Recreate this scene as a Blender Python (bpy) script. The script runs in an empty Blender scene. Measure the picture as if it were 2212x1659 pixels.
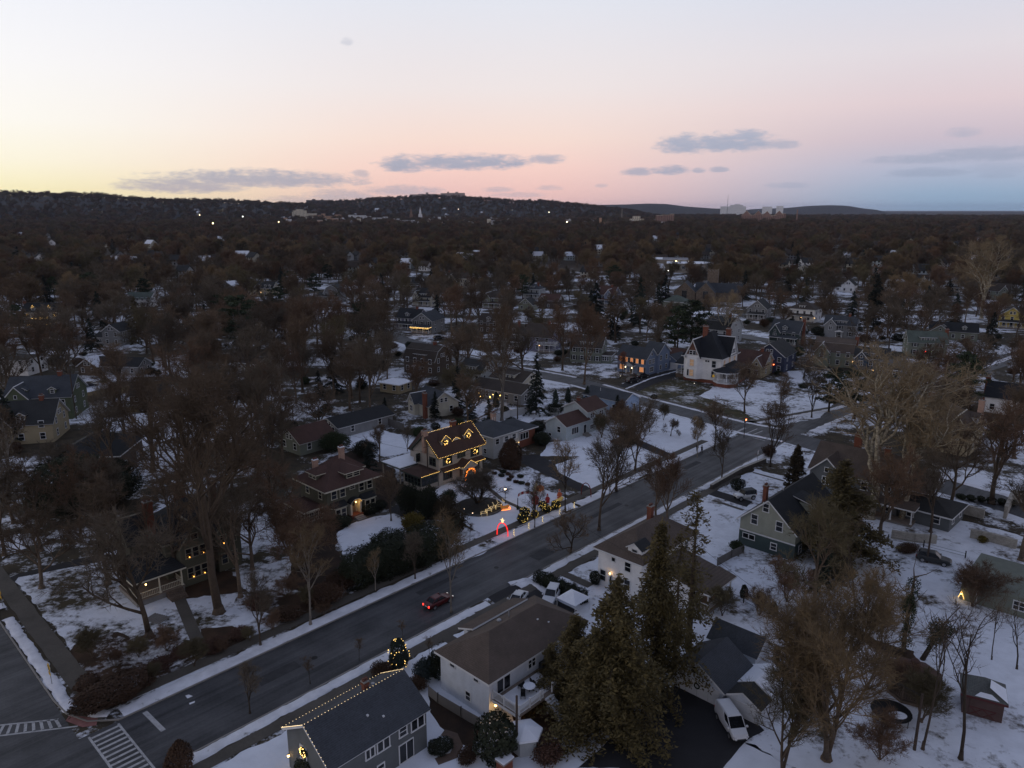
import bpy, bmesh, math, random
from mathutils import Vector, Matrix, noise
PI=math.pi; R=math.radians
SC=bpy.context.scene
COL=SC.collection
# ------------------------------------------------------------------ camera
F=1585.; PITCH=R(13.4); H=52.
cd=bpy.data.cameras.new('camera'); cam=bpy.data.objects.new('camera',cd); COL.objects.link(cam)
cam.location=(0,0,H); cam.rotation_euler=(PI/2-PITCH,0,0)
cd.sensor_width=36; cd.lens=36*F/2212; cd.clip_start=.5; cd.clip_end=40000
SC.camera=cam
# ------------------------------------------------------------------ world (dusk sky)
W=bpy.data.worlds.new('World'); SC.world=W; W.use_nodes=True
nt=W.node_tree; N=nt.nodes; L=nt.links
for n in list(N): N.remove(n)
def nd(t,**k):
    n=N.new(t)
    for a,b in k.items(): setattr(n,a,b)
    return n
def mth(op,a,b=None,c=None,clamp=False):
    n=nd('ShaderNodeMath',operation=op); n.use_clamp=clamp
    for i,x in enumerate((a,b,c)):
        if x is None: continue
        if isinstance(x,(int,float)): n.inputs[i].default_value=x
        else: L.new(x,n.inputs[i])
    return n.outputs[0]
def lin(c):
    return tuple(((v/255)/12.92 if v/255<=.04045 else ((v/255+.055)/1.055)**2.4) for v in c)
def ramp(fac,stops,k=1.0):
    n=nd('ShaderNodeValToRGB'); e=n.color_ramp.elements
    while len(e)<len(stops): e.new(.5)
    for i,(p,c) in enumerate(stops):
        e[i].position=p; e[i].color=tuple(x*k for x in lin(c))+(1,)
    L.new(fac,n.inputs[0]); return n.outputs[0]
tc=nd('ShaderNodeTexCoord'); sep=nd('ShaderNodeSeparateXYZ'); L.new(tc.outputs['Generated'],sep.inputs[0])
elev=mth('MULTIPLY',mth('ARCSINE',sep.outputs[2]),180/PI)
azim=mth('MULTIPLY',mth('ARCTAN2',sep.outputs[0],sep.outputs[1]),180/PI)
ef=mth('DIVIDE',mth('ADD',elev,2.0),62.0,clamp=True)      # -2..60 degrees
E_=lambda d:(d+2)/62
SKYL=[(E_(-2),(255,238,172)),(E_(1.2),(255,244,196)),(E_(3),(255,248,224)),(E_(5.5),(254,251,243)),(E_(9),(250,249,250)),(E_(14),(240,243,252)),(E_(24),(196,202,220)),(E_(42),(134,144,170)),(E_(60),(120,130,158))]
SKYC=[(E_(-2),(232,186,186)),(E_(1.2),(244,201,194)),(E_(3),(251,213,203)),(E_(5),(250,224,213)),(E_(8.5),(241,231,230)),(E_(14),(229,231,240)),(E_(24),(192,199,220)),(E_(42),(132,143,170)),(E_(60),(120,130,158))]
SKYR=[(E_(-2),(136,166,196)),(E_(1),(152,176,202)),(E_(2.6),(178,186,208)),(E_(4.6),(206,193,205)),(E_(6.8),(226,208,213)),(E_(10),(227,220,226)),(E_(14),(215,219,233)),(E_(24),(182,191,214)),(E_(42),(130,141,170))]
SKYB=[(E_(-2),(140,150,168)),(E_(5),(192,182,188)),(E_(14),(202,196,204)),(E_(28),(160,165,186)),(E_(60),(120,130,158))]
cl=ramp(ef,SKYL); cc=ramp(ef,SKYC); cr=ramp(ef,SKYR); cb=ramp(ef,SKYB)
def mix(f,a,b):
    n=nd('ShaderNodeMix',data_type='RGBA'); L.new(f,n.inputs[0]); L.new(a,n.inputs[6]); L.new(b,n.inputs[7]); return n.outputs[2]
def sm(x,a,b):
    n=nd('ShaderNodeMapRange',interpolation_type='SMOOTHSTEP'); L.new(x,n.inputs[0])
    n.inputs[1].default_value=a; n.inputs[2].default_value=b; n.inputs[3].default_value=0; n.inputs[4].default_value=1
    return n.outputs[0]
def smi(x,a,b): return mth('SUBTRACT',1.0,sm(x,a,b))
sky=mix(sm(azim,-36,-4),cl,cc); sky=mix(sm(azim,0,31),sky,cr)
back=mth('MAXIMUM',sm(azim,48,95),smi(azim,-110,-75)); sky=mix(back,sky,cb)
# the brightest part of the afterglow lies out of the frame, past the left edge
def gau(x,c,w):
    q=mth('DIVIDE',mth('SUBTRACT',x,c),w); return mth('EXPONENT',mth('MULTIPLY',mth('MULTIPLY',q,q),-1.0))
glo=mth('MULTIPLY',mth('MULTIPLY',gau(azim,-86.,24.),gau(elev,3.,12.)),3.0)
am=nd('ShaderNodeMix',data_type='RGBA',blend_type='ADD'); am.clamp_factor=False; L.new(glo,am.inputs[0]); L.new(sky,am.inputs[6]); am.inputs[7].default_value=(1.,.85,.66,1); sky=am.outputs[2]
# cloud banks low over the horizon, by direction
def px2az(u,v):
    dx=(u-1106)/F; dy=(829.5-v)/F
    x,y,z=dx,math.cos(PITCH)+dy*math.sin(PITCH),-math.sin(PITCH)+dy*math.cos(PITCH)
    return math.degrees(math.atan2(x,y)),math.degrees(math.atan2(z,math.hypot(x,y)))
CL=[(400,404,118,13,1.),(560,390,205,15,1.),(690,392,82,9,.9),(735,424,75,10,.75),(870,414,85,9,.7),(985,354,150,14,1.),(1060,352,90,12,1.),(870,358,50,15,1.),(1180,346,42,9,.8),(780,376,18,6,.6),
 (1480,316,60,17,1.),(1570,312,100,16,1.),(1615,298,38,13,1.),(1685,314,36,8,.75),(1375,373,34,8,.8),(1445,370,42,8,.9),(1510,369,14,5,.7),(1553,367,20,5,.7),
 (2000,345,95,8,.6),(2130,336,110,11,.7),(2000,375,75,8,.6),(1700,402,45,5,.4),(2150,377,30,9,.4),(1078,411,32,5,.5),(1190,407,28,5,.45),(1120,422,60,5,.4),(750,91,13,7,.4),(2082,288,28,8,.5),(1300,402,14,4,.4),(640,432,70,6,.5),(2160,366,50,9,.35)]
dirn=nd('ShaderNodeCombineXYZ'); L.new(mth('MULTIPLY',azim,1/4.2),dirn.inputs[0]); L.new(mth('MULTIPLY',elev,1/1.35),dirn.inputs[1])
nz=nd('ShaderNodeTexNoise'); nz.inputs['Scale'].default_value=3.2; nz.inputs['Detail'].default_value=7; nz.inputs['Roughness'].default_value=.62; L.new(dirn.outputs[0],nz.inputs['Vector'])
nz2=nd('ShaderNodeTexNoise'); nz2.inputs['Scale'].default_value=9.5; nz2.inputs['Detail'].default_value=4; L.new(dirn.outputs[0],nz2.inputs['Vector'])
wob=mth('MULTIPLY_ADD',nz.outputs[0],2.6,-1.05)
wob=mth('MULTIPLY_ADD',nz2.outputs[0],1.2,mth('SUBTRACT',wob,.6))
dens=None
for (u,v,w,h,k) in CL:
    a0,e0=px2az(u,v); w_,h_=w/F*180/PI*.98,h/F*180/PI*1.4
    da=mth('DIVIDE',mth('SUBTRACT',azim,a0),w_); de=mth('DIVIDE',mth('SUBTRACT',elev,e0),h_)
    lowr=mth('MULTIPLY',mth('MINIMUM',de,0.0),1.6); de=mth('ADD',mth('MAXIMUM',de,0.0),lowr)   # flat-bottomed
    r2=mth('ADD',mth('MULTIPLY',da,da),mth('MULTIPLY',de,de))
    q=mth('SUBTRACT',1.0,r2); q=mth('ADD',q,wob); q=mth('MULTIPLY',sm(q,-.3,1.3),k*.88)
    dens=q if dens is None else mth('MAXIMUM',dens,q)
ccol=mix(sm(azim,-30,20),ramp(mth('DIVIDE',elev,6.0,clamp=True),[(0,(204,184,184)),(.5,(166,172,190)),(1,(176,182,200))]),ramp(mth('DIVIDE',elev,6.0,clamp=True),[(0,(150,166,192)),(.5,(158,168,190)),(1,(174,182,202))]))
shade=ramp(nz2.outputs[0],[(.3,(246,246,248)),(.7,(255,255,255))])
mm=nd('ShaderNodeMix',data_type='RGBA',blend_type='MULTIPLY'); mm.inputs[0].default_value=1; L.new(ccol,mm.inputs[6]); L.new(shade,mm.inputs[7])
sky=mix(dens,sky,mm.outputs[2])
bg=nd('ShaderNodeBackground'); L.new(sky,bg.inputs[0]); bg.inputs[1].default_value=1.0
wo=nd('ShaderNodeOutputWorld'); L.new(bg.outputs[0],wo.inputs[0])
W.cycles.sampling_method='MANUAL'; W.cycles.sample_map_resolution=512
SC.view_settings.view_transform='Standard'; SC.view_settings.look='None'; SC.view_settings.exposure=0; SC.view_settings.gamma=1
try:
    SC.cycles.use_denoising=True; SC.cycles.denoiser='OPENIMAGEDENOISE'
    SC.cycles.max_bounces=5; SC.cycles.diffuse_bounces=2; SC.cycles.glossy_bounces=2; SC.cycles.transparent_max_bounces=4; SC.cycles.transmission_bounces=2
    SC.cycles.sample_clamp_indirect=2.0; SC.cycles.caustics_reflective=False; SC.cycles.caustics_refractive=False
except Exception: pass
# ------------------------------------------------------------------ helpers: pixels of the survey picture (2212 wide) to ground
A=R(46.5); CA,SA=math.cos(A),math.sin(A)
def G(u,v,z=0.):
    dx=(u-1106)/F; dy=(829.5-v)/F
    y=math.cos(PITCH)+dy*math.sin(PITCH); q=-math.sin(PITCH)+dy*math.cos(PITCH)
    k=(z-H)/q
    return Vector((dx*k,y*k,z))
def PX(p):
    z=p[2]-H; c=p[1]*math.cos(PITCH)-z*math.sin(PITCH); q=p[1]*math.sin(PITCH)+z*math.cos(PITCH)
    return (1106+F*p[0]/c,829.5-F*q/c) if c>1 else (-9999,9999)
def S(s,t,z=0.): return Vector((s*CA-t*SA,s*SA+t*CA,z))
def ST(p): return p[0]*CA+p[1]*SA,-p[0]*SA+p[1]*CA
rnd=random.Random(7)
# ------------------------------------------------------------------ mesh builder
class MB:
    def __init__(s): s.v=[]; s.f=[]; s.m=[]
    def add(s,vs,fs,m=0):
        o=len(s.v); s.v+= [tuple(x) for x in vs]; s.f+=[tuple(o+i for i in f) for f in fs]; s.m+=[m]*len(fs); return s
    def box(s,x0,x1,y0,y1,z0,z1,m=0):
        return s.add([(x0,y0,z0),(x1,y0,z0),(x1,y1,z0),(x0,y1,z0),(x0,y0,z1),(x1,y0,z1),(x1,y1,z1),(x0,y1,z1)],
            [(3,2,1,0),(4,5,6,7),(0,1,5,4),(1,2,6,5),(2,3,7,6),(3,0,4,7)],m)
    def prism(s,poly,z0,z1,m=0,mt=None):
        n=len(poly); vs=[(x,y,z0) for x,y in poly]+[(x,y,z1) for x,y in poly]
        fs=[(i,(i+1)%n,n+(i+1)%n,n+i) for i in range(n)]
        s.add(vs,fs+[tuple(range(n-1,-1,-1))],m); o=len(s.v)
        s.f.append(tuple(o-n+i for i in range(n))); s.m.append(m if mt is None else mt); return s
    def slab(s,poly,th,m=0,ms=None):        # planar polygon in 3-D, thickened downwards along its normal
        P=[Vector(p) for p in poly]; nn=Vector((0,0,0))
        for i in range(len(P)):
            a,b=P[i],P[(i+1)%len(P)]; nn+=a.cross(b)
        nn.normalize()
        if nn.z<0: P.reverse(); nn=-nn
        n=len(P); Q=[p-nn*th for p in P]; ms=m if ms is None else ms
        s.add(P+Q,[tuple(range(n))],m)
        o=len(s.v)-2*n
        s.f+=[(o+n+i,o+n+(i+1)%n,o+(i+1)%n,o+i) for i in range(n)]+[tuple(o+n+i for i in range(n-1,-1,-1))]; s.m+=[ms]*(n+1); return s
    def tube(s,p0,p1,r0,r1=None,n=6,m=0,cap=True):
        p0,p1=Vector(p0),Vector(p1); r1=r0 if r1 is None else r1
        d=(p1-p0); 
        if d.length<1e-6: return s
        d.normalize(); a=d.orthogonal().normalized(); b=d.cross(a)
        vs=[p0+(a*math.cos(2*PI*i/n)+b*math.sin(2*PI*i/n))*r0 for i in range(n)]+[p1+(a*math.cos(2*PI*i/n)+b*math.sin(2*PI*i/n))*r1 for i in range(n)]
        fs=[(i,(i+1)%n,n+(i+1)%n,n+i) for i in range(n)]
        if cap: fs+=[tuple(range(n-1,-1,-1)),tuple(range(n,2*n))]
        return s.add(vs,fs,m)
    def path(s,pts,rs,n=6,m=0):
        pts=[Vector(p) for p in pts]; k=len(pts); vs=[]; prev=None
        for i,p in enumerate(pts):
            d=(pts[min(i+1,k-1)]-pts[max(i-1,0)]).normalized()
            a=d.orthogonal().normalized() if prev is None else (prev-d*prev.dot(d)).normalized()
            prev=a; b=d.cross(a)
            vs+=[p+(a*math.cos(2*PI*j/n)+b*math.sin(2*PI*j/n))*rs[i] for j in range(n)]
        fs=[(i*n+j,i*n+(j+1)%n,(i+1)*n+(j+1)%n,(i+1)*n+j) for i in range(k-1) for j in range(n)]
        fs+=[tuple(range(n-1,-1,-1)),tuple((k-1)*n+j for j in range(n))]
        return s.add(vs,fs,m)
    def lathe(s,prof,n=12,m=0,c=(0,0,0)):
        vs=[]; fs=[]
        for r,z in prof: vs+=[(c[0]+r*math.cos(2*PI*i/n),c[1]+r*math.sin(2*PI*i/n),c[2]+z) for i in range(n)]
        k=len(prof)
        fs=[(i*n+j,i*n+(j+1)%n,(i+1)*n+(j+1)%n,(i+1)*n+j) for i in range(k-1) for j in range(n)]
        fs+=[tuple(range(n-1,-1,-1)),tuple((k-1)*n+j for j in range(n))]
        return s.add(vs,fs,m)
    def ball(s,c,r,m=0,n=6,k=4,sq=1.0):
        return s.lathe([(max(r*math.sin(PI*i/k),r*.02),-r*sq*math.cos(PI*i/k)) for i in range(k+1)],n,m,c)
    def octa(s,c,r,m=0):
        x,y,z=c
        return s.add([(x+r,y,z),(x-r,y,z),(x,y+r,z),(x,y-r,z),(x,y,z+r),(x,y,z-r)],[(0,2,4),(2,1,4),(1,3,4),(3,0,4),(2,0,5),(1,2,5),(3,1,5),(0,3,5)],m)
    def mesh(s,name,mats,smooth=False):
        me=bpy.data.meshes.new(name); me.from_pydata(s.v,[],s.f)
        for x in (mats if isinstance(mats,(list,tuple)) else [mats]): me.materials.append(x)
        if s.m: me.polygons.foreach_set('material_index',s.m)
        if smooth: me.polygons.foreach_set('use_smooth',[True]*len(me.polygons))
        me.update(); return me
    def obj(s,name,mats,parent=None,smooth=False,**tags):
        return link(name,s.mesh(name,mats,smooth),parent,**tags)
def tag(o,label=None,cat=None,group=None,kind=None):
    if label: o['label']=label
    if cat: o['category']=cat
    if group: o['group']=group
    if kind: o['kind']=kind
    return o
def link(name,me,parent=None,loc=None,rz=0,scale=None,**t):
    o=bpy.data.objects.new(name,me); COL.objects.link(o)
    if parent is not None: o.parent=parent
    if loc is not None: o.location=loc
    if rz: o.rotation_euler=(0,0,rz)
    if scale is not None: o.scale=scale if isinstance(scale,tuple) else (scale,)*3
    return tag(o,**t)
def thing(name,label,cat,loc=(0,0,0),rz=0,group=None,scale=None):
    return link(name,None,None,loc,rz,scale,label=label,cat=cat,group=group)
def struct(name,mb,mats,smooth=False):
    return mb.obj(name,mats,None,smooth,kind='structure')
# ------------------------------------------------------------------ materials
MATS={}
def mat(key,col=(.5,.5,.5),rough=.8,var=0.,vs=1.,col2=None,lo=.42,hi=.6,metal=0.,bands=None,bump=0.,bs=8.,emit=None,es=0.,coords='Object',stretch=None,spec=.3,rand=0.,fine=0.,detail=5):
    """one Principled material: base colour, optional second colour by noise, brightness mottling, courses, bump"""
    if key in MATS: return MATS[key]
    m=bpy.data.materials.new(key); m.use_nodes=True; t=m.node_tree; n=t.nodes; l=t.links
    b=n['Principled BSDF']; b.inputs['Roughness'].default_value=rough; b.inputs['Metallic'].default_value=metal
    b.inputs['Specular IOR Level'].default_value=spec
    b.inputs['Base Color'].default_value=(*col,1)
    if emit:
        b.inputs['Emission Color'].default_value=(*emit,1); b.inputs['Emission Strength'].default_value=es
        m.cycles.emission_sampling='NONE'
    need=col2 or var or bands or bump or rand or fine
    if need:
        tcn=n.new('ShaderNodeTexCoord'); mp=n.new('ShaderNodeMapping')
        if coords=='World':
            g=n.new('ShaderNodeNewGeometry'); l.new(g.outputs['Position'],mp.inputs[0])
        else: l.new(tcn.outputs[coords],mp.inputs[0])
        if stretch:
            mp.inputs['Rotation'].default_value=(0,0,stretch[1]); mp.inputs['Scale'].default_value=stretch[0]
        def no(scale,det=detail,rg=.6):
            q=n.new('ShaderNodeTexNoise'); q.inputs['Scale'].default_value=scale; q.inputs['Detail'].default_value=det; q.inputs['Roughness'].default_value=rg
            l.new(mp.outputs[0],q.inputs['Vector']); return q.outputs[0]
        cur=None
        if col2:
            r=n.new('ShaderNodeValToRGB'); e=r.color_ramp.elements; e[0].position=lo; e[1].position=hi; e[0].color=(*col,1); e[1].color=(*col2,1)
            l.new(no(vs),r.inputs[0]); cur=r.outputs[0]
        def mul(cur,fac,lo_,hi_):
            mr=n.new('ShaderNodeMapRange'); l.new(fac,mr.inputs[0]); mr.inputs[1].default_value=.25; mr.inputs[2].default_value=.75; mr.inputs[3].default_value=lo_; mr.inputs[4].default_value=hi_
            h=n.new('ShaderNodeHueSaturation')
            if cur is None: h.inputs['Color'].default_value=(*col,1)
            else: l.new(cur,h.inputs['Color'])
            l.new(mr.outputs[0],h.inputs['Value']); return h.outputs[0]
        if var: cur=mul(cur,no(vs*2.3 if col2 else vs),1-var,1+var)
        if fine: cur=mul(cur,no(bs*1.7,3),1-fine,1+fine)
        if bands:
            w=n.new('ShaderNodeTexWave'); w.wave_type='BANDS'; w.bands_direction=bands[0]; w.wave_profile='SAW'; w.inputs['Scale'].default_value=bands[1]; w.inputs['Distortion'].default_value=bands[3] if len(bands)>3 else 0.
            l.new(mp.outputs[0],w.inputs['Vector']); cur=mul(cur,w.outputs['Fac'],1-bands[2],1+bands[2]*.4)
        if rand:
            oi=n.new('ShaderNodeObjectInfo'); cur=mul(cur,oi.outputs['Random'],1-rand,1+rand)
        if cur is not None: l.new(cur,b.inputs['Base Color'])
        if bump:
            bp=n.new('ShaderNodeBump'); bp.inputs['Strength'].default_value=bump; bp.inputs['Distance'].default_value=.1; l.new(no(bs),bp.inputs['Height']); l.new(bp.outputs[0],b.inputs['Normal'])
    MATS[key]=m; return m
def siding(key,c): return mat('siding '+key,c,.75,var=.14,vs=.7,bands=('Z',2.6,.16),fine=.05,bs=5)
def shingle(key,c): return mat('shingle '+key,c,.9,var=.2,vs=.5,fine=.24,bs=3.2,bands=('Z',3.2,.16,1.2))
def stucco(key,c): return mat('stucco '+key,c,.9,var=.12,vs=.5,fine=.05,bs=6)
def brick(key,c): return mat('brick '+key,c,.9,var=.18,vs=1.2,fine=.2,bs=4,bands=('Z',4.2,.18))
M={}
M['trim']=mat('white trim',(.62,.63,.64),.6,var=.08,vs=1.3)
M['cream']=mat('cream trim',(.55,.52,.42),.6,var=.08,vs=1.3)
M['dark']=mat('dark trim',(.03,.035,.04),.6,var=.1,vs=2)
M['glass']=mat('window glass',(.012,.014,.017),.12,spec=.5,var=.4,vs=.9)
M['lit']=mat('lit window glass',(.1,.05,.02),.3,emit=(1,.38,.14),es=.55,var=.1)
M['litdim']=mat('dim lit window',(.2,.15,.12),.3,emit=(1,.62,.36),es=.16,var=.1)
M['bulb']=mat('warm bulb',(1,.7,.3),.4,emit=(1,.6,.16),es=5.5)
M['bulbw']=mat('white bulb',(1,.9,.8),.4,emit=(1,.72,.36),es=2.6)
M['bulbo']=mat('orange bulb',(1,.5,.1),.4,emit=(1,.24,.03),es=4.)
M['red']=mat('red light tube',(.6,.02,.02),.4,emit=(1,.02,.015),es=1.4)
M['concrete']=mat('concrete',(.26,.245,.225),.9,var=.15,vs=.8,fine=.1,bs=6)
M['found']=mat('foundation block',(.2,.19,.18),.9,var=.2,vs=1)
M['brick']=brick('red',(.19,.07,.045)); M['brickdk']=brick('dark',(.13,.06,.045)); M['bricktan']=brick('pinkish',(.42,.28,.22))
M['wood']=mat('weathered wood',(.14,.105,.08),.85,var=.2,vs=1.5,bands=('Z',3,.2))
M['deck']=mat('deck boards',(.2,.16,.13),.85,var=.2,vs=1.5)
M['iron']=mat('black iron',(.02,.02,.02),.5,metal=.4)
M['tarmac']=mat('driveway asphalt',(.028,.027,.029),.9,var=.25,vs=.35,fine=.15,bs=5)
M['snow']=mat('roof snow',(.74,.77,.83),.8,var=.06,vs=1.,bump=.3,bs=3)
# ------------------------------------------------------------------ houses
WCACHE={}
ROT={'-y':0.,'+x':PI/2,'+y':PI,'-x':-PI/2}
def wmesh(w,h,style,lit,combined,trim):
    k=(round(w,2),round(h,2),style,lit,combined,trim.name)
    if k in WCACHE: return WCACHE[k]
    f=MB(); t=.11 if h>.8 else .08
    f.box(-w/2-t,w/2+t,-.07,.05,h/2,h/2+t*1.2); f.box(-w/2-t-.04,w/2+t+.04,-.11,.05,-h/2-t,-h/2)
    f.box(-w/2-t,-w/2,-.07,.05,-h/2,h/2); f.box(w/2,w/2+t,-.07,.05,-h/2,h/2)
    n=max(1,int(style[1:]) if len(style)>1 else 1)
    for i in range(1,n): 
        x=-w/2+w*i/n; f.box(x-.06,x+.06,-.065,.04,-h/2,h/2)
    for i in range(n):
        a,b=-w/2+w*i/n,-w/2+w*(i+1)/n
        if style[0]=='d': f.box(a+.001,b-.001,-.05,.03,-.035,.035)
        if style[0]=='g':
            for q in (1,2): f.box(a+.001,b-.001,-.045,.03,-h/2+h*q/3-.02,-h/2+h*q/3+.02)
            f.box((a+b)/2-.02,(a+b)/2+.02,-.046,.031,-h/2,h/2)
    g=M[lit] if isinstance(lit,str) else (M['lit'] if lit else M['glass'])
    if combined:
        f.box(-w/2,w/2,-.02,.035,-h/2,h/2,1); r=(f.mesh('window',[trim,g]),None)
    else:
        p=MB(); p.box(-w/2,w/2,-.02,.035,-h/2,h/2); r=(f.mesh('window',trim),p.mesh('pane',g))
    WCACHE[k]=r; return r
SHC={}
class House:
    def __init__(s,name,label,loc,rz,wall,roof,cat='house',trim=None,near=True,group=None,extra=()):
        s.root=thing(name,label,cat,loc,rz,group); s.W=MB(); s.mats=[wall]+list(extra); s.roof=roof; s.trim=trim or M['trim']; s.near=near; s.done=False
        s.blk=[]
    def part(s,name,mb,mats,parent=None,**k): return mb.obj(name,mats,parent or s.root,**k)
    def block(s,x0,x1,y0,y1,z1,z0=0.,roof='gx',rise=2.5,over=.45,m=0,rm=None,rname='roof',gm=None,fascia=None):
        W=s.W; rm=rm or s.roof; tr=fascia or s.trim; gm=m if gm is None else gm
        s.blk.append((x0,x1,y0,y1,z1+rise))
        xm,ym=(x0+x1)/2,(y0+y1)/2
        W.add([(x0,y0,z0),(x1,y0,z0),(x1,y1,z0),(x0,y1,z0),(x0,y0,z1),(x1,y0,z1),(x1,y1,z1),(x0,y1,z1)],[(0,1,5,4),(1,2,6,5),(2,3,7,6),(3,0,4,7),(3,2,1,0),(4,5,6,7)],m)
        rb=MB(); th=.2; o=over
        def sl(p): rb.slab([(a,b,c+th*1.02) for a,b,c in p],th,0,1)
        if roof in('gx','gamx','gy','gamy'):
            ax=roof[-1]=='x'
            a0,a1,b0,b1=(x0,x1,y0,y1) if ax else (y0,y1,x0,x1); bm=(b0+b1)/2; hb=(b1-b0)/2
            P=(lambda a,b,z:(a,b,z)) if ax else (lambda a,b,z:(b,a,z))
            if roof in('gx','gy'):
                prof=[(b0,z1),(bm,z1+rise),(b1,z1)]; k=rise/hb
                for q in (b0-o,b1+o): sl([P(a0-o,q,z1-k*o),P(a1+o,q,z1-k*o),P(a1+o,bm,z1+rise),P(a0-o,bm,z1+rise)])
            else:
                i=hb*.36; zb=z1+rise*.66; k=rise*.66/i
                prof=[(b0,z1),(b0+i,zb),(bm,z1+rise),(b1-i,zb),(b1,z1)]
                for q,r_ in ((b0,1),(b1,-1)):
                    sl([P(a0-o,q-r_*o*.5,z1-k*o*.5),P(a1+o,q-r_*o*.5,z1-k*o*.5),P(a1+o,q+r_*i,zb),P(a0-o,q+r_*i,zb)])
                    sl([P(a0-o,q+r_*(i-.05),zb),P(a1+o,q+r_*(i-.05),zb),P(a1+o,bm,z1+rise),P(a0-o,bm,z1+rise)])
            e=.003
            for a in (a0,a1):
                W.add([P(a,b,z) for b,z in prof]+[P(a+(.12 if a==a0 else -.12),b,z) for b,z in prof],[tuple(range(len(prof))),tuple(len(prof)+i for i in range(len(prof)-1,-1,-1))]+[(i,(i+1)%len(prof),len(prof)+(i+1)%len(prof),len(prof)+i) for i in range(len(prof))],gm)
        elif roof in('hip','pyr'):
            X0,X1,Y0,Y1=x0-o,x1+o,y0-o,y1+o; hw,hd=(X1-X0)/2,(Y1-Y0)/2; ze=z1+.12
            if roof=='pyr' or abs(hw-hd)<.3: r0=r1=(xm,ym,z1+rise)
            elif hw>hd: r0,r1=(X0+hd,ym,z1+rise),(X1-hd,ym,z1+rise)
            else: r0,r1=(xm,Y0+hw,z1+rise),(xm,Y1-hw,z1+rise)
            vs=[(X0,Y0,ze),(X1,Y0,ze),(X1,Y1,ze),(X0,Y1,ze),r0,r1]
            if r0==r1: fs=[(0,1,4),(1,2,4),(2,3,4),(3,0,4)]
            elif hw>hd: fs=[(0,1,5,4),(1,2,5),(2,3,4,5),(3,0,4)]
            else: fs=[(0,1,4),(1,2,5,4),(2,3,5),(3,0,4,5)]
            rb.add(vs,fs,0)
            zb=z1-.14
            rb.add([(X0,Y0,ze),(X1,Y0,ze),(X1,Y1,ze),(X0,Y1,ze),(X0,Y0,zb),(X1,Y0,zb),(X1,Y1,zb),(X0,Y1,zb)],[(4,5,1,0),(5,6,2,1),(6,7,3,2),(7,4,0,3),(7,6,5,4)],1)
        elif roof=='flat':
            rb.box(x0-o,x1+o,y0-o,y1+o,z1,z1+.22,1); rb.box(x0-o+.1,x1+o-.1,y0-o+.1,y1+o-.1,z1+.222,z1+.26,0)
        elif roof.startswith('shed'):   # shed-y: low edge on -y ; shed+x etc.
            d=roof[4:]
            if d=='-y': p=[(x0-o,y0-o,z1),(x1+o,y0-o,z1),(x1+o,y1,z1+rise),(x0-o,y1,z1+rise)]
            elif d=='+y': p=[(x0-o,y1+o,z1),(x1+o,y1+o,z1),(x1+o,y0,z1+rise),(x0-o,y0,z1+rise)]
            elif d=='-x': p=[(x0-o,y0-o,z1),(x0-o,y1+o,z1),(x1,y1+o,z1+rise),(x1,y0-o,z1+rise)]
            else: p=[(x1+o,y0-o,z1),(x1+o,y1+o,z1),(x0,y1+o,z1+rise),(x0,y0-o,z1+rise)]
            sl(p)
        if rb.v: rb.obj(rname,[rm,tr],s.root)
        return s
    def win(s,d,plane,us,z,w=.95,h=1.5,style='d',lit=False,shut=None,parent=None,trim=None):
        tr=trim or s.trim
        for u in (us if isinstance(us,(list,tuple)) else [us]):
            near=s.near and parent is None
            f,p=wmesh(w,h,style,lit,not near,tr)
            loc=(u,plane,z) if d in('-y','+y') else (plane,u,z)
            o=link('window',f,parent or s.root,loc,ROT[d])
            if p: link('pane',p,o)
            if shut is not None:
                k=(h,shut.name)
                if k not in SHC: SHC[k]=MB().box(-.22,.22,-.05,.03,-h/2-.05,h/2+.05).mesh('shutter',shut)
                for q in (-1,1):
                    c,n_=math.cos(ROT[d]),math.sin(ROT[d]); dx=q*(w/2+.36)
                    link('shutter',SHC[k],s.root,(loc[0]+c*dx,loc[1]+n_*dx,z),ROT[d])
        return s
    def door(s,d,plane,u,z=1.2,w=1.,h=2.1,m=None,trim=None):
        f=MB(); f.box(-w/2-.14,-w/2,-.09,.05,-h/2,h/2+.14); f.box(w/2,w/2+.14,-.09,.05,-h/2,h/2+.14); f.box(-w/2-.001,w/2+.001,-.088,.05,h/2,h/2+.13); f.box(-w/2,w/2,-.03,.04,-h/2,h/2,1); f.box(-w/2+.15,w/2-.15,-.045,.03,.1,h/2-.15,2); f.box(w/2-.14,w/2-.06,-.09,-.02,-.1,-.02,0)
        loc=(u,plane,z) if d in('-y','+y') else (plane,u,z)
        f.obj('door',[trim or s.trim,m or M['dark'],M['glass']],s.root).location=loc
        o=s.root.children[-1]; o.rotation_euler=(0,0,ROT[d]); return o
    def chimney(s,x,y,z0,z1,w=.9,d=.7,m=None,cap=None):
        b=MB(); b.box(x-w/2,x+w/2,y-d/2,y+d/2,z0,z1); b.box(x-w/2-.08,x+w/2+.08,y-d/2-.08,y+d/2+.08,z1-.3,z1-.12)
        b.box(x-w/2-.06,x+w/2+.06,y-d/2-.06,y+d/2+.06,z1+.002,z1+.12,1)
        for q in (-.25,.25): b.box(x+q*w-.14,x+q*w+.14,y-.14,y+.14,z1+.1,z1+.42,2)
        return b.obj('chimney',[m or M['brick'],cap or M['concrete'],M['brickdk']],s.root)
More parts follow.
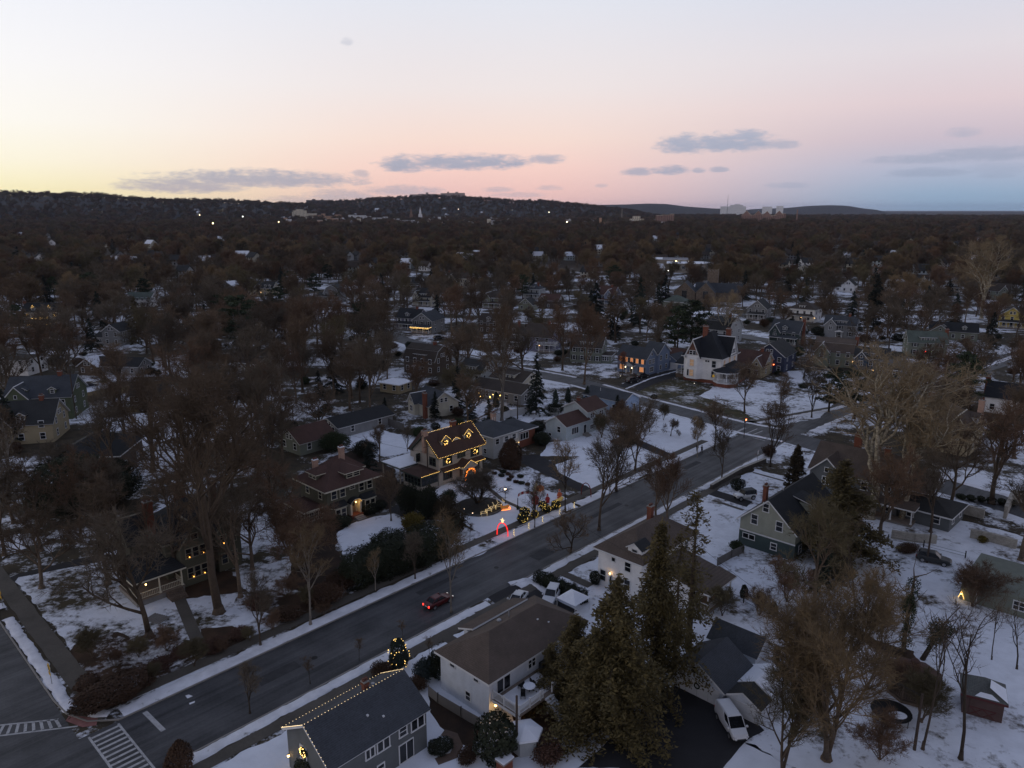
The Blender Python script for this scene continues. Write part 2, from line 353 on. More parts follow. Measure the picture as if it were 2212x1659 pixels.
    def dormer(s,x,y,z,w=2.,h=1.3,depth=3.,roof='gable',d='-y',n=2,rise=None,wm=None,rm=None,ww=None,wh=None,lit=False,over=.25,trim=None):
        b=MB(); b.box(-w/2,w/2,0,depth,-.6,h,0); th=.14; rise=rise if rise is not None else w*.33; o=over
        if roof=='gable':
            for q in (-1,1): b.slab([(q*(w/2+o),-o,h-rise*o/(w/2)+th),(q*(w/2+o),depth,h-rise*o/(w/2)+th),(0,depth,h+rise+th),(0,-o,h+rise+th)],th,1,2)
            b.add([(-w/2,0,h),(w/2,0,h),(0,0,h+rise),(-w/2,.1,h),(w/2,.1,h),(0,.1,h+rise)],[(0,1,2),(3,5,4)],0)
        elif roof=='shed':
            b.slab([(-w/2-o,-o,h+th),(w/2+o,-o,h+th),(w/2+o,depth+.4,h+rise+th),(-w/2-o,depth+.4,h+rise+th)],th,1,2)
        else:
            X=w/2+o; b.add([(-X,-o,h+.08),(X,-o,h+.08),(X,depth,h+.08),(-X,depth,h+.08),(0,X*.9,h+rise),(0,depth,h+rise)],[(0,1,4),(1,2,5,4),(3,0,4,5)],1)
            b.add([(-X,-o,h+.08),(X,-o,h+.08),(X,depth,h+.08),(-X,depth,h+.08),(-X,-o,h-.06),(X,-o,h-.06),(X,depth,h-.06),(-X,depth,h-.06)],[(4,5,1,0),(5,6,2,1),(7,4,0,3),(7,6,5,4)],2)
        ob=b.obj('dormer',[wm or s.mats[0],rm or s.roof,trim or s.trim],s.root); ob.location=(x,y,z); ob.rotation_euler=(0,0,ROT[d])
        if n:
            ww=ww or min(.8,(w-.3)/n-.15); wh=wh or min(1.1,h-.35)
            wd=(w-.2)/n
            for i in range(n): link('window',wmesh(ww,wh,'d',lit,True,trim or s.trim)[0],ob,(-w/2+.1+wd*(i+.5),0,h/2+.05))
        return ob
    def porch(s,x0,x1,y0,y1,zf=.6,zr=3.1,rise=.7,roof='hip',ncol=4,rail=True,sides='fl',cm=None,rm=None,over=.35,dm=None,base=None,cr=.12,face='-y'):
        b=MB(); b.box(x0,x1,y0,y1,0,zf-.12,1); b.box(x0-.1,x1+.1,y0-.1,y1,zf-.118,zf,0)
        cm=cm or s.trim; rl=MB()
        po=b.obj('porch',[dm or M['deck'],base or M['found']],s.root)
        if rail:
            def rai(xa,ya,xb,yb):
                rl.tube((xa,ya,zf+.9),(xb,yb,zf+.9),.05,n=4); rl.tube((xa,ya,zf+.15),(xb,yb,zf+.15),.04,n=4)
                k=max(2,int(math.hypot(xb-xa,yb-ya)/.22))
                for i in range(1,k): 
                    q=i/k; rl.tube((xa+(xb-xa)*q,ya+(yb-ya)*q,zf+.13),(xa+(xb-xa)*q,ya+(yb-ya)*q,zf+.9),.022,n=4,cap=False)
            yf=y0+.15 if face=='-y' else y1-.15
            rai(x0+.15,yf,x1-.15,yf)
            for q in (x0+.15,x1-.15): rai(q,y0+.15,q,y1-.05)
            rl.obj('railing',cm,po)
        yf=y0+.2 if face=='-y' else y1-.2
        for i in range(ncol):
            x=x0+.2+(x1-x0-.4)*i/max(1,ncol-1)
            c=MB(); c.box(x-cr*1.4,x+cr*1.4,yf-cr*1.4,yf+cr*1.4,zf,zf+.18); c.tube((x,yf,zf+.17),(x,yf,zr-.2),cr,cr*.85,8); c.box(x-cr*1.4,x+cr*1.4,yf-cr*1.4,yf+cr*1.4,zr-.22,zr)
            c.obj('column',cm,po)
        r=MB(); X0,X1,Y0,Y1=x0-over,x1+over,y0-over,y1
        if face!='-y': Y0,Y1=y1+over,y0
        r.box(X0,X1,min(Y0,Y1),max(Y0,Y1),zr,zr+.22,1)
        z=zr+.222
        if roof=='hip':
            k=min(1.2,(X1-X0)*.2); r.add([(X0,Y0,z),(X1,Y0,z),(X1,Y1,z),(X0,Y1,z),(X0+k,Y1,z+rise),(X1-k,Y1,z+rise)],[(0,1,5,4),(1,2,5),(3,0,4)],0)
        elif roof=='shed': r.add([(X0,Y0,z),(X1,Y0,z),(X1,Y1,z),(X0,Y1,z),(X0,Y1,z+rise),(X1,Y1,z+rise)],[(0,1,5,4),(1,2,5),(3,0,4)],0)
        elif roof=='gable':
            xm=(X0+X1)/2
            for q in (X0,X1): r.slab([(q,Y0,z+.08),(q,Y1,z+.08),(xm,Y1,z+rise),(xm,Y0,z+rise)],.12,0,1)
            e=.25 if face=='-y' else -.25
            r.add([(X0+.1,Y0+e,z),(X1-.1,Y0+e,z),(xm,Y0+e,z+rise-.12)],[(0,1,2)],1)
        else: r.box(X0+.1,X1-.1,min(Y0,Y1)+.1,max(Y0,Y1)-.1,z,z+.05,0)
        r.obj('porch_roof',[rm or s.roof,cm],s.root)
        return po
    def lights(s,pts,sp=.4,r=.036,m=None,name='light_string',parent=None):
        b=MB()
        for p,q in zip(pts[:-1],pts[1:]):
            p,q=Vector(p),Vector(q); k=max(1,round((q-p).length/sp))
            b.tube(p,q,.012,n=3)
            for i in range(k):
                c=p+(q-p)*((i+.5)/k); b.ball(c+Vector((0,0,.02)),r,1,5,3)
        return b.obj(name,[M['iron'],m or M['bulb']],parent or s.root)
    def wreath(s,d,plane,u,z,r=.45,m=None,name='wreath',parent=None):
        b=MB(); rr=random.Random(int(abs(u)*91+z*17))
        for i in range(14):
            a=2*PI*i/14; a2=2*PI*(i+1)/14; b.tube((r*math.cos(a),0,r*math.sin(a)),(r*math.cos(a2),0,r*math.sin(a2)),.13,n=5,cap=False)
        for i in range(22):
            a=rr.random()*2*PI; q=r+rr.uniform(-.14,.14); b.ball((q*math.cos(a),-.13,q*math.sin(a)),.042,1,5,3)
        b.add([(-.1,-.15,-r-.1),(.1,-.15,-r-.1),(0,-.18,-r+.12),(-.22,-.15,-r+.1),(.22,-.15,-r+.1)],[(0,1,2),(2,3,0),(1,4,2)],2)
        o=b.obj(name,[M['needle'],m or M['bulb'],M['bow']],parent or s.root); o.location=(u,plane-.1,z) if d=='-y' else ((u,plane+.1,z) if d=='+y' else ((plane-.1,u,z) if d=='-x' else (plane+.1,u,z))); o.rotation_euler=(0,0,ROT[d]); return o
    def lamp(s,x,y,z,w=6.,r=.1,col=(1,.62,.25),name='porch_lamp',off=(0,0,0),parent=None,es=6.):
        k='lamp glass %s %.0f'%(str(tuple(round(c,2) for c in col)),es)
        m=mat(k,col,.4,emit=col,es=es)
        b=MB(); b.ball((0,0,0),r,0,8,6); b.tube((0,0,r*.9),(0,0,r*1.6),r*.4,r*.8,6,1)
        o=b.obj(name,[m,M['iron']],parent or s.root); o.location=(x,y,z)
        if w:
            ld=bpy.data.lights.new('lamp_light','POINT'); ld.energy=w; ld.color=col; ld.shadow_soft_size=.12
            lo=bpy.data.objects.new('lamp_light',ld); COL.objects.link(lo); lo.parent=o; lo.location=off
        return o
    def finish(s):
        s.W.obj('wall',s.mats,s.root); s.done=True; return s
def spill(parent,loc,w,col=(1,.66,.25),soft=.25):
    ld=bpy.data.lights.new('string_glow','POINT'); ld.energy=w; ld.color=col; ld.shadow_soft_size=soft
    lo=bpy.data.objects.new('string_glow',ld); COL.objects.link(lo); lo.parent=parent; lo.location=loc; return lo
M['needle']=mat('needle green',(.018,.028,.016),.9,var=.3,vs=6)
M['bow']=mat('red ribbon',(.3,.01,.01),.6)
FOOT=[]      # footprints for keeping trees off: (centre, radius)
HOUSEPIX=[]  # (x,y, short name)
def note(h,short,r=None):
    bs=h.blk; x0=min(b[0] for b in bs); x1=max(b[1] for b in bs); y0=min(b[2] for b in bs); y1=max(b[3] for b in bs)
    c=Vector(((x0+x1)/2,(y0+y1)/2,0)); a=h.root.rotation_euler[2]; p=Vector(h.root.location)+Matrix.Rotation(a,3,'Z')@c
    rad=r or max(x1-x0,y1-y0)/2
    FOOT.append((p.x,p.y,rad,max(b[4] for b in bs)));
    if short: HOUSEPIX.append((p.x,p.y,short,rad))
# ------------------------------------------------------------------ ground, streets, snow
def snowmat(key,grass,grass2,snow,lo,hi,sc,fine=.0,dirt=.1):
    m=bpy.data.materials.new(key); m.use_nodes=True; t=m.node_tree; n=t.nodes; l=t.links; b=n['Principled BSDF']; b.inputs['Roughness'].default_value=.9; b.inputs['Specular IOR Level'].default_value=.15
    g=n.new('ShaderNodeNewGeometry')
    def no(s,d,r=.6):
        q=n.new('ShaderNodeTexNoise'); q.inputs['Scale'].default_value=s; q.inputs['Detail'].default_value=d; q.inputs['Roughness'].default_value=r; l.new(g.outputs['Position'],q.inputs['Vector']); return q.outputs[0]
    def rp(f,a,ca,b_,cb):
        r=n.new('ShaderNodeValToRGB'); e=r.color_ramp.elements; e[0].position=a; e[1].position=b_; e[0].color=(*ca,1); e[1].color=(*cb,1); l.new(f,r.inputs[0]); return r.outputs[0]
    big,mid,sm_=no(sc,8,.62),no(sc*7,5,.6),no(1.6,6,.7)
    a1=n.new('ShaderNodeMath'); a1.operation='MULTIPLY_ADD'; l.new(mid,a1.inputs[0]); a1.inputs[1].default_value=.45; l.new(big,a1.inputs[2])
    a2=n.new('ShaderNodeMath'); a2.operation='MULTIPLY_ADD'; l.new(sm_,a2.inputs[0]); a2.inputs[1].default_value=.35; l.new(a1.outputs[0],a2.inputs[2])
    a3=n.new('ShaderNodeMath'); a3.operation='DIVIDE'; l.new(a2.outputs[0],a3.inputs[0]); a3.inputs[1].default_value=1.8
    fac=n.new('ShaderNodeMapRange'); l.new(a3.outputs[0],fac.inputs[0]); fac.inputs[1].default_value=lo; fac.inputs[2].default_value=hi
    mx=n.new('ShaderNodeMix'); mx.data_type='RGBA'; l.new(fac.outputs[0],mx.inputs[0]); l.new(rp(no(.35,6),.4,grass,.62,grass2),mx.inputs[6]); l.new(rp(no(.5,5),.3,tuple(x*(1-dirt) for x in snow),.6,snow),mx.inputs[7])
    l.new(mx.outputs[2],b.inputs['Base Color'])
    bp=n.new('ShaderNodeBump'); bp.inputs['Strength'].default_value=.35; bp.inputs['Distance'].default_value=.12; l.new(sm_,bp.inputs['Height']); l.new(bp.outputs[0],b.inputs['Normal'])
    MATS[key]=m; return m
SN=(.76,.79,.85); GR=(.05,.042,.026); GR2=(.075,.06,.035); LF=(.045,.03,.02); LF2=(.075,.045,.028)
M['ground']=snowmat('ground',(.042,.035,.025),(.07,.056,.036),SN,.495,.54,.035)
M['yard']=snowmat('yard snow with litter and painted shade',(.07,.055,.038),(.09,.07,.045),SN,.4,.48,.13,dirt=.15)  # dark patches mix twig litter with twig shadows put into the colour
M['scrub']=snowmat('scrubby leaf litter',LF,LF2,SN,.5,.6,.16,dirt=.2)
M['woodsfloor']=snowmat('woodland floor',(.045,.035,.026),(.075,.056,.04),(.5,.5,.53),.56,.62,.02)
M['clean']=snowmat('clean snow',GR,GR2,SN,.33,.39,.06)
M['lawn']=snowmat('patchy snow',GR,GR2,SN,.43,.5,.09,dirt=.18)
M['thin']=snowmat('thin snow on grass',(.045,.042,.022),(.085,.07,.035),(.7,.71,.74),.5,.62,.13,dirt=.2)
M['leaf']=snowmat('leaf litter',LF,LF2,SN,.64,.68,.1)
M['mulch']=snowmat('mulch',(.03,.022,.017),(.05,.032,.022),SN,.66,.7,.2)
M['verge']=snowmat('verge snow',(.06,.05,.04),(.09,.075,.05),(.76,.77,.81),.36,.43,.15,dirt=.25)
def roadmat(main=False):
    m=bpy.data.materials.new('asphalt'); m.use_nodes=True; t=m.node_tree; n=t.nodes; l=t.links; b=n['Principled BSDF']; b.inputs['Roughness'].default_value=.62; b.inputs['Specular IOR Level'].default_value=.35
    g=n.new('ShaderNodeNewGeometry'); mp=n.new('ShaderNodeMapping'); mp.vector_type='POINT'; mp.inputs['Rotation'].default_value=(0,0,-A); l.new(g.outputs['Position'],mp.inputs[0])
    m2=n.new('ShaderNodeMapping'); m2.inputs['Scale'].default_value=(.035,1.1,1); l.new(mp.outputs[0],m2.inputs[0])
    q=n.new('ShaderNodeTexNoise'); q.inputs['Scale'].default_value=1.; q.inputs['Detail'].default_value=6; q.inputs['Roughness'].default_value=.65; l.new(m2.outputs[0],q.inputs[0])
    q2=n.new('ShaderNodeTexNoise'); q2.inputs['Scale'].default_value=.22; q2.inputs['Detail'].default_value=7; l.new(g.outputs['Position'],q2.inputs[0])
    q3=n.new('ShaderNodeTexNoise'); q3.inputs['Scale'].default_value=3.5; q3.inputs['Detail'].default_value=4; l.new(g.outputs['Position'],q3.inputs[0])
    a=n.new('ShaderNodeMath'); a.operation='MULTIPLY_ADD'; l.new(q2.outputs[0],a.inputs[0]); a.inputs[1].default_value=.8; l.new(q.outputs[0],a.inputs[2])
    a2=n.new('ShaderNodeMath'); a2.operation='MULTIPLY_ADD'; l.new(q3.outputs[0],a2.inputs[0]); a2.inputs[1].default_value=.3; l.new(a.outputs[0],a2.inputs[2])
    r=n.new('ShaderNodeValToRGB'); e=r.color_ramp.elements; e[0].position=.84/2; e[1].position=1.3/2; e[0].color=(.03,.031,.033,1); e[1].color=(.1,.1,.104,1)
    hh=n.new('ShaderNodeMath'); hh.operation='MULTIPLY'; hh.inputs[1].default_value=.5; l.new(a2.outputs[0],hh.inputs[0]); l.new(hh.outputs[0],r.inputs[0]); l.new(r.outputs[0],b.inputs['Base Color'])
    if main:
        sx=n.new('ShaderNodeSeparateXYZ'); l.new(mp.outputs[0],sx.inputs[0])
        w=n.new('ShaderNodeMath'); w.operation='SINE'; k=n.new('ShaderNodeMath'); k.operation='MULTIPLY_ADD'; l.new(sx.outputs[1],k.inputs[0]); k.inputs[1].default_value=3.4; l.new(q2.outputs[0],k.inputs[2]); l.new(k.outputs[0],w.inputs[0])
        ed=n.new('ShaderNodeMath'); ed.operation='ABSOLUTE'; e1=n.new('ShaderNodeMath'); e1.operation='SUBTRACT'; l.new(sx.outputs[1],e1.inputs[0]); e1.inputs[1].default_value=(T0+T1)/2; l.new(e1.outputs[0],ed.inputs[0])
        mr=n.new('ShaderNodeMapRange'); l.new(ed.outputs[0],mr.inputs[0]); mr.inputs[1].default_value=3.2; mr.inputs[2].default_value=5.2; mr.inputs[3].default_value=1.; mr.inputs[4].default_value=.72
        f=n.new('ShaderNodeMath'); f.operation='MULTIPLY_ADD'; l.new(w.outputs[0],f.inputs[0]); f.inputs[1].default_value=.1; f.inputs[2].default_value=1.
        g2=n.new('ShaderNodeMath'); g2.operation='MULTIPLY'; l.new(f.outputs[0],g2.inputs[0]); l.new(mr.outputs[0],g2.inputs[1])
        hs=n.new('ShaderNodeHueSaturation'); l.new(g2.outputs[0],hs.inputs['Value']); l.new(r.outputs[0],hs.inputs['Color']); l.new(hs.outputs[0],b.inputs['Base Color'])
    return m
T0,T1=65.3,75.5
M['asphalt']=roadmat(); M['mainroad']=roadmat(True)
M['walk']=mat('sidewalk',(.095,.085,.072),.9,var=.28,vs=.25,fine=.15,bs=3,coords='World')
M['paint']=mat('road paint',(.42,.42,.42),.8,var=.25,vs=1.2,coords='World',col2=(.2,.2,.2),lo=.5,hi=.75)
M['stonewall']=mat('pale stone',(.34,.32,.28),.9,var=.3,vs=1.2,fine=.2,bs=3)
g=MB(); g.add([(-24000,-500,0),(24000,-500,0),(24000,26000,0),(-24000,26000,0)],[(0,1,2,3)]); struct('ground',g,M['ground'])
b_=MB(); n_=60
for i in range(n_+1):
    a_=R(-50+100*i/n_); b_.v+=[(q*math.sin(a_),q*math.cos(a_),.006) for q in (640,22000)]
b_.f=[(2*i,2*i+2,2*i+3,2*i+1) for i in range(n_)]; b_.f=[tuple(reversed(f)) for f in b_.f]; b_.m=[0]*n_; struct('woodland_ground',b_,M['woodsfloor'])
def jagged(pts,jag,step=.8,seed=0):
    rr=random.Random(seed); out=[]
    n=len(pts)
    for i in range(n):
        a,b=Vector(pts[i]),Vector(pts[(i+1)%n]); k=max(1,int((b-a).length/step)); d=(b-a).normalized(); nn=Vector((-d.y,d.x,0))
        for j in range(k):
            p=a+(b-a)*(j/k); w=noise.noise(Vector((p.x*.35,p.y*.35,seed)))*1.3+rr.uniform(-.5,.5)*.7
            out.append(p+nn*w*jag)
    return out
def patch(name,pts,z,m,jag=0.,seed=1):
    P=[Vector((p[0],p[1],0)) for p in pts]
    if jag: P=jagged(P,jag,seed=seed)
    from mathutils.geometry import tessellate_polygon
    vs=[(p.x,p.y,z) for p in P]; tr=tessellate_polygon([P])
    mb=MB()
    fs=[]
    for t in tr:
        a,b,c=[P[i] for i in t]
        fs.append(t if (b-a).cross(c-a).z>0 else (t[0],t[2],t[1]))
    mb.add(vs,fs); return struct(name,mb,m)
def pxy(*uv): return [G(u,v) for u,v in uv]
def z2p(*a): return pxy(*[(553+x/3,737.3+y/3) for x,y in a])
def z3p(*a): return pxy(*[(1106+x/3,737.3+y/3) for x,y in a])
def z4p(*a): return pxy(*[(1474.7+x/3,737.3+y/3) for x,y in a])
def b1p(*a): return pxy(*[(x/3,1106+y/3) for x,y in a])
def b2p(*a): return pxy(*[(553+x/3,1106+y/3) for x,y in a])
def b3p(*a): return pxy(*[(1106+x/3,1106+y/3) for x,y in a])
def b4p(*a): return pxy(*[(1474.7+x/3,1106+y/3) for x,y in a])
def m1p(*a): return pxy(*[(x/3,737.3+y/3) for x,y in a])
def strip(name,pts,w,z,m,jag=0.,seed=1):
    P=[Vector((p[0],p[1],0)) for p in pts]; l,r=[],[]
    for i,p in enumerate(P):
        d=(P[min(i+1,len(P)-1)]-P[max(i-1,0)]).normalized(); nn=Vector((-d.y,d.x,0)); l.append(p+nn*w/2); r.append(p-nn*w/2)
    return patch(name,r+l[::-1],z,m,jag,seed)
def sr(s0,s1,t0,t1): return [S(s0,t0),S(s1,t0),S(s1,t1),S(s0,t1)]
T0,T1=65.3,75.5
# streets
ROADS=[]   # (polyline, half width) for keeping trees off
def road(pts,w,z,m=None): ROADS.append(([Vector((p[0],p[1])) for p in pts],w/2)); return strip('road',pts,w,z,m or M['asphalt'])
road([S(-60,(T0+T1)/2),S(170,(T0+T1)/2)],T1-T0,.016,M['mainroad'])
road([S(9.3,-60),S(9.3,420)],13.6,.012)
C2=[G(2420,1172),G(2212,1100),G(2000,1038),G(1850,985),G(1690,940),G(1603,923),G(1473,889),G(1378,864),G(1320,845),G(1240,823),G(1100,797),G(990,772),G(930,752),G(830,722),G(700,690)]
road(C2,8.6,.012)
MS2=[S(165,(T0+T1)/2),G(1800,893),G(1880,868),G(1975,840),G(2060,810),G(2150,783),G(2330,735)]
road(MS2,9.4,.02)
road([G(2040,838),G(1990,800),G(1935,783),G(1800,758),G(1700,742),G(1580,722),G(1480,700)],8,.024)
road([G(0,772),G(160,735),G(330,700),G(420,650),G(480,610)],8,.012)
road([G(640,668),G(800,640),G(1000,622),G(1200,612),G(1420,622),G(1600,650)],8,.012)
# lawns and yards
patch('lawn',sr(20.6,56,80.8,118),.02,M['lawn'],.5,3)
patch('lawn',sr(20,62,20,61.8),.02,M['clean'],.5,5)
patch('lawn',sr(62,138,-14,61.8),.02,M['yard'],.5,6)
patch('lawn',z2p((520,1250),(600,1190),(740,1140),(900,1118),(955,1180),(935,1235),(820,1310),(700,1325),(640,1385),(615,1455),(560,1390),(535,1300)),.03,M['clean'],.35,8)
patch('lawn',z2p((1340,1180),(1500,1265),(1700,1200),(2090,1075),(2000,1010),(1800,930),(1560,835),(1480,860),(1200,940),(1140,980)),.03,M['clean'],.2,9)
patch('lawn',z2p((1340,1190),(1545,1300),(1470,1375),(1250,1465),(1180,1440),(1260,1330)),.03,M['lawn'],.5,10)
patch('lawn',z3p((180,745),(240,655),(430,640),(640,645),(740,670),(1060,778),(600,990),(290,850),(280,800),(440,745)),.03,M['clean'],.3,11)
patch('lawn',z3p((840,430),(1060,480),(1480,592),(1180,720),(1100,755),(790,630)),.03,M['clean'],.25,12)
patch('lawn',z2p((490,575),(640,480),(860,590),(1060,620),(1010,720),(830,750),(690,700)),.03,M['clean'],.4,13)
patch('lawn',z3p((1600,250),(1760,290),(2110,330),(2080,420),(1990,500),(1700,548),(1440,430),(1200,360),(1300,300)),.03,M['lawn'],.5,14)
patch('lawn',z3p((1100,240),(860,300),(800,330),(960,385),(1300,480),(1500,530),(1640,540),(1440,430),(1180,345),(1280,310)),.034,M['thin'],.5,15)
patch('lawn',z3p((1730,195),(1900,190),(2120,235),(2100,290),(1880,262)),.03,M['clean'],.4,16)
patch('leaf_bed',z2p((260,1180),(520,1170),(640,1190),(520,1260),(540,1400),(640,1480),(700,1560),(500,1640),(200,1620)),.026,M['mulch'],.6,17)
patch('leaf_bed',b1p((480,860),(700,800),(950,800),(1250,830),(1310,960),(1000,1120),(640,1230),(470,1080),(420,950)),.026,M['scrub'],.9,18)
patch('leaf_bed',b1p((1300,760),(1500,740),(1650,850),(1560,900),(1380,950),(1320,880)),.026,M['leaf'],.5,19)
patch('leaf_bed',b1p((1520,520),(1900,520),(2200,480),(2200,640),(1900,720),(1760,690),(1560,600)),.026,M['scrub'],.9,20)
patch('leaf_bed',b1p((860,250),(1500,380),(1600,520),(1200,560),(950,470)),.026,M['leaf'],.6,21)
patch('leaf_bed',b2p((1120,1160),(1480,1390),(1400,1520),(1280,1480),(1130,1300)),.03,M['mulch'],.3,22)
patch('leaf_bed',b4p((950,720),(1100,800),(1330,930),(1540,1000),(1500,900),(1250,830),(1130,750)),.03,M['leaf'],.3,23)
patch('leaf_bed',z2p((470,760),(640,700),(760,760),(900,830),(930,1000),(850,1090),(780,1000),(640,850)),.026,M['mulch'],.5,24)
patch('leaf_bed',b3p((0,1250),(330,1180),(560,1300),(350,1420),(100,1560),(0,1600)),.03,M['leaf'],.4,25)
for i,q in enumerate([m1p((480,345),(760,300),(1050,255),(1030,300),(760,345),(640,360)),m1p((640,470),(900,415),(1300,370),(1300,400),(940,450),(660,500))]): patch('lawn',q,.03,mat('straw grass',(.11,.07,.022),.9,var=.25,vs=.5),.4,40+i)
for i,q in enumerate([m1p((455,300),(740,255),(770,290),(500,345)),m1p((670,380),(940,340),(980,375),(680,415)),m1p((650,500),(1140,440),(1150,500),(820,575),(680,590)),m1p((670,650),(1080,580),(1220,600),(900,690),(850,745),(740,720)),m1p((700,840),(1220,770),(1220,830),(900,880)),m1p((1700,440),(1900,410),(1900,460),(1740,500)),m1p((0,1270),(130,1250),(170,1340),(0,1410))]): patch('lawn',q,.028,M['clean'],.5,50+i)
# paved things
patch('driveway',z2p((1690,745),(1830,735),(1940,800),(1960,850),(2230,985),(2190,1015),(1960,905),(1720,790)),.036,M['tarmac'],.05,26)
patch('driveway',z3p((650,590),(740,605),(900,670),(1105,768),(1055,780),(840,690)),.036,M['tarmac'],.05,27)
patch('driveway',z3p((790,305),(905,235),(1000,190),(1095,180),(1120,200),(1080,225),(930,270),(830,322)),.036,M['tarmac'],.1,28)
patch('driveway',z3p((680,295),(760,300),(900,235),(960,195),(920,190),(800,235)),.036,M['tarmac'],.1,29)
patch('driveway',b2p((1500,555),(1640,480),(1765,470),(2080,640),(1960,720),(1740,640),(1620,650)),.036,M['tarmac'],.1,30)
patch('driveway',b3p((1000,1150),(1080,1110),(1560,1340),(1640,1420),(1500,1500),(1330,1700),(380,1700),(700,1420)),.036,M['tarmac'],.15,31)
patch('driveway',z3p((1200,970),(1290,955),(1560,1040),(1520,1075)),.036,M['tarmac'],.1,32)
patch('driveway',z2p((850,1100),(930,1050),(1090,1120),(1020,1160)),.036,M['tarmac'],.1,33)
patch('driveway',m1p((0,1560),(110,1510),(560,1400),(700,1380),(700,1420),(120,1530),(90,1570),(0,1620)),.036,M['tarmac'],.1,34)
patch('driveway',z4p((1340,290),(1420,280),(1500,320),(1420,345)),.036,M['tarmac'],.1,35)
patch('driveway',b4p((1210,210),(1560,280),(1830,420),(1760,480),(1350,330)),.036,M['lawn'],.3,36)
strip('path',pxy((377,1268),(398,1318),(420,1370),(443,1420)),1.5,.04,M['walk'])
strip('path',z2p((650,1165),(760,1130),(860,1110)),1.,.045,M['walk'])
strip('path',z2p((1360,870),(1480,930),(1600,1030),(1720,1085)),.9,.04,M['walk'],.05)
strip('path',b2p((1175,780),(1300,850)),1.6,.04,M['walk'])
strip('path',b3p((260,370),(400,430),(510,480)),1.5,.04,M['walk'],.05)
strip('path',b2p((1210,1430),(1280,1450),(1310,1520),(1280,1580),(1170,1620)),1.,.04,mat('brick path',(.12,.085,.065),.9,var=.2,vs=2))
strip('path',z3p((1300,1030),(1500,1095)),.8,.04,M['walk'],.05)
strip('path',z3p((1560,850),(1760,905)),.7,.04,M['walk'],.05)
# sidewalks
strip('sidewalk',[S(18,79),S(148,79)],1.7,.05,M['walk'],.06)
strip('sidewalk',[S(21,62.8),S(132,62.8)],1.6,.05,M['walk'],.06)
strip('sidewalk',[S(19.2,79.8),S(19.2,125)],2.2,.05,M['walk'],.1)
strip('sidewalk',[S(168,79),G(1800,880),G(1880,855)],1.6,.05,M['walk'],.06)
strip('sidewalk',[p+Vector((1.8,6.6,0)) for p in C2[4:12]],1.5,.05,M['walk'],.06)
patch('curb_ramp',pxy((142,1558),(150,1546),(212,1552),(208,1568),(178,1572)),.055,mat('red ramp',(.26,.12,.11),.9,var=.3,vs=1.5,coords='World'),.05,5)
patch('pavement_corner',pxy((172,1500),(200,1495),(232,1545),(214,1560),(150,1556)),.045,M['walk'],.1,6)
# kerbs
def kerb(pts,w=.16,h=.13):
    b=MB(); P=[Vector((p[0],p[1],0)) for p in pts]
    for a,c in zip(P[:-1],P[1:]):
        d=(c-a).normalized(); nn=Vector((-d.y,d.x,0))*w/2
        b.add([a-nn,c-nn,c+nn,a+nn]+[x+Vector((0,0,h)) for x in (a-nn,c-nn,c+nn,a+nn)],[(4,5,6,7),(0,1,5,4),(1,2,6,5),(2,3,7,6),(3,0,4,7)])
    return struct('kerb',b,M['concrete'])
kerb([S(20,T1+.1),S(150,T1+.1)]); kerb([S(22,T0-.1),S(60.5,T0-.1)]); kerb([S(68.5,T0-.1),S(150,T0-.1)]); kerb([S(16.2,84),S(16.2,150)])
kerb([S(16.2,84),S(16.5,80.5),S(17.6,77.7),S(20,T1+.1)])
# snow banks on the verges: raised ragged strips
def bank(pts,w,h,seed,gaps=()):
    P=[Vector((p[0],p[1],0)) for p in pts]; rr=random.Random(seed); L=0; mb=MB(); rows=[]
    for a,c in zip(P[:-1],P[1:]):
        d=(c-a); ln=d.length; d.normalize(); nn=Vector((-d.y,d.x,0)); k=int(ln/.45)
        for i in range(k+(1 if c is P[-1] else 0)):
            q=i*ln/k; p=a+d*q; l0=L+q
            e1=w/2+noise.noise(Vector((l0*.5,seed,0)))*.35+noise.noise(Vector((l0*1.9,seed,3)))*.18; e2=w/2+noise.noise(Vector((l0*.5,seed,9)))*.35+noise.noise(Vector((l0*1.9,seed,5)))*.18
            hh=h*(.75+noise.noise(Vector((l0*.6,seed,7)))*.6); g=any(x<=l0<=y for x,y in gaps)
            fr=(-1,-.8,-.35,0,.4,.82,1); hz=(0,.65,1,.9,1,.6,0)
            rows.append((g,[p+nn*(f*(e1 if f<0 else e2))+Vector((0,0,.03+(x*hh*(1+noise.noise(p*1.3+Vector((f*3,0,0)))*.5)))) for f,x in zip(fr,hz)]))
        L+=ln
    for (g0,r0),(g1,r1) in zip(rows[:-1],rows[1:]):
        if g0 or g1: continue
        o=len(mb.v); mb.add(r0+r1,[(j,j+1,j+8,j+7) for j in range(6)])
    mb.f=[tuple(reversed(f)) for f in mb.f]
    return mb.obj('snow_bank',M['verge'],None,True,kind='structure')
bank([S(20.5,76.75),S(150,76.75)],2.0,.16,1,gaps=[(53,56),(73.5,77.5),(96,99)])
bank([S(21,64.4),S(60,64.4)],1.5,.15,2)
bank([S(69,64.4),S(150,64.4)],1.5,.15,3,gaps=[(46,51)])
bank([S(60.0,64.6),S(63.,64.2)],1.2,.1,12)
bank([S(17,81),S(17.1,95),S(17.1,112)],1.3,.16,4,gaps=[(26,29)])
bank([S(18.2,79),S(19.6,77.3)],1.0,.14,13)
bank([S(21,81.3),S(55,81.3)],.5,.06,14,gaps=[(2,6),(12,19),(24,27)])
bank([p+Vector((-1.5,-5.2,0)) for p in C2[4:10]],1.2,.12,5)
bank([p+Vector((1.3,4.9,0)) for p in C2[4:11]],1.2,.12,6,gaps=[(60,72)])
bank([p+Vector((2,5.2,0)) for p in C2[0:4]],1.4,.15,7)
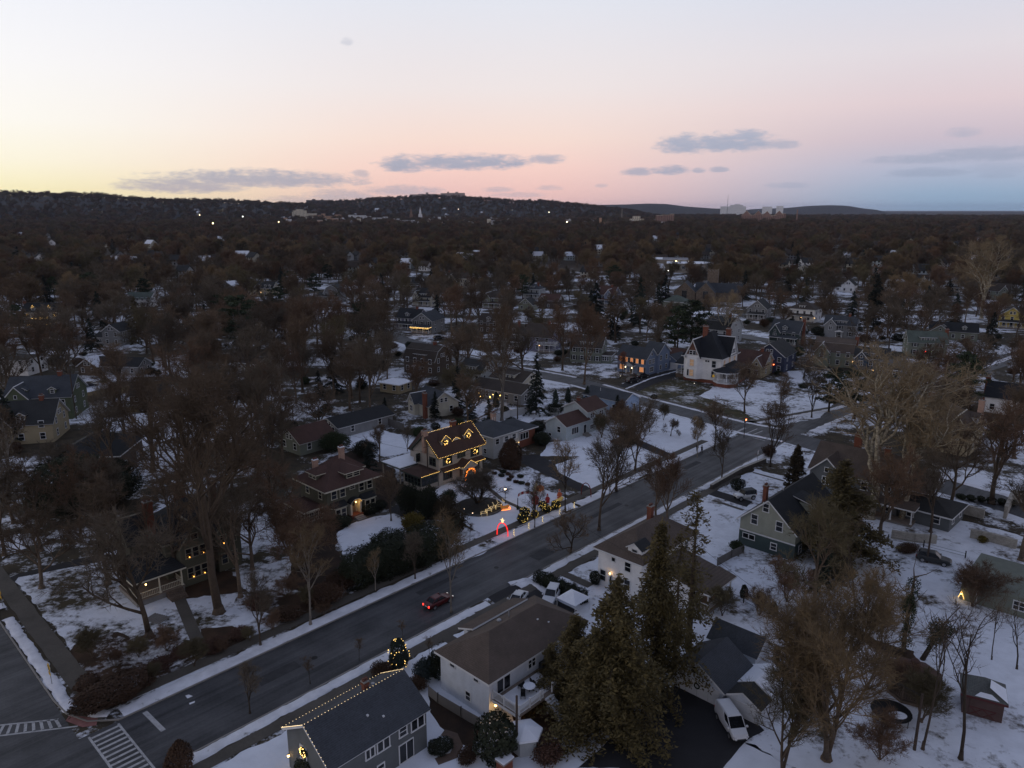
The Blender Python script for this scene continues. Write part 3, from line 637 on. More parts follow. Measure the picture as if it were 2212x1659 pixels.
bank([S(170,76.6),G(1800,884),G(1880,859),G(1975,833),G(2060,804)],1.5,.14,8)
bank([S(172,64),G(1830,900),G(1900,873),G(1960,855)],1.5,.14,9)
bank([z for z in z3p((735,310),(900,240),(1080,190))],.7,.12,10)
bank([z for z in b2p((1640,470),(1760,440),(1960,560))],1.2,.2,11)
bank([z for z in b3p((700,1690),(430,1690))],1.2,.2,15)
bank(z4p((1330,330),(1480,300),(1640,260)),1.6,.14,16)
bank(z4p((1900,185),(2080,120),(2212,75)),2.2,.14,17)
# road markings
def bar(a,b,w,z=.024):
    return strip('road_marking',[a,b],w,z,M['paint'])
a0,a1=ST(G(176,1569)),ST(G(231,1569)); sA,sB=16.9,19.7
for s_ in (sA,sB): bar(S(s_,75.1),S(s_+.1,62),.22)
for i in range(17): bar(S(sA+.15,74.7-i*.78),S(sB-.1,74.7-i*.78),.3)
bar(S(22.3,75),S(22.5,70.6),.5)
bar(G(-60,1573),G(126,1554),.22); bar(G(-60,1597),G(168,1569),.22)
for i in range(11):
    q=i/10; p=G(-40+160*q,1573-19*q); r_=G(-60+190*q,1595-24*q); bar(p,r_,.28)
bar(z3p((1465,583))[0],z3p((1512,561))[0],.6,.03)
bar(z3p((1512,600))[0],z3p((1590,567))[0],.3,.03); bar(z3p((1545,612))[0],z3p((1625,580))[0],.3,.03)
bar(z3p((1560,625))[0],z3p((1640,645))[0],.25,.03)
for i,(s_,t_,l_,w_) in enumerate(((33,70,5,1.6),(58,72.5,7,1.1),(77,67.4,4,2.2),(95,71,9,1.),(112,68.3,5,1.8),(128,72,6,1.3))): patch('road_patch',[S(s_,t_),S(s_+l_,t_),S(s_+l_,t_+w_),S(s_,t_+w_)],.0205,mat('road patch',(.045,.045,.047),.85,var=.3,vs=.8,coords='World'),.08,60+i)
for i,(s_,t_) in enumerate(((40,70.4),(71,70.6),(104,70.2))):
    b_=MB(); b_.prism([(S(s_,t_).x+.38*math.cos(a*PI/8),S(s_,t_).y+.38*math.sin(a*PI/8)) for a in range(16)],.018,.026); struct('road_manhole',b_,M['iron'])
patch('snow_scrap',b1p((1200,1190),(1225,1183),(1250,1195),(1215,1210)),.03,M['verge'],.08,3)
patch('snow_scrap',b1p((1225,1240),(1265,1225),(1262,1236),(1230,1250)),.03,M['verge'],.06,4)
# ------------------------------------------------------------------ near houses
RZ=A
rf=dict(brown=shingle('warm brown',(.062,.036,.028)),red=shingle('red brown',(.075,.041,.033)),grey=shingle('slate grey',(.052,.058,.066)),tan=shingle('tan brown',(.098,.076,.062)),dark=shingle('near black',(.016,.018,.022)),dgrey=shingle('dark grey',(.035,.036,.036)),green=shingle('grey green',(.085,.105,.09)),mid=shingle('mid brown',(.055,.044,.036)),blk=shingle('charcoal',(.026,.028,.03)))
MATS['slate blue']=None; del MATS['slate blue']
rf['slate']=shingle('blue slate',(.058,.064,.074))
sd=dict(cream=stucco('cream',(.42,.375,.32)),olive=siding('olive',(.1,.098,.07)),pale=siding('pale grey',(.4,.42,.43)),paleb=siding('pale blue white',(.44,.5,.52)),white=siding('white',(.8,.8,.8)),blue=siding('grey blue',(.19,.24,.34)),sky=siding('light blue',(.3,.4,.56)),dblue=siding('dark blue',(.035,.06,.095)),grey=siding('grey',(.22,.225,.23)),dgrey=siding('dark grey',(.1,.105,.11)),slate=siding('slate grey wall',(.115,.125,.13)),sage=siding('sage',(.21,.225,.17)),green=siding('moss green',(.1,.12,.07)),gg=siding('grey green',(.18,.2,.165)),teal=siding('dark teal',(.05,.075,.075)),pgreen=siding('pale green shingle',(.3,.315,.26)),yellow=siding('yellow',(.55,.43,.12)),lav=siding('grey violet',(.2,.2,.27)),brown=siding('brown',(.09,.07,.055)),tan=stucco('tan',(.34,.29,.19)),ivory=siding('ivory',(.5,.48,.4)),bwhite=siding('bluish white',(.58,.62,.68)),stone=mat('stone wall',(.2,.16,.12),.9,var=.3,vs=1.,col2=(.13,.1,.08),lo=.4,hi=.6,fine=.2,bs=3),navy=siding('navy',(.04,.05,.09)))
M['greentrim']=mat('dark green trim',(.05,.065,.055),.6,var=.1,vs=2)
def sn(s,t): return S(s,t)
# --- stucco house outlined in lights
h=House('stucco_house','cream stucco house outlined in yellow light strings with two wreathed dormers',sn(86.9,101.8),RZ,sd['cream'],rf['brown'],trim=M['greentrim'])
h.block(0,11.6,0,7.6,6.1,roof='gx',rise=3.4,over=.6)
h.block(-4.2,0,.3,5.6,2.9,roof='hip',rise=.9,over=.45,rname='sunroom_roof')
for i in range(4): h.win('-y',.3,-3.6+i*.98,1.75,.8,1.35,'d')
for i in range(5): h.win('-x',-4.2,.9+i*.95,1.75,.75,1.4,'d')
h.block(1.5,7.5,7.6,10.5,5.,roof='gy',rise=2.4,over=.4)
h.win('-y',0,2.2,1.75,2.1,1.5,'f3'); h.win('-y',0,9.9,1.75,1.5,1.5,'d2')
h.win('-y',0,2.2,4.7,2.2,1.5,'d2'); h.win('-y',0,9.5,4.7,2.1,1.5,'d2')
for i in range(5): h.win('-y',0,5.0+i*.42,5.0,.24,.95,'f',lit=None)
h.win('-x',0,1.8,4.6,1.7,1.5,'d2'); h.win('-x',0,5.6,4.6,1.8,1.5,'d2')
b=MB(); b.lathe([(.34,-.05),(.34,.06)],14); o=b.obj('gable_vent',[M['dark']],h.root); o.location=(0,3.8,8); o.rotation_euler=(0,-PI/2,0)
b=MB(); b.slab([(.3,-1.25,2.95),(4.6,-1.25,2.95),(4.6,.02,3.55),(.3,.02,3.55)],.14,0,1); b.slab([(7.5,-1.25,2.95),(11.4,-1.25,2.95),(11.4,.02,3.55),(7.5,.02,3.55)],.14,0,1); b.box(4.3,7.8,-.02,.05,2.6,3.2,1)
b.obj('pent_roof',[rf['brown'],M['greentrim']],h.root)
h.porch(4.5,7.6,-2.1,0,.55,2.85,1.25,'gable',2,False,cm=sd['cream'],cr=.2,dm=M['concrete'])
h.door('-y',0,6.05,1.65,1.1,2.1,M['wood'])
b=MB(); b.box(5.2,6.9,-3.0,-2.12,0,.36); b.box(5.1,7.0,-3.6,-3.02,0,.18); b.obj('steps',M['concrete'],h.root)
h.dormer(2.9,1.35,7.35,1.9,1.1,3.,'gable',n=1,rise=.85,ww=1.1,wh=.85,wm=sd['cream'])
h.dormer(8.9,1.35,7.35,1.9,1.1,3.,'gable',n=1,rise=.85,ww=1.1,wh=.85,wm=sd['cream'])
b=MB(); nx=12
for i in range(nx):
    a0,a1=-1+2*i/nx,-1+2*(i+1)/nx; z0,z1=.62*(1-a0*a0)**2,.62*(1-a1*a1)**2
    b.add([(a0*1.15,0,z0),(a1*1.15,0,z1),(a1*1.0,1.7,z1*.3+1.),(a0*1.0,1.7,z0*.3+1.)],[(0,1,2,3)],0)
    b.add([(a0*1.15,.02,-.1),(a1*1.15,.02,-.1),(a1*1.15,.02,z1),(a0*1.15,.02,z0)],[(0,1,2,3)],1)
o=b.obj('eyebrow_dormer',[rf['brown'],M['cream']],h.root); o.location=(5.9,1.5,7.55)
h.chimney(-.1,3.8,6.,10.4,1.,.8,M['bricktan']); h.chimney(7.8,4.5,8.5,10.5,1.1,.8,M['brick'])
zr,ze=9.85,5.95
h.lights([(-.6,3.8,zr),(6.9,3.8,zr)]); h.lights([(8.6,3.8,zr),(12.2,3.8,zr)]); h.lights([(-.62,-.65,ze-.1),(12.22,-.65,ze-.1)])
h.lights([(-.62,-.62,ze),(-.62,2.9,8.95)]); h.lights([(12.22,-.62,ze),(12.22,3.7,zr-.1)])
h.lights([(.3,-1.3,3.05),(4.3,-1.3,3.05)],.28); h.lights([(7.8,-1.3,3.05),(11.4,-1.3,3.05)],.28)
h.lights([(4.2,-2.5,3.2),(6.05,-2.5,4.4),(7.9,-2.5,3.2)],.28); h.lights([(4.2,-2.45,3.15),(4.25,-1.3,3.15)],.28); h.lights([(7.9,-2.45,3.15),(7.85,-1.3,3.15)],.28)
h.lights([(-4.6,-.2,3.05),(.1,-.2,3.05)],.28)
for x in (2.9,8.9):
    h.lights([(x-1.25,1.05,8.3),(x,1.05,9.4),(x+1.25,1.05,8.3)],.24); h.wreath('-y',1.3,x,7.95,.42)
h.lights([(5.9+1.2*(-1+2*i/8),1.45,7.6+.62*(1-(-1+2*i/8)**2)**2) for i in range(9)],.24)
h.wreath('-y',-.05,2.2,4.7,.45); h.wreath('-y',-.05,9.5,4.8,.45)
b=MB(); rr=random.Random(3)
for i in range(26):
    a=PI*i/25; c=Vector((6.05+1.25*math.cos(a),-2.2,.9+max(0,1.7*math.sin(a)))) if .15<a<PI-.15 else Vector((6.05+1.25*math.cos(a),-2.2,.7))
    b.ball(c,.22,0,6,4)
    for k in range(4): b.ball(c+Vector((rr.uniform(-.22,.22),-.2+rr.uniform(-.08,.04),rr.uniform(-.2,.2))),.05,1,5,3)
b.obj('garland_arch',[M['needle'],M['bulbo']],h.root)
h.lamp(6.05,-1.2,2.6,14,.09,(1,.45,.12),es=3)
for x,y,z,w in ((1.5,-.55,5.6,10),(5.8,-.55,5.6,10),(10,-.55,5.6,10),(2.2,-1.2,2.7,8),(9.6,-1.2,2.7,8),(-.5,1.8,6.6,3),(2.9,.7,8.3,3),(8.9,.7,8.3,3)): spill(h.root,(x,y,z),w)
b=MB(); b.box(-4.6,2.8,6.2,12.2,3.0,3.2,0); b.box(-4.5,2.7,6.3,12.1,3.202,3.34,1)
for x,y in ((-4.3,6.5),(-4.3,11.9)): b.box(x-.1,x+.1,y-.1,y+.1,0,3.,2)
b.obj('carport',[M['greentrim'],M['snow'],sd['cream']],h.root)
h.finish(); note(h,'lit stucco house')
# --- foursquare
h=House('foursquare_house','olive foursquare house with reddish hip roof and glowing arched doorway',sn(62.5,102.3),RZ,sd['olive'],rf['red'],trim=M['cream'])
h.block(0,10,0,8.4,6.,roof='hip',rise=3.3,over=.95)
h.block(5.5,11.8,6.8,11.6,5.6,roof='hip',rise=2.4,over=.6)
h.block(-3.4,0,1.6,7.4,2.7,roof='hip',rise=.9,over=.4,rname='sunroom_roof')
for i in range(4): h.win('-y',1.6,-2.95+i*.83,1.5,.7,1.4,'g')
for i in range(5): h.win('-x',-3.4,2.2+i*1.1,1.5,.85,1.4,'g')
for x in (1.4,3.1,7.0,8.7): h.win('-y',0,x,4.75,.95,1.35,'d')
h.win('-y',0,5.1,5.2,.9,.6,'d')
for y in (2,6): h.win('-x',0,y,4.7,.9,1.4,'d')
for xc in (2.0,8.0):
    b=MB(); b.prism([(xc-1.6,0),(xc-1.05,-.95),(xc+1.05,-.95),(xc+1.6,0)],0,2.6,0); b.obj('bay',[sd['olive']],h.root)
    b=MB(); P=[(xc-1.9,.0),(xc-1.2,-1.25),(xc+1.2,-1.25),(xc+1.9,.0)]
    b.add([(x,y,2.62) for x,y in P]+[(x,y,2.75) for x,y in P]+[(xc-1.4,.02,3.5),(xc+1.4,.02,3.5)],[(4,5,8),(5,6,9,8),(6,7,9),(3,2,1,0)],0); b.add([(x,y,z) for z in (2.62,2.75) for x,y in P],[(0,1,5,4),(1,2,6,5),(2,3,7,6)],1)
    b.obj('bay_roof',[rf['blk'],M['cream']],h.root)
    for q in (-.55,.55): h.win('-y',-.95,xc+q,1.55,.85,1.55,'d')
h.door('-y',0,5.05,1.65,1.05,2.1,M['wood'],trim=M['cream'])
b=MB()
for q in (-.95,.95): b.box(5.05+q-.16,5.05+q+.16,-1.,-.02,.5,2.6,0)
for i in range(9):
    a0,a1=PI*i/9,PI*(i+1)/9
    b.slab([(5.05+1.15*math.cos(a0),-1.3,2.6+.85*math.sin(a0)),(5.05+1.15*math.cos(a1),-1.3,2.6+.85*math.sin(a1)),(5.05+1.15*math.cos(a1),0,2.6+.85*math.sin(a1)),(5.05+1.15*math.cos(a0),0,2.6+.85*math.sin(a0))],.1,1,0)
b.box(3.9,6.2,-1.5,0,0,.55,2)
b.obj('portico',[M['cream'],rf['blk'],M['brick']],h.root)
b=MB()
for i in range(3): b.box(4.2,5.9,-2.0-.4*i,-1.52-.4*i,0,.42-.14*i)
b.obj('steps',M['concrete'],h.root)
h.lamp(5.05,-.95,2.75,28,.13,(1,.55,.16),es=9,off=(0,-.15,-.2))
h.dormer(5.6,.3,6.75,3.0,1.15,3.4,'hip',n=2,rise=1.0,ww=1.1,wh=.75,over=.45,trim=M['cream'])
h.dormer(.3,4.6,6.75,2.5,1.1,3.4,'hip',d='-x',n=2,rise=.95,ww=.9,wh=.7,over=.45,trim=M['cream'])
h.chimney(1.9,6.2,7.6,9.5,.85,.7,M['bricktan'],M['snow']); h.chimney(7.7,6.8,7.5,10.3,.85,.75,M['bricktan'],M['snow'])
h.finish(); note(h,'olive foursquare house')
# --- grey raised ranch
h=House('ranch_house','grey roofed raised ranch with brick wing beside a blacktop drive',sn(105.2,105.3),RZ,sd['pale'],rf['grey'],extra=[M['brick']])
h.block(0,8.2,0,9.5,4.9,roof='hip',rise=2.1,over=.55)
h.block(8.2,14.6,1.2,8.6,3.9,roof='hip',rise=1.8,over=.6,m=1)
for x in (1.2,4.0,6.4): h.win('-y',0,x,3.7,1.0,1.1,'d',shut=M['trim'] if x>3 else None)
h.win('-y',1.2,11.0,2.5,2.6,1.4,'f3')
for y in (2.5,6.5):
    h.win('-x',0,y,3.7,.8,1.,'d'); h.win('-x',0,y,1.3,.8,1.,'d')
b=MB(); b.box(5.2,7.8,-.06,.04,.05,2.15,0); b.box(5.35,7.65,-.1,-.02,.1,2.05,1); b.obj('garage_door',[M['trim'],mat('lit garage panel',(.3,.22,.12),.6,emit=(1,.6,.25),es=.12)],h.root)
h.lamp(7.4,-.5,2.2,4,.07,(1,.6,.2),es=5)
h.chimney(5.2,5.2,5.5,8.2,.9,.8,M['bricktan'])
b=MB()
for q in (4.3,4.9): b.tube((q,4.5,5.8),(q,4.5,7.5),.07,n=6)
b.obj('vent_pipe',M['trim'],h.root)
h.finish(); note(h,'grey raised ranch')
# --- split level
h=House('split_level_house','pale blue split level house with dark brown roofs',sn(125.6,102.0),RZ,sd['paleb'],rf['red'],trim=M['trim'])
h.block(0,8.4,0,6.2,3.5,roof='gx',rise=1.75,over=.4)
h.block(8.2,15.6,.3,7.6,5.3,roof='gx',rise=1.9,over=.4)
h.win('-x',0,2.2,2.4,.9,1.3,'d'); h.win('-x',0,4.9,.7,.8,.5,'f')
h.win('-y',0,3.2,1.9,2.4,1.5,'f3'); h.door('-y',0,6.9,1.45,1.0,2.1,M['dark'])
for x in (10.0,13.6): h.win('-y',.3,x,4.1,1.3,1.1,'d2',shut=None)
h.win('-y',.3,10.0,1.3,1.2,1.,'d2')
b=MB(); b.box(12.6,15.2,.2,.32,.05,2.1); b.obj('garage_door',M['trim'],h.root)
b=MB()
for i in range(3): b.box(6.1,7.7,-1.6+.45*i,0,.18*i,.18*(i+1)-.002)
b.obj('steps',M['concrete'],h.root)
h.chimney(9.2,3.9,6.6,8.0,.6,.6,M['brick'])
h.finish(); note(h,'pale split level house')
# --- small light-blue gable house at the cross street
h=House('blue_cottage','light blue gabled cottage half hidden by spruces at the cross street',sn(151.8,104.6),RZ,sd['sky'],rf['grey'])
h.block(0,7.2,0,13,3.7,roof='gy',rise=1.7,over=.35)
h.win('-y',0,4.9,1.9,.8,1.2,'d'); h.win('-y',0,2.,1.9,.8,1.2,'d')
for y in (3,6.5,10): h.win('-x',0,y,1.9,.9,1.2,'d')
b=MB(); b.tube((2.2,9,4.6),(2.2,9,5.7),.08); b.obj('vent_pipe',M['trim'],h.root)
h.finish(); note(h,'light blue cottage')
# --- grey green gable house, dark roof
h=House('shingled_house','pale green shingled house with tall side gable and black roof',sn(103.4,39.3),RZ,sd['pgreen'],rf['blk'],extra=[sd['teal']])
h.block(0,16,0,8.9,4.6,z0=2.5,roof='gx',rise=4.,over=.5)
h.W.box(-.04,16.04,-.04,8.94,0,2.62,1)
h.win('-x',0,4.9,7.3,.85,1.25,'d'); h.win('-x',0,6.6,4.9,.95,1.5,'d'); h.win('-x',0,2.6,4.9,.95,1.5,'d'); h.win('-x',-.04,7.3,1.8,1.9,.75,'f2'); h.win('-x',-.04,3.2,1.4,.85,1.,'d')
b=MB(); b.box(-.12,-.042,-.1,9.0,2.55,2.75); b.obj('belt_course',M['trim'],h.root)
h.chimney(4.2,7.0,5.,9.2,.75,.6,M['brick'])
h.dormer(8.,0.6,5.6,3.,1.4,3.,'shed',n=2,rise=.9,wm=sd['pgreen'])
for x in (2,6,10,14): h.win('-y',-.04,x,1.4,.9,1.2,'d')
b=MB(); b.lathe([(.02,0),(.3,.06),(.36,.14)],10); o=b.obj('dish_aerial',M['trim'],h.root); o.location=(7.2,5.6,8.1); o.rotation_euler=(.9,0,.6)
h.finish(); note(h,'pale green shingled house')
# --- white house behind the hemlocks
h=House('white_house','white clapboard house with grey brown roof behind the tall hemlocks',sn(77.5,49.5),RZ,sd['white'],rf['tan'])
h.block(0,13.5,0,7.2,5.6,roof='hip',rise=3.,over=.6)
h.block(3,10,-6,0,3.1,roof='shed-y',rise=1.1,over=.4)
h.win('-x',0,4.6,4.7,.55,.55,'f'); h.win('-x',0,6.3,1.7,.9,1.6,'d'); h.win('-x',0,2.2,1.7,.9,1.5,'d'); h.win('-x',0,2.2,4.4,.9,1.3,'d')
h.dormer(.6,1.6,5.9,2.2,1.2,2.5,'gable',d='-x',n=1,wm=sd['white'],rm=rf['blk'])
h.lamp(-.35,4.9,2.6,16,.12,(1,.55,.18),es=9)
h.door('-x',0,4.9,1.1,.95,2.1,M['dark'])
h.chimney(9.5,5.,7.,9.6,.8,.7,M['brick'])
for x in (4,6.5,9): h.win('-y',-6,x,1.7,1.4,1.5,'d2',lit='litdim' if x==6.5 else False)
for x in (2,11.5): h.win('-y',0,x,4.4,.9,1.3,'d')
h.porch(3.2,9.8,-8.4,-6.02,.5,2.9,.6,'shed',3,True)
h.lamp(7.8,-6.3,2.3,10,.12,(1,.5,.14),es=7)
h.finish(); note(h,'white clapboard house')
# --- tan roofed house with back deck
h=House('decked_house','white sided house with large tan hip roof and raised back deck',sn(46.6,47.5),RZ,sd['bwhite'],rf['tan'])
h.block(0,15.6,0,7.6,4.6,roof='hip',rise=2.5,over=.5)
h.block(5.2,13.5,7.4,9.4,4.3,roof='shed+y',rise=.9,over=.5,rname='front_roof')
h.win('-x',0,5.6,4.,.7,.6,'f'); h.win('-x',0,1.9,4.,.7,.6,'f'); h.win('-x',0,3.2,1.3,.7,1.,'d')
b=MB()
for x in (1.6,2.65): b.box(x-.5,x+.5,-.06,.03,2.45,4.45,0); b.box(x-.42,x+.42,-.08,0,2.53,4.37,1)
b.box(2.1,2.15,-.085,.03,2.45,4.45,0); b.obj('sliding_door',[M['trim'],M['glass']],h.root)
for x in (6.6,10.5,13.5): h.win('-y',0,x,3.6,1.1,1.1,'d2')
for x in (8,12): h.win('-y',0,x,1.2,1.,1.1,'d')
b=MB(); b.box(.4,9.6,-3.9,-.02,2.12,2.34,0); b.box(1.2,9.0,-3.4,-.5,2.344,2.42,2)
for x in (.6,5,9.4):
    b.box(x-.09,x+.09,-3.85,-3.67,0,2.12,1)
b.box(.3,.5,-3.9,-.1,2.05,2.3,1); dk=b.obj('deck',[M['deck'],M['trim'],M['verge']],h.root)
b=MB()
def prail(b,xa,ya,xb,yb,z0=2.34):
    n=max(2,int(math.hypot(xb-xa,yb-ya)/.16))
    b.tube((xa,ya,z0+1.),(xb,yb,z0+1.),.05,n=4); b.tube((xa,ya,z0+.12),(xb,yb,z0+.12),.04,n=4)
    for i in range(n+1):
        q=i/n; x,y=xa+(xb-xa)*q,ya+(yb-ya)*q
        if i%10==0: b.box(x-.07,x+.07,y-.07,y+.07,z0,z0+1.18)
        else: b.box(x-.022,x+.022,y-.022,y+.022,z0+.1,z0+1.)
prail(b,.5,-.1,.5,-3.8); prail(b,.5,-3.8,4.2,-3.8); prail(b,5.6,-3.8,9.5,-3.8); prail(b,9.5,-3.8,9.5,-.1)
b.obj('railing',M['trim'],dk)
b=MB()
for i in range(10): b.box(4.3,5.5,-4.2-.26*i,-3.92-.26*i,2.1-.22*i,2.3-.22*i)
b.obj('stair',M['trim'],dk)
h.lamp(.35,-.6,1.9,26,.13,(1,.55,.16),es=10,off=(0,-.3,-.1))
b=MB(); b.tube((8.2,5.0,6.4),(8.2,5.0,7.3),.09); b.ball((6.8,5.2,6.5),.3,0,8,5,.6); b.obj('roof_vent',mat('galvanised',(.3,.31,.33),.5,metal=.4),h.root)
b=MB()
for x,y,z in ((10.2,2.4,6.05),(11.2,1.6,5.6)): b.box(x-.12,x+.12,y-.12,y+.12,z-.3,z+.3); 
b.obj('vent_cap',M['trim'],h.root)
h.finish(); note(h,'tan roofed house')
# --- slate roofed house with light strings along its ridge
h=House('slate_house','grey house with blue slate roof edged by white light strings',sn(28.8,49.2),RZ,sd['slate'],rf['slate'])
h.block(0,10.8,0,7.5,4.3,roof='gx',rise=2.3,over=.35)
for x in (5.0,7.4): pass
h.win('-y',0,4.1,3.4,.9,.9,'f2'); h.win('-y',0,5.6,3.4,1.3,1.0,'f2'); h.win('-y',0,7.9,3.5,.8,.9,'d'); h.win('-y',0,9.7,3.4,1.5,1.1,'f2'); h.win('-y',0,5.2,1.0,.7,.9,'d')
b=MB(); b.box(7.3,9.1,-.08,.03,.1,2.2,0)
for x in (7.77,8.63): b.box(x-.37,x+.37,-.1,0,.2,2.1,1)
b.obj('sliding_door',[M['trim'],M['glass']],h.root)
h.win('-x',0,4.6,3.2,.9,1.3,'d'); h.win('-x',0,2.0,1.6,1.2,1.5,'d2')
h.wreath('-x',-.02,4.4,3.5,.4)
zr=6.6+.25
h.lights([(-.35,3.75,zr),(11.1,3.75,zr)],.36,.028,M['bulbw']); h.lights([(-.36,7.9,4.32),(11.1,7.9,4.32)],.36,.028,M['bulbw'])
h.lights([(-.36,7.85,4.36),(-.36,3.75,zr)],.24,.036,M['bulbw']); h.lights([(-.36,3.7,zr),(-.36,-.2,4.36)],.4,.028,M['bulbw']); h.lights([(11.12,7.85,4.36),(11.12,3.75,zr)],.26,.034,M['bulbw'])
h.chimney(7.,4.6,5.4,7.1,.5,.5,M['brick'])
b=MB(); b.lathe([(.12,0),(.3,.12),(.2,.5),(.05,.55)],10); o=b.obj('roof_vent',MATS['galvanised'],h.root); o.location=(7.7,4.3,6.2)
b=MB()
for x,y,z in ((5.3,1.9,5.5),(6.6,1.2,5.05)): b.box(x-.1,x+.1,y-.1,y+.1,z-.3,z+.25)
b.obj('vent_cap',M['trim'],h.root)
h.lamp(-.3,7.0,1.7,16,.12,(1,.6,.2),es=9)
b=MB(); b.prism([(3.6+1.1*math.cos(a*.7),6.4+.45*math.sin(a*.7)) for a in range(9)],0,.02); 
h.finish(); note(h,'slate roofed house')
# --- white garages round the blacktop yard
h=House('white_garage','white gabled garage with small wreath facing the blacktop yard',sn(65,30.7),RZ,sd['bwhite'],rf['slate'],cat='garage')
h.block(0,6.,0,6.1,2.2,roof='gx',rise=2.0,over=.4)
h.win('-x',0,3.6,3.1,.6,.8,'d')
b=MB(); b.box(-.05,.02,.4,5.7,.05,1.9,0)
for y in (1.7,3.05,4.4): b.box(-.07,-.045,y-.02,y+.02,.05,1.9,1)
b.obj('garage_door',[M['trim'],MATS['siding pale grey']],h.root)
b=MB()
for i in range(10): a=2*PI*i/10; a2=2*PI*(i+1)/10; b.tube((0,.3*math.cos(a),.3*math.sin(a)),(0,.3*math.cos(a2),.3*math.sin(a2)),.08,n=5)
o=b.obj('wreath',M['needle'],h.root); o.location=(-.12,3.05,1.35)
h.finish(); note(h,None)
h=House('low_garage','low white garage with snowy roof beside the parked van',sn(65.2,26.7),RZ,sd['bwhite'],rf['dgrey'],cat='garage')
h.block(0,2.6,0,3.7,1.9,roof='gx',rise=1.0,over=.3)
b=MB(); b.box(-.05,.02,.4,3.3,.05,1.75); b.obj('garage_door',M['trim'],h.root)
h.block(2.6,6.4,-.4,3.9,1.9,roof='gx',rise=1.1,over=.3,rm=M['snow'],rname='snowy_roof')
h.finish(); note(h,None)
h=House('grey_shed','narrow white garage with grey roof behind the tall hemlock trunks',sn(72.9,30.9),RZ,sd['bwhite'],rf['grey'],cat='garage')
h.block(0,3.9,0,5.8,2.3,roof='gy',rise=1.5,over=.3)
h.win('-x',0,3.9,1.5,.9,.7,'f2')
h.finish(); note(h,None)
# --- right hand ranch
h=House('dark_ranch','low grey green ranch with dark roof and lit corner lamp',sn(108.3,5),RZ,sd['gg'],shingle('dark brown ranch',(.03,.024,.02)))
h.block(0,11,0,13.2,2.9,roof='hip',rise=2.1,over=.5,rm=rf['dgrey'])
h.door('-x',0,11.2,1.1,1.0,2.1,M['dark']); h.win('-x',0,6.5,1.6,1.2,1.1,'d2'); h.win('-x',0,2.5,1.6,1.2,1.1,'d2')
h.lamp(-.4,13.0,1.0,5,.08,(1,.65,.2),es=8)
h.lights([(-.3,13.3,.3),(-.35,13.0,1.4),(-.3,12.6,.25)],.14,.04)
h.finish(); note(h,'dark ranch house')
# --- big old house on the corner lot
h=House('shingle_style_house','large olive shingle house with three brick chimneys and candle lit windows',sn(35.2,100.5),RZ,sd['olive'],rf['blk'],trim=mat('dull olive trim',(.26,.24,.18),.7,var=.1,vs=1.5),extra=[sd['gg']])
h.block(0,11,0,9.5,6.3,roof='hip',rise=4.2,over=.5)
h.block(1.2,5.4,-2.2,2,6.3,roof='gy',rise=2.6,over=.4)
h.block(-3.2,0,4.2,9.8,6.,roof='gx',rise=3.,over=.4)
h.block(6.8,10.2,-1.4,1,6.4,roof='gy',rise=2.1,over=.4)
h.porch(-5.4,1.0,-3.0,3.4,.9,3.4,1.3,'hip',3,True,cm=M['cream'])
for x in (2.3,3.3,4.3): h.win('-y',-2.2,x,4.9,.75,1.35,'d'); h.win('-y',-2.2,x,1.9,.75,1.5,'d')
h.win('-y',-2.2,3.3,7.2,.9,.8,'f')
for x in (7.7,9.2): h.win('-y',-1.4,x,4.9,.8,1.35,'d'); h.win('-y',-1.4,x,1.9,.8,1.5,'d')
h.win('-x',-3.2,7,4.6,.9,1.3,'d'); h.win('-x',0,1.8,4.9,.8,1.3,'d')
h.dormer(8.5,.6,7.3,1.9,1.2,3,'gable',n=2,wm=sd['olive'])
cm=mat('candle bulb',(1,.6,.2),.4,emit=(1,.42,.07),es=6)
for x,z in ((2.3,4.4),(4.3,4.4),(2.6,1.3),(4.2,1.3),(7.7,4.4),(9.2,1.3)):
    b=MB(); b.ball((0,0,0),.075,0,6,4); b.tube((0,0,-.25),(0,0,-.05),.04,n=5,m=1); o=b.obj('window_candle',[cm,M['trim']],h.root); o.location=(x,(-2.2 if x<6 else -1.4)-.22,z)
for x in (8.1,8.9):
    b=MB(); b.ball((0,0,0),.075,0,6,4); b.tube((0,0,-.25),(0,0,-.05),.04,n=5,m=1); o=b.obj('window_candle',[cm,M['trim']],h.root); o.location=(x,.45,7.6)
h.lamp(-5.2,-.8,3.0,5,.11,(1,.66,.24),es=8); h.lamp(-4.0,-3.0,2.9,5,.11,(1,.66,.24),es=8)
h.chimney(-.4,3.6,5.5,11.8,1.15,.8,M['brick']); h.chimney(5.2,6.4,8.5,12.6,1.4,1.,M['brickdk'],M['snow']); h.chimney(9.9,5.8,7.5,11.6,.9,.8,M['brickdk'])
b=MB()
for i in range(6): b.box(-1.6,.6,-3.4-.33*i,-3.08-.33*i,0,.82-.14*i)
b.obj('steps',M['wood'],h.root)
h.finish(); note(h,'old shingle house')
b=MB()
for i in range(7): b.box(-.9,.9,.38*i,.38*i+.25,0,.16+.0*i)
o=b.obj('garden_steps',M['found'],None,label='grey garden steps set in the snowy corner lawn below the shingle house',cat='steps'); o.location=S(31.,91.6); o.rotation_euler=(0,0,A+.4)
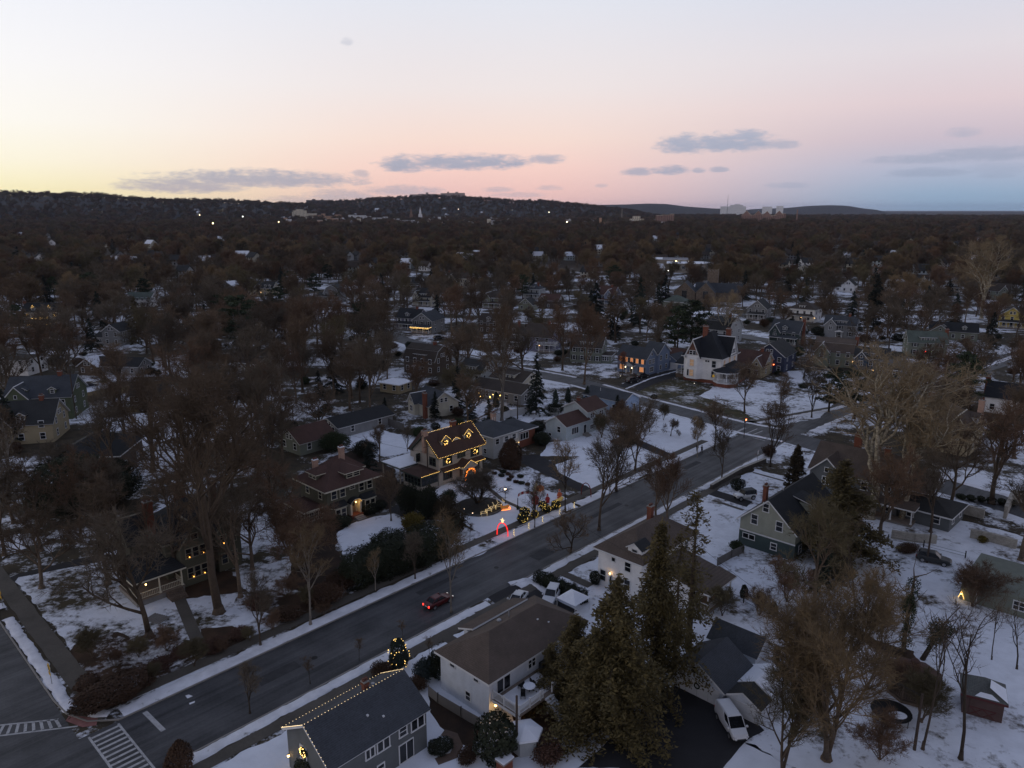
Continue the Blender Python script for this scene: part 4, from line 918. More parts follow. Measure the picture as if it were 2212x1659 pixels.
# ------------------------------------------------------------------ houses along the farther streets
def D(a): return R(a)
def mid(name,label,short,uv,z,rz,w,d,eave,rise,roof,wall,rfm,rows=3,feats='',trim=None,shut=None,lit=(),over=.45,cat='house',gm=None,side=2,xl=True):
    """front-right corner of the walls stands below the surveyed point uv at height z; front faces local -y"""
    p=G(uv[0],uv[1],z); p.z=0
    h=House(name,label,p,D(rz),wall,rfm,cat=cat,trim=trim,near=False,extra=[gm] if gm else [])
    h.block(-w,0,0,d,eave,roof=roof,rise=rise,over=over,gm=1 if gm else None)
    fl=[1.7,4.5] if eave>4.4 else [1.7]
    fe=feats.split()
    for fi,z_ in enumerate(fl):
        if fi==0 and ('porch' in fe or 'wrap' in fe):
            h.door('-y',0,-w*.5,1.75,1.,2.1,M['dark']); us=[-w*.22,-w*.78]
        else: us=[-w*(i+.5)/rows for i in range(rows)]
        for i,u in enumerate(us): h.win('-y',0,u,z_,1.0,1.4,'d',lit=('lit' if (fi,i) in lit else False),shut=shut)
        for i in range(side):
            for dd,pl in (('+x',0),('-x',-w)): h.win(dd,pl,d*(i+.5)/side,z_,.9,1.4,'d')
    if roof in('gy','gamy'): h.win('-y',0,[-w*.5-.65,-w*.5+.65],eave+rise*.36,.75,1.05,'d')
    if roof in('gx','gamx'):
        h.win('+x',0,[d*.5-.65,d*.5+.65] if rise>2.6 else [d*.5],eave+rise*.33,.7,1.,'d'); h.win('-x',-w,d*.5,eave+rise*.33,.8,1.,'d')
    xm=-w/2; k=rise/(d/2) if roof in('gx','gamx') else (rise/(min(w,d)/2))
    sl=lambda y:eave+k*y
    for f in fe:
        if f=='porch': h.porch(-w+.4,-.4,-2.4,-.02,.6,2.95,.8,'hip',4,True)
        elif f=='porchc': h.porch(xm-1.3,xm+1.3,-1.5,-.02,.4,2.6,.8,'gable',2,False); h.door('-y',0,xm,1.5,1.,2.1,M['dark'])
        elif f=='wrap': h.porch(-w+.4,1.8,-2.4,-.02,.6,2.95,.8,'hip',5,True)
        elif f=='dshed': h.dormer(xm,.8,sl(.8)-.1,w*.42,1.15,d/2-1.2,'shed',n=3,rise=.45)
        elif f=='dgab': h.dormer(xm,.9,sl(.9),1.9,1.2,2.6,'gable',n=2)
        elif f=='dhip': h.dormer(xm,.9,sl(.9),2.4,1.15,2.8,'hip',n=2,rise=.9)
        elif f=='dgab2':
            for q in (.28,.72): h.dormer(-w*q,.9,sl(.9),1.7,1.2,2.6,'gable',n=1)
        elif f=='dgab3':
            for q in (.2,.5,.8): h.dormer(-w*q,.7,sl(.7),1.5,1.2,2.4,'gable',n=1)
        elif f=='dgab5':
            for q in (.12,.28,.5,.7,.86): h.dormer(-w*q,.7,sl(.7),1.3,1.15,2.4,'gable',n=1)
        elif f=='chim': h.chimney(-w*.25,d*.5,eave+rise*.4,eave+rise+1.1,.9,.8)
        elif f=='chimr': h.chimney(.42,d*.5,0,eave+rise+1.1,1.1,.8)
        elif f=='chiml': h.chimney(-w-.42,d*.5,0,eave+rise+1.1,1.1,.8)
        elif f=='gabf': h.block(-w*.98,-w*.6,-1.2,d*.5,eave,roof='gy',rise=rise*.75,over=.35); h.win('-y',-1.2,-w*.79,eave*.75 if eave>4.4 else 1.7,1.1,1.4,'d2'); h.win('-y',-1.2,-w*.79,eave+.6,.6,.8,'f')
        elif f=='gabr': h.block(-w*.4,-w*.02,-1.2,d*.5,eave,roof='gy',rise=rise*.75,over=.35); h.win('-y',-1.2,-w*.21,eave*.75 if eave>4.4 else 1.7,1.1,1.4,'d2'); h.win('-y',-1.2,-w*.21,eave+.6,.6,.8,'f')
        elif f=='sun': h.block(-.02,3.2,1,d-1.5,2.8,roof='hip',rise=.6,over=.35,rname='sunroom_roof'); [h.win('-y',1,.55+i*.8,1.7,.6,1.3,'d') for i in range(3)]; [h.win('+x',3.2,1.8+i*.95,1.7,.7,1.3,'d') for i in range(4)]
        elif f=='wing': h.block(-w-4.5,-w+.02,1.2,d-.8,3.,roof='gx',rise=1.6,over=.35,rname='wing_roof'); h.win('-y',1.2,-w-2.2,1.7,1.4,1.3,'d2')
        elif f=='back': h.block(-w*.6,0.6,d-.1,d+5,eave+.4,roof='gx',rise=rise*.8,over=.4,rname='wing_roof'); h.win('+x',.6,[d+1.4,d+3.4],4.2,.9,1.4,'d'); h.win('+x',.6,[d+1.4,d+3.4],1.7,.9,1.4,'d')
        elif f=='lamp': h.lamp(xm+.9,-.35 if 'porch' not in fe else -2.2,2.4,5,.11,(1,.55,.2),es=8)
        elif f=='lampr': h.lamp(.2,-.3,2.4,5,.11,(1,.6,.25),es=8)
    h.finish(); note(h,short); return h
# white victorian with corner porch
p=G(1557,786,6.5); p.z=0
h=House('victorian_house','white Victorian house with black flared roof, brown gable and round corner porch',p,D(-36),sd['white'],rf['dark'],near=False,extra=[M['brick'],mat('brown gable shingles',(.17,.085,.055),.9,var=.2,vs=2)])
h.block(-9.4,0,0,11.5,6.4,z0=.9,roof='hip',rise=6.0,over=.6)
h.W.box(-9.3,-.1,.1,11.4,0,.92,1)
h.W.prism([(-9.2,0),(-8.1,-1.2),(-5.6,-1.2),(-4.5,0)],.9,6.3,0)
h.block(-8.6,-5.2,-.9,5,7.0,z0=6.2,roof='gy',rise=3.8,over=.45,gm=2)
h.win('-y',-.9,[-7.35,-6.45],7.5,.72,.95,'d')
h.block(-6,.5,4.2,9.2,6.9,z0=6.2,roof='gx',rise=4.2,over=.4)
h.win('+x',.5,[5.7,6.7,7.7],7.6,.7,1.0,'d')
for z in (2.4,5.0):
    h.win('-y',-1.2,-6.85,z,1.0,1.6,'d',lit='litdim'); h.win('-y',0,-1.7,z,.95,1.6,'d')
    h.win('+x',0,[2.5,6,9.5],z,.9,1.6,'d',lit='litdim' if z>4 else False)
b=MB()
h.win('-y',-1.2,-7.75,2.4,.4,1.6,'f'); h.win('-y',0,-3.4,5.6,1.0,.4,'f2')
# corner porch, octagonal
pc=(1.4,.2); oc=[(pc[0]+2.9*math.cos(PI/8+i*PI/4),pc[1]+2.9*math.sin(PI/8+i*PI/4)) for i in range(8)]
b=MB(); b.prism(oc,0,.9,1); b.prism([(pc[0]+3.0*math.cos(PI/8+i*PI/4),pc[1]+3.0*math.sin(PI/8+i*PI/4)) for i in range(8)],.9,1.05,0)
po=b.obj('porch',[M['trim'],M['brick']],h.root)
b=MB()
for i in range(8):
    x,y=oc[i]; x=pc[0]+(x-pc[0])*.95; y=pc[1]+(y-pc[1])*.95
    c=MB(); c.tube((x,y,1.05),(x,y,3.5),.11,n=8); c.obj('column',M['trim'],po)
    x2,y2=oc[(i+1)%8]; x2=pc[0]+(x2-pc[0])*.95; y2=pc[1]+(y2-pc[1])*.95
    prail(b,x,y,x2,y2,1.05)
b.obj('railing',M['trim'],po)
b=MB(); ring=[(pc[0]+3.4*math.cos(PI/8+i*PI/4),pc[1]+3.4*math.sin(PI/8+i*PI/4)) for i in range(8)]; b.prism(ring,3.5,3.72,1)
b.add([(x,y,3.725) for x,y in ring]+[(pc[0],pc[1],4.9)],[(i,(i+1)%8,8) for i in range(8)],0)
b.box(.05,3.6,2.0,9.5,3.5,3.72,1); b.slab([(3.7,1.5,3.73),(3.7,9.7,3.73),(0,9.7,4.7),(0,1.5,4.7)],.02,0,1)
b.obj('porch_roof',[rf['dark'],M['trim']],h.root)
b=MB(); b.box(.1,3.4,2.2,9.3,.7,1.0,0); b.box(.3,3.3,2.3,9.2,0,.7,1); b.obj('side_porch',[M['deck'],M['brick']],h.root)
h.porch(-12.3,-9.45,2.,7.5,1.0,3.4,1.5,'shed',3,True,dm=M['wood'],base=M['wood'])
h.block(-12.2,-9.4,7.2,11.,5.4,roof='gy',rise=1.8,over=.3,rname='wing_roof'); h.win('-y',7.2,-10.8,4.3,.9,.9,'d2')
h.chimney(-5.9,4.2,9.5,13.6,1.1,.9,M['brick']); h.chimney(-1.6,8.6,8.5,12.8,1.1,.9,M['brick'])
b=MB(); b.lathe([(.28,0),(.28,.5),(.1,.6)],10); b.tube((0,0,.6),(0,0,.7),.05,n=5); o=b.obj('hanging_flag',mat('glowing yellow cloth',(.6,.38,.06),.8,emit=(1,.6,.1),es=.12),h.root); o.location=(-.9,-1.9,2.2)  # the cloth is no lamp; a faint glow is put into its colour
h.finish(); note(h,'white Victorian house')
h.root.scale=(1.25,1.25,1.22)
# blue colonial with lit windows
p=Vector((42.9,229.4,0))
h=House('colonial_house','grey blue colonial with a row of glowing orange upper windows and dark shutters',p,D(-42),sd['blue'],rf['grey'],near=False)
h.block(-11,0,0,6.4,5.5,roof='gx',rise=2.9,over=.4)
h.block(-5,.5,6.2,13.5,6.4,roof='gx',rise=2.9,over=.4,rname='wing_roof')
for i in range(5): h.win('-y',0,-1.4-i*2.05,4.4,.95,1.45,'d',lit='lit',shut=M['dark'])
h.win('-y',0,-1.7,1.8,1.5,1.5,'d',lit='lit',shut=M['dark']); h.win('-y',0,-9.2,1.8,1.5,1.5,'d',lit='lit',shut=M['dark'])
h.porch(-6.9,-4.1,-1.5,-.02,.3,2.7,1.1,'gable',2,False); h.door('-y',0,-5.5,1.4,1.,2.1,M['wood'])
h.lamp(-6.7,-1.75,2.3,8,.12,(1,.75,.42),es=12); h.lamp(-4.3,-1.75,2.3,8,.12,(1,.75,.42),es=12)
h.win('+x',0,[2.2,4.2],4.3,1.2,1.4,'d2'); h.win('+x',0,3.2,1.7,2.2,1.5,'d3'); h.win('+x',0,3.2,6.6,.8,.8,'f')
h.win('+x',.5,[8,11.5],4.8,.9,1.5,'d'); h.win('+x',.5,[8,11.5],1.7,.9,1.3,'d')
h.finish(); note(h,'blue colonial house')
p=G(1464,799); h=House('gable_garage','blue grey gabled double garage with one open door beside the colonial',p,D(-42),sd['blue'],rf['grey'],cat='garage',near=False)
h.block(-6.4,0,0,7.5,2.6,roof='gy',rise=2.,over=.3)
b=MB(); b.box(-2.9,-.4,-.06,.05,.05,2.2); b.obj('garage_door',M['trim'],h.root)
b=MB(); b.box(-5.9,-3.4,-.03,.05,.05,2.2); b.obj('garage_shade_panel',M['dark'],h.root)  # flat dark panel on the wall paints the shade inside the open door
b=MB(); b.lathe([(.5,0),(.5,.05)],14); o=b.obj('hoop_board',M['trim'],h.root); o.location=(-3.2,-.05,3.3); o.rotation_euler=(PI/2,0,0)
h.finish(); note(h,None)
# --- table of the others
LW=M['trim']
mid('gable_front_house','grey gable front house with a yellow lit porch roof edge','lit porch gable house',(933,707),3,-22,9.5,12,5.6,3.2,'gy',sd['grey'],rf['grey'],3,'porch',shut=M['dark'])
hp=bpy.context.scene.objects; 
def lastroot(): return [o for o in COL.objects if o.parent is None and o.type=='EMPTY'][-1]
LR=lastroot()
def lstr(root,pts,sp=.3,r=.07,m=None):
    b=MB()
    for p_,q_ in zip(pts[:-1],pts[1:]):
        p_,q_=Vector(p_),Vector(q_); k=max(1,round((q_-p_).length/sp)); b.tube(p_,q_,.015,n=3)
        for i in range(k): b.ball(p_+(q_-p_)*((i+.5)/k),r,1,5,3)
    return b.obj('light_string',[M['iron'],m or M['bulb']],root)
lstr(LR,[(-9.3,-2.7,3.0),(-.1,-2.7,3.0),(-.1,-.2,3.0)],.22,.085); lstr(LR,[(-9.3,-2.72,2.75),(-7.5,-2.72,2.6),(-5,-2.72,2.75),(-2.5,-2.72,2.6),(-.1,-2.72,2.75)],.3,.07)
mid('blue_roof_house','slate blue house with long black roof just behind the lit porch','black roofed blue house',(902,700),3,-22,11,10,5.4,3.4,'gx',sd['lav'],rf['dark'],3,'dgab porch chim',shut=LW)
mid('white_gable_house','white house with steep grey roof and double front gables','white double gable house',(930,655),2,-25,11,10,5.2,4.2,'gx',sd['ivory'],rf['dgrey'],3,'gabf dshed chim porch')
mid('twin_dormer_house','grey clapboard house with hip roof and twin gable dormers, pink chimney','twin dormer house',(1127,743),2,-22,12,10,5.6,3.2,'hip',sd['grey'],rf['mid'],3,'dgab2 porch chim')
h=mid('violet_house','violet grey house with broad brown roof, upper balcony and lit side door','violet grey house',(1191,730),5.5,-22,11,11,5.5,4.2,'gx',sd['lav'],rf['mid'],3,'lamp chim')
h.porch(-4.6,2.4,-2.2,-.02,.5,3.,.1,'flat',4,True); b=MB(); prail(b,-4.6,-2.2,2.4,-2.2,3.3); prail(b,2.4,-2.2,2.4,0,3.3); b.obj('balcony_rail',M['trim'],h.root)
mid('shed_dormer_house','grey green colonial with shuttered windows and wide shed dormer','shed dormer colonial',(1299,752),5.5,-20,11,8.5,5.5,3.2,'gx',sd['gg'],rf['mid'],4,'dshed sun',shut=M['dark'])
mid('brown_dutch_house','dark brown Dutch gambrel house with long shed dormer and chimney','brown gambrel house',(937,786),4,-30,12,10,4.6,4.4,'gamx',sd['brown'],rf['mid'],4,'dshed chim porchc')
mid('grey_cape','pale grey cape with three dormer windows and snowy step','pale grey cape',(1038,823),1,-35,8.5,8,3.2,3.2,'gx',sd['pale'],rf['dgrey'],3,'dshed')
mid('patio_ranch','low grey ranch with snow patched roof beyond the tall bare trunk','snow patched ranch',(1125,868),1,-35,13,9,3.,1.7,'gx',sd['grey'],rf['mid'],4,'wing')
mid('dormer_ranch','low tan roofed house with a row of white dormer windows','white dormer ranch',(1128,842),1,-38,12,9,3.2,2.2,'gx',sd['ivory'],rf['mid'],4,'dshed')
h=mid('cream_cottage','small cream cottage with steep grey gables and tall brick chimney','cream cottage',(927,905),0,-52,8.5,9,3.3,3.,'gx',sd['ivory'],rf['grey'],2,'gabf')
h.chimney(-1.2,-.4,0,6.6,1.1,.8,M['brick'])
mid('white_foursquare','white foursquare house with grey hip roof and centre dormer','white foursquare house',(1165,634),3.5,-24,10,9.5,5.8,2.8,'hip',sd['pale'],rf['grey'],3,'dhip porch chim')
mid('small_gable_house','small dark roofed house with pale pointed gable','small pointed gable house',(1150,672),0,-24,8,8,3.2,3.2,'gy',sd['sage'],rf['dgrey'],2,'')
mid('brick_gable_house','reddish brown gabled house with white rake boards','reddish gabled house',(1205,668),0,-24,11,9,4.4,3.,'gx',sd['brown'],rf['red'],3,'gabf')
mid('teal_house','blue green house with red roof, twin gables and white porches','red roofed blue house',(1324,660),0,-30,12,11,5.8,4.,'gx',sd['blue'],rf['red'],3,'gabf gabr porch chim')
mid('towered_house','tan Victorian house half hidden behind a bare tree','half hidden Victorian',(1085,668),0,-22,11,10,5.8,3.6,'hip',sd['sage'],rf['mid'],3,'gabf porch')
mid('white_mansion','pale white mansion with tall chimneys behind bare trees','pale mansion',(1010,622),0,-15,14,10,6.5,3.6,'gx',sd['ivory'],rf['mid'],5,'gabf chim chiml')
mid('brown_bungalow','dark brown bungalow with glowing yellow porch','dark brown bungalow',(905,626),0,-12,13,10,4.4,3.4,'gx',sd['brown'],rf['dgrey'],4,'dgab lamp porch')
h=mid('gambrel_house','grey gambrel house with white trimmed windows beside a small turret','grey gambrel house',(733,652),0,-10,9.5,10,4.8,4.6,'gamy',sd['grey'],rf['dgrey'],3,'wing porch',side=2)
mid('long_colonial','long brick house with a row of five white dormers','five dormer house',(590,640),0,-8,17,9,5.,3.4,'gx',sd['tan'],rf['dgrey'],5,'dgab5 lamp')
mid('snow_roof_house','low grey house with snow dusted roof and wide gable','snow dusted gable house',(505,632),0,-20,11,11,3.8,3.,'gy',sd['grey'],M['snow'],3,'')
h=mid('garlanded_house','white house with wreathed dormers and golden lit entrance','golden lit house',(133,700),0,10,16,10,5.8,3.6,'gx',sd['pale'],rf['blk'],4,'dgab2 chimr chiml',shut=M['dark'])
h.porch(-11.2,-4.8,-2.2,-.02,.4,3.,.2,'flat',4,False); lstr(h.root,[(-11.4,-2.5,3.3),(-8,-2.5,2.9),(-4.6,-2.5,3.3)],.2,.12); lstr(h.root,[(-11.4,-2.5,3.35),(-4.6,-2.5,3.35)],.25,.1); lstr(h.root,[(-13.5,-3.2,.6),(-11,-3.4,.7),(-8.8,-3.6,.6)],.22,.1); lstr(h.root,[(-6.,-3.6,.6),(-3,-3.2,.6)],.25,.09)
for x in (-14,-2): h.wreath('-y',-.05,x,4.5,.5)
for x in (-11.5,-4.5): h.wreath('-y',.7,x,8.3,.5)
for x in (-9.2,-6.9): h.lamp(x,-2.3,2.6,8,.14,(1,.7,.3),es=9)
mid('white_chapel_house','white house with green roof and wide front gable','green roofed white house',(325,664),0,-5,14,9,4.6,3.,'gx',sd['white'],rf['green'],5,'gabf')
mid('narrow_house','tall pale grey house with white side wing','tall pale grey house',(262,748),0,-8,7.5,9,5.8,2.6,'gy',sd['grey'],rf['dgrey'],2,'wing')
mid('small_white_house','small white house with flat dark roof and open garage','small white garage house',(62,812),0,-5,9,9,5.,.6,'flat',sd['white'],rf['dark'],2,'')
h=mid('green_gabled_house','big green gabled house with white rakes and dark slate roofs','big green gabled house',(158,905),0,12,15,12,6.,4.2,'gx',sd['green'],rf['grey'],4,'gabf dgab2 chim')
mid('half_timber_house','dark roofed house with pale stucco gable and pointed dormer','pale stucco gable house',(118,955),0,14,13,11,4.6,4.2,'gx',sd['tan'],rf['dgrey'],3,'gabf dgab chim')
mid('stable_garage','grey garage with snow edged gable roof','snow edged garage',(212,812),0,-10,7,7,3.,2.4,'gy',sd['brown'],M['snow'],2,'',cat='garage')
mid('long_garage','long dark roofed garage with white gable end','white ended long garage',(300,812),0,-8,17,7,3.,2.2,'gx',sd['grey'],rf['blk'],4,'',cat='garage')
mid('low_white_garage','low white garage with small square windows','low white garage',(556,805),0,-25,9,7,2.8,1.4,'gx',sd['pale'],rf['mid'],3,'',cat='garage')
mid('yard_barn','dark roofed barn with pale slim gable in the long yard','dark barn in the yard',(365,872),0,8,10,6,2.6,2.2,'gx',sd['brown'],rf['dgrey'],3,'',cat='barn')
mid('porch_house','dark hip roofed house with small lit lanterns by the drive','dark hip roofed house',(262,1030),0,6,12,12,4.4,3.6,'hip',sd['brown'],rf['blk'],3,'porch')
mid('green_roof_garage','long low garage with dark green roof','green roofed garage',(732,948),0,-42,8,16,2.6,1.6,'gy',sd['grey'],rf['blk'],2,'',cat='garage')
mid('red_roof_garage','red brown roofed garage behind the evergreen bushes','red roofed garage',(650,985),0,-40,8,9,2.8,2.4,'gy',sd['gg'],rf['red'],2,'',cat='garage')
mid('snowy_shed','tan shed with flat snowy roof among bare trunks','snowy roofed shed',(862,852),0,-30,7,6,2.6,.4,'flat',sd['tan'],M['snow'],2,'',cat='shed')
# right half
h=mid('gambrel_white_house','pale gambrel house with broad grey roof behind a white sycamore','pale gambrel house',(1572,745),0,-40,10,13,5.6,4.4,'gamx',sd['pale'],rf['dgrey'],3,'chim porch')
mid('bargeboard_house','grey gable front house with half round attic trim','grey attic gable house',(1654,693),0,-30,9,12,5.6,3.8,'gy',sd['grey'],rf['dgrey'],3,'porch')
mid('porch_foursquare','white foursquare with brown hip roof and wide lit porch','white porch foursquare',(1758,698),0,-39,12.6,10.6,6.,3.,'hip',sd['white'],rf['mid'],4,'dhip porch lamp lampr')
mid('grey_tudor_house','light grey house with dark shutters and centre shed dormer','light grey shuttered house',(1846,732),0,-30,12,9,5.3,3.2,'gx',sd['grey'],rf['grey'],3,'dshed gabf porchc chim',shut=M['dark'])
mid('olive_gambrel_house','olive gambrel house with stone chimney and bright flood lamp','olive gambrel house',(1839,796),0,-30,12,10,5.,4.,'gamx',sd['sage'],rf['tan'],4,'gabf chimr sun lampr')
mid('dark_blue_house','dark blue house with black roof and brick chimney','dark blue gabled house',(1722,748),0,-38,11,10,5.,4.,'gx',sd['teal'],rf['grey'],3,'gabf chimr dgab porch')
mid('navy_house','navy house with two red porch candles behind a bare tree','navy house with red candles',(1692,808),0,-36,10,13,5.6,3.8,'gy',sd['navy'],rf['dgrey'],3,'')
mid('tudor_cottage','tan cottage with brown roof and steep asymmetric front gable','tan steep gable cottage',(1648,816),0,-36,9.5,10,3.8,3.6,'gx',sd['tan'],rf['red'],3,'gabr chim')
h=mid('blue_stoop_house','deep blue house with white windows and glazed side porch','deep blue house',(1913,818),0,-30,9.5,9,6.,2.8,'gx',sd['dblue'],rf['blk'],3,'gabf sun lamp dshed',lit=((0,2),))
h=mid('green_roof_house','grey green house with pale green roof and red lit doorway','red lit doorway house',(2043,773),0,-16,12.5,9,5.2,3.4,'gx',sd['gg'],rf['green'],3,'dshed chimr porchc',shut=M['dark'])
h.lamp(-7.2,-1.7,2.2,18,.16,(1,.05,.03),es=9); h.lamp(-5.2,-1.7,2.2,5,.12,(.7,1,.35),es=7)
mid('twin_gable_house','pale blue house with twin white front gables','pale blue twin gable house',(1583,652),0,-36,12,9,4.6,3.8,'gx',sd['paleb'],rf['grey'],3,'gabf gabr')
mid('white_cape','white cape with pale round window beyond the dark spruce','white cape beyond spruce',(1845,632),0,-34,8,10,4.4,3.4,'gy',sd['white'],rf['dgrey'],2,'wing')
mid('peak_house','white peaked house front among brown trees','white peaked house',(1902,600),0,-30,9,10,4.4,4.2,'gy',sd['white'],rf['dgrey'],2,'')
mid('narrow_peak_house','small white peak with round attic window','small white peak house',(1932,628),0,-30,7,9,4.4,3.6,'gy',sd['pale'],rf['dgrey'],2,'')
mid('cream_gable_house','cream house with pointed side gable','cream side gable house',(2002,622),0,-34,11,9,4.8,3.6,'gx',sd['ivory'],rf['dgrey'],3,'gabr')
mid('porch_gable_house','white trimmed gable house left of the pale giant tree','white trimmed gable house',(2075,632),0,-34,9.5,11,5.2,4.,'gy',sd['grey'],rf['dgrey'],3,'porch')
mid('corner_gable_house','grey house with pale gable behind the giant sycamore','grey house behind sycamore',(2178,650),0,-36,12,10,5.4,4.,'gx',sd['gg'],rf['mid'],3,'gabr')
mid('yellow_house','yellow house with dark roof and white porch','yellow house',(2212,712),0,-36,10,12,5.6,3.8,'gy',sd['yellow'],rf['blk'],3,'wrap')
mid('long_dark_house','long dark roofed house with two small dormers','long dark roofed house',(2110,738),0,-26,17,9,3.6,3.,'gx',sd['gg'],rf['blk'],5,'dgab2 gabf')
mid('hidden_white_house','pale house with brown roof beside street lamps','pale brown roofed house',(1750,595),0,-30,11,9,4.8,3.4,'gy',sd['ivory'],rf['mid'],3,'')
h=mid('stone_house','grey stone house with tan slate roof, white dormer and twin chimneys','tan slate roofed stone house',(2092,985),0,-44,13,11,5.4,4.4,'hip',sd['tan'],rf['tan'],3,'gabr',trim=M['cream'])
h.chimney(-10.,6.,8,11.4,1.1,.9,M['brickdk']); h.chimney(-.4,7.5,5,11.,1.1,.9,M['bricktan']); h.dormer(-.2,6.2,6.0,2.4,1.5,3,'gable',d='+x',n=1,wm=sd['white'])
mid('white_gable_end_house','dark roofed house with white gable end and tall brick chimney','white gable end house',(2232,905),0,-40,11,10,4.2,3.2,'gx',sd['white'],rf['dark'],3,'chiml')
h=mid('sycamore_house','grey blue house with tan cross gables behind the big sycamore','grey blue cross gable house',(1935,1120),0,-41,15,11,5.8,3.6,'gx',sd['slate'],rf['tan'],4,'gabf chim',trim=M['trim'])
h.chimney(-9.5,8,7,11.4,1.2,.9,M['brick']); h.porch(-7,3,-2.6,-.02,.5,2.9,.6,'shed',4,False); h.lamp(-5.6,-1.2,2.2,10,.11,(1,.42,.1),es=8)
h.block(0,4.5,2,9,5.2,roof='gx',rise=2.6,rname='wing_roof')
mid('tan_bungalow_garage','small dark roofed garage with pale door beyond the snow yard','dark roofed yard garage',(2048,1150),0,-46,8,8,2.5,1.8,'hip',sd['slate'],rf['dgrey'],2,'',cat='garage')
mid('brick_roof_house','grey house with large red brown roof between the tall spruces','red brown roofed grey house',(1478,672),0,-30,12,10,4.4,3.2,'hip',sd['gg'],rf['green'],3,'')
mid('garage_red','low brown roofed garage behind the blue grey garage','low brown roofed garage',(1490,792),0,-42,9,7,2.6,2.2,'gx',sd['brown'],rf['red'],2,'',cat='garage')
mid('brown_mid_house','brown shingled house with small dormer behind street trees','brown dormer house',(1075,722),0,-22,9,9,4.8,3.2,'gx',sd['brown'],rf['mid'],3,'dgab')
# church and school
p=G(1551,656); h=House('stone_church','brown stone church with twin gables, slate roof and square battlemented tower',p,D(-20),sd['stone'],rf['grey'],cat='church',near=False,trim=M['found'])
h.block(-25,-13,0,12,6,roof='gy',rise=5.5,over=.3); h.block(-12.5,-2,-.8,12,6,roof='gy',rise=5.5,over=.3); h.block(-14,12,8,18,5.5,roof='gx',rise=4.8,over=.3)
h.W.box(-8,-2,14,20,0,17,0)
for i in range(4): h.W.box(-8+i*1.7,-8+i*1.7+.9,13.9,14.4,17,17.9,0); h.W.box(-8+i*1.7,-8+i*1.7+.9,19.6,20.1,17,17.9,0)
for i in range(3): h.W.box(-8.1,-7.6,15.2+i*1.6,16.1+i*1.6,17,17.9,0); h.W.box(-2.4,-1.9,15.2+i*1.6,16.1+i*1.6,17,17.9,0)
for x in (-19,-7.2): h.win('-y',0 if x<-12 else -.8,x,4.6,2.6,4.2,'f4')
h.finish(); note(h,'stone church',16)
p=G(1545,590); h=House('school_building','long flat roofed school with snow on its roofs and bright wall lamp',p,D(-12),stucco('school',(.27,.24,.2)),mat('wet flat roof',(.2,.2,.22),.8),cat='school',near=False)
h.block(-70,-22,22,52,9,roof='flat',over=.2); h.block(-24,42,6,30,7,roof='flat',over=.2); h.block(-95,-60,30,60,7,roof='flat',over=.2); h.block(-40,-8,-4,24,7.6,roof='flat',over=.2,rm=M['snow'])
b=MB(); b.box(-68,-44,24,50,9.3,9.42); b.obj('roof_snow',M['snow'],h.root)
b=MB(); b.box(-20,38,10,28,7.3,7.4); b.obj('roof_snow',M['snow'],h.root)
for x in range(-20,40,5): h.win('-y',6,x,4.5,2.6,2.2,'f3')
for x in range(-36,-10,5): h.win('-y',-4,x,4.5,2.6,2.2,'f3')
b=MB(); b.tube((34,26,7),(34,26,13),1.3,n=10); b.obj('chimney',M['brick'],h.root)
h.lamp(-32,21.6,7.6,120,.9,(1,.8,.4),es=10); h.finish(); note(h,'flat roofed school',40)
for o_ in list(COL.objects):
    if o_.parent is None and o_.type=='EMPTY' and o_.name=='navy_house':
        for x,z in ((-6,1.6),(-3.2,2.8)):
            b=MB(); b.ball((0,0,0),.16,0,6,4); b.tube((0,0,-.6),(0,0,-.1),.07,n=5,m=1); q=b.obj('porch_candle',[mat('red candle bulb',(1,.2,.1),.4,emit=(1,.16,.05),es=9),M['dark']],o_); q.location=(x,-.35,z)
# ------------------------------------------------------------------ trees
def bark(key,c,c2=None,rand=.25): return mat('bark '+key,c,.95,var=.25,vs=2.5,fine=.2,bs=4,rand=rand,col2=c2,lo=.42,hi=.58)
BK=dict(brown=bark('grey brown',(.115,.085,.06)),dark=bark('dark',(.066,.05,.037)),pale=bark('pale grey',(.22,.195,.165)),syc=bark('sycamore',(.4,.355,.27),(.2,.17,.12),rand=.1))
TW=dict(brown=mat('brown twigs',(0.122, 0.085, 0.055),.95,rand=.22),rust=mat('rusty twigs',(.135,.083,.052),.95,rand=.2),grey=mat('grey twigs',(0.11, 0.088, 0.064),.95,rand=.22),olive=mat('olive twigs',(0.11, 0.09, 0.05),.95,rand=.22),syc=mat('sycamore twigs',(.25,.19,.115),.95,rand=.1),tan=mat('tan twigs',(0.19, 0.135, 0.075),.95,rand=.2))
LEAF=dict(spruce=mat('spruce needles',(.024,.034,.026),.9,rand=.3),hem=mat('hemlock needles',(.085,.066,.026),.9,var=.45,vs=.35,rand=.15),pine=mat('pine needles',(.034,.046,.024),.9,var=.35,vs=.4,rand=.25),yew=mat('yew leaves',(.022,.026,.014),.9,rand=.25),blue=mat('blue spruce needles',(.05,.066,.066),.9,rand=.2),gold=mat('golden cypress leaves',(.12,.09,.018),.9,var=.3,vs=1.),rhodo=mat('rhododendron leaves',(.034,.048,.018),.8,var=.4,vs=.6,rand=.2),red=mat('dry red leaves',(.095,.05,.033),.9,var=.3,vs=1.,rand=.2),brn=mat('brown dormant leaves',(.07,.04,.024),.9,var=.3,vs=.8,rand=.2),ivy=mat('ivy leaves',(.02,.032,.012),.8,var=.3,vs=2),arb=mat('arborvitae foliage',(.05,.038,.022),.9,var=.35,vs=.8,rand=.15))
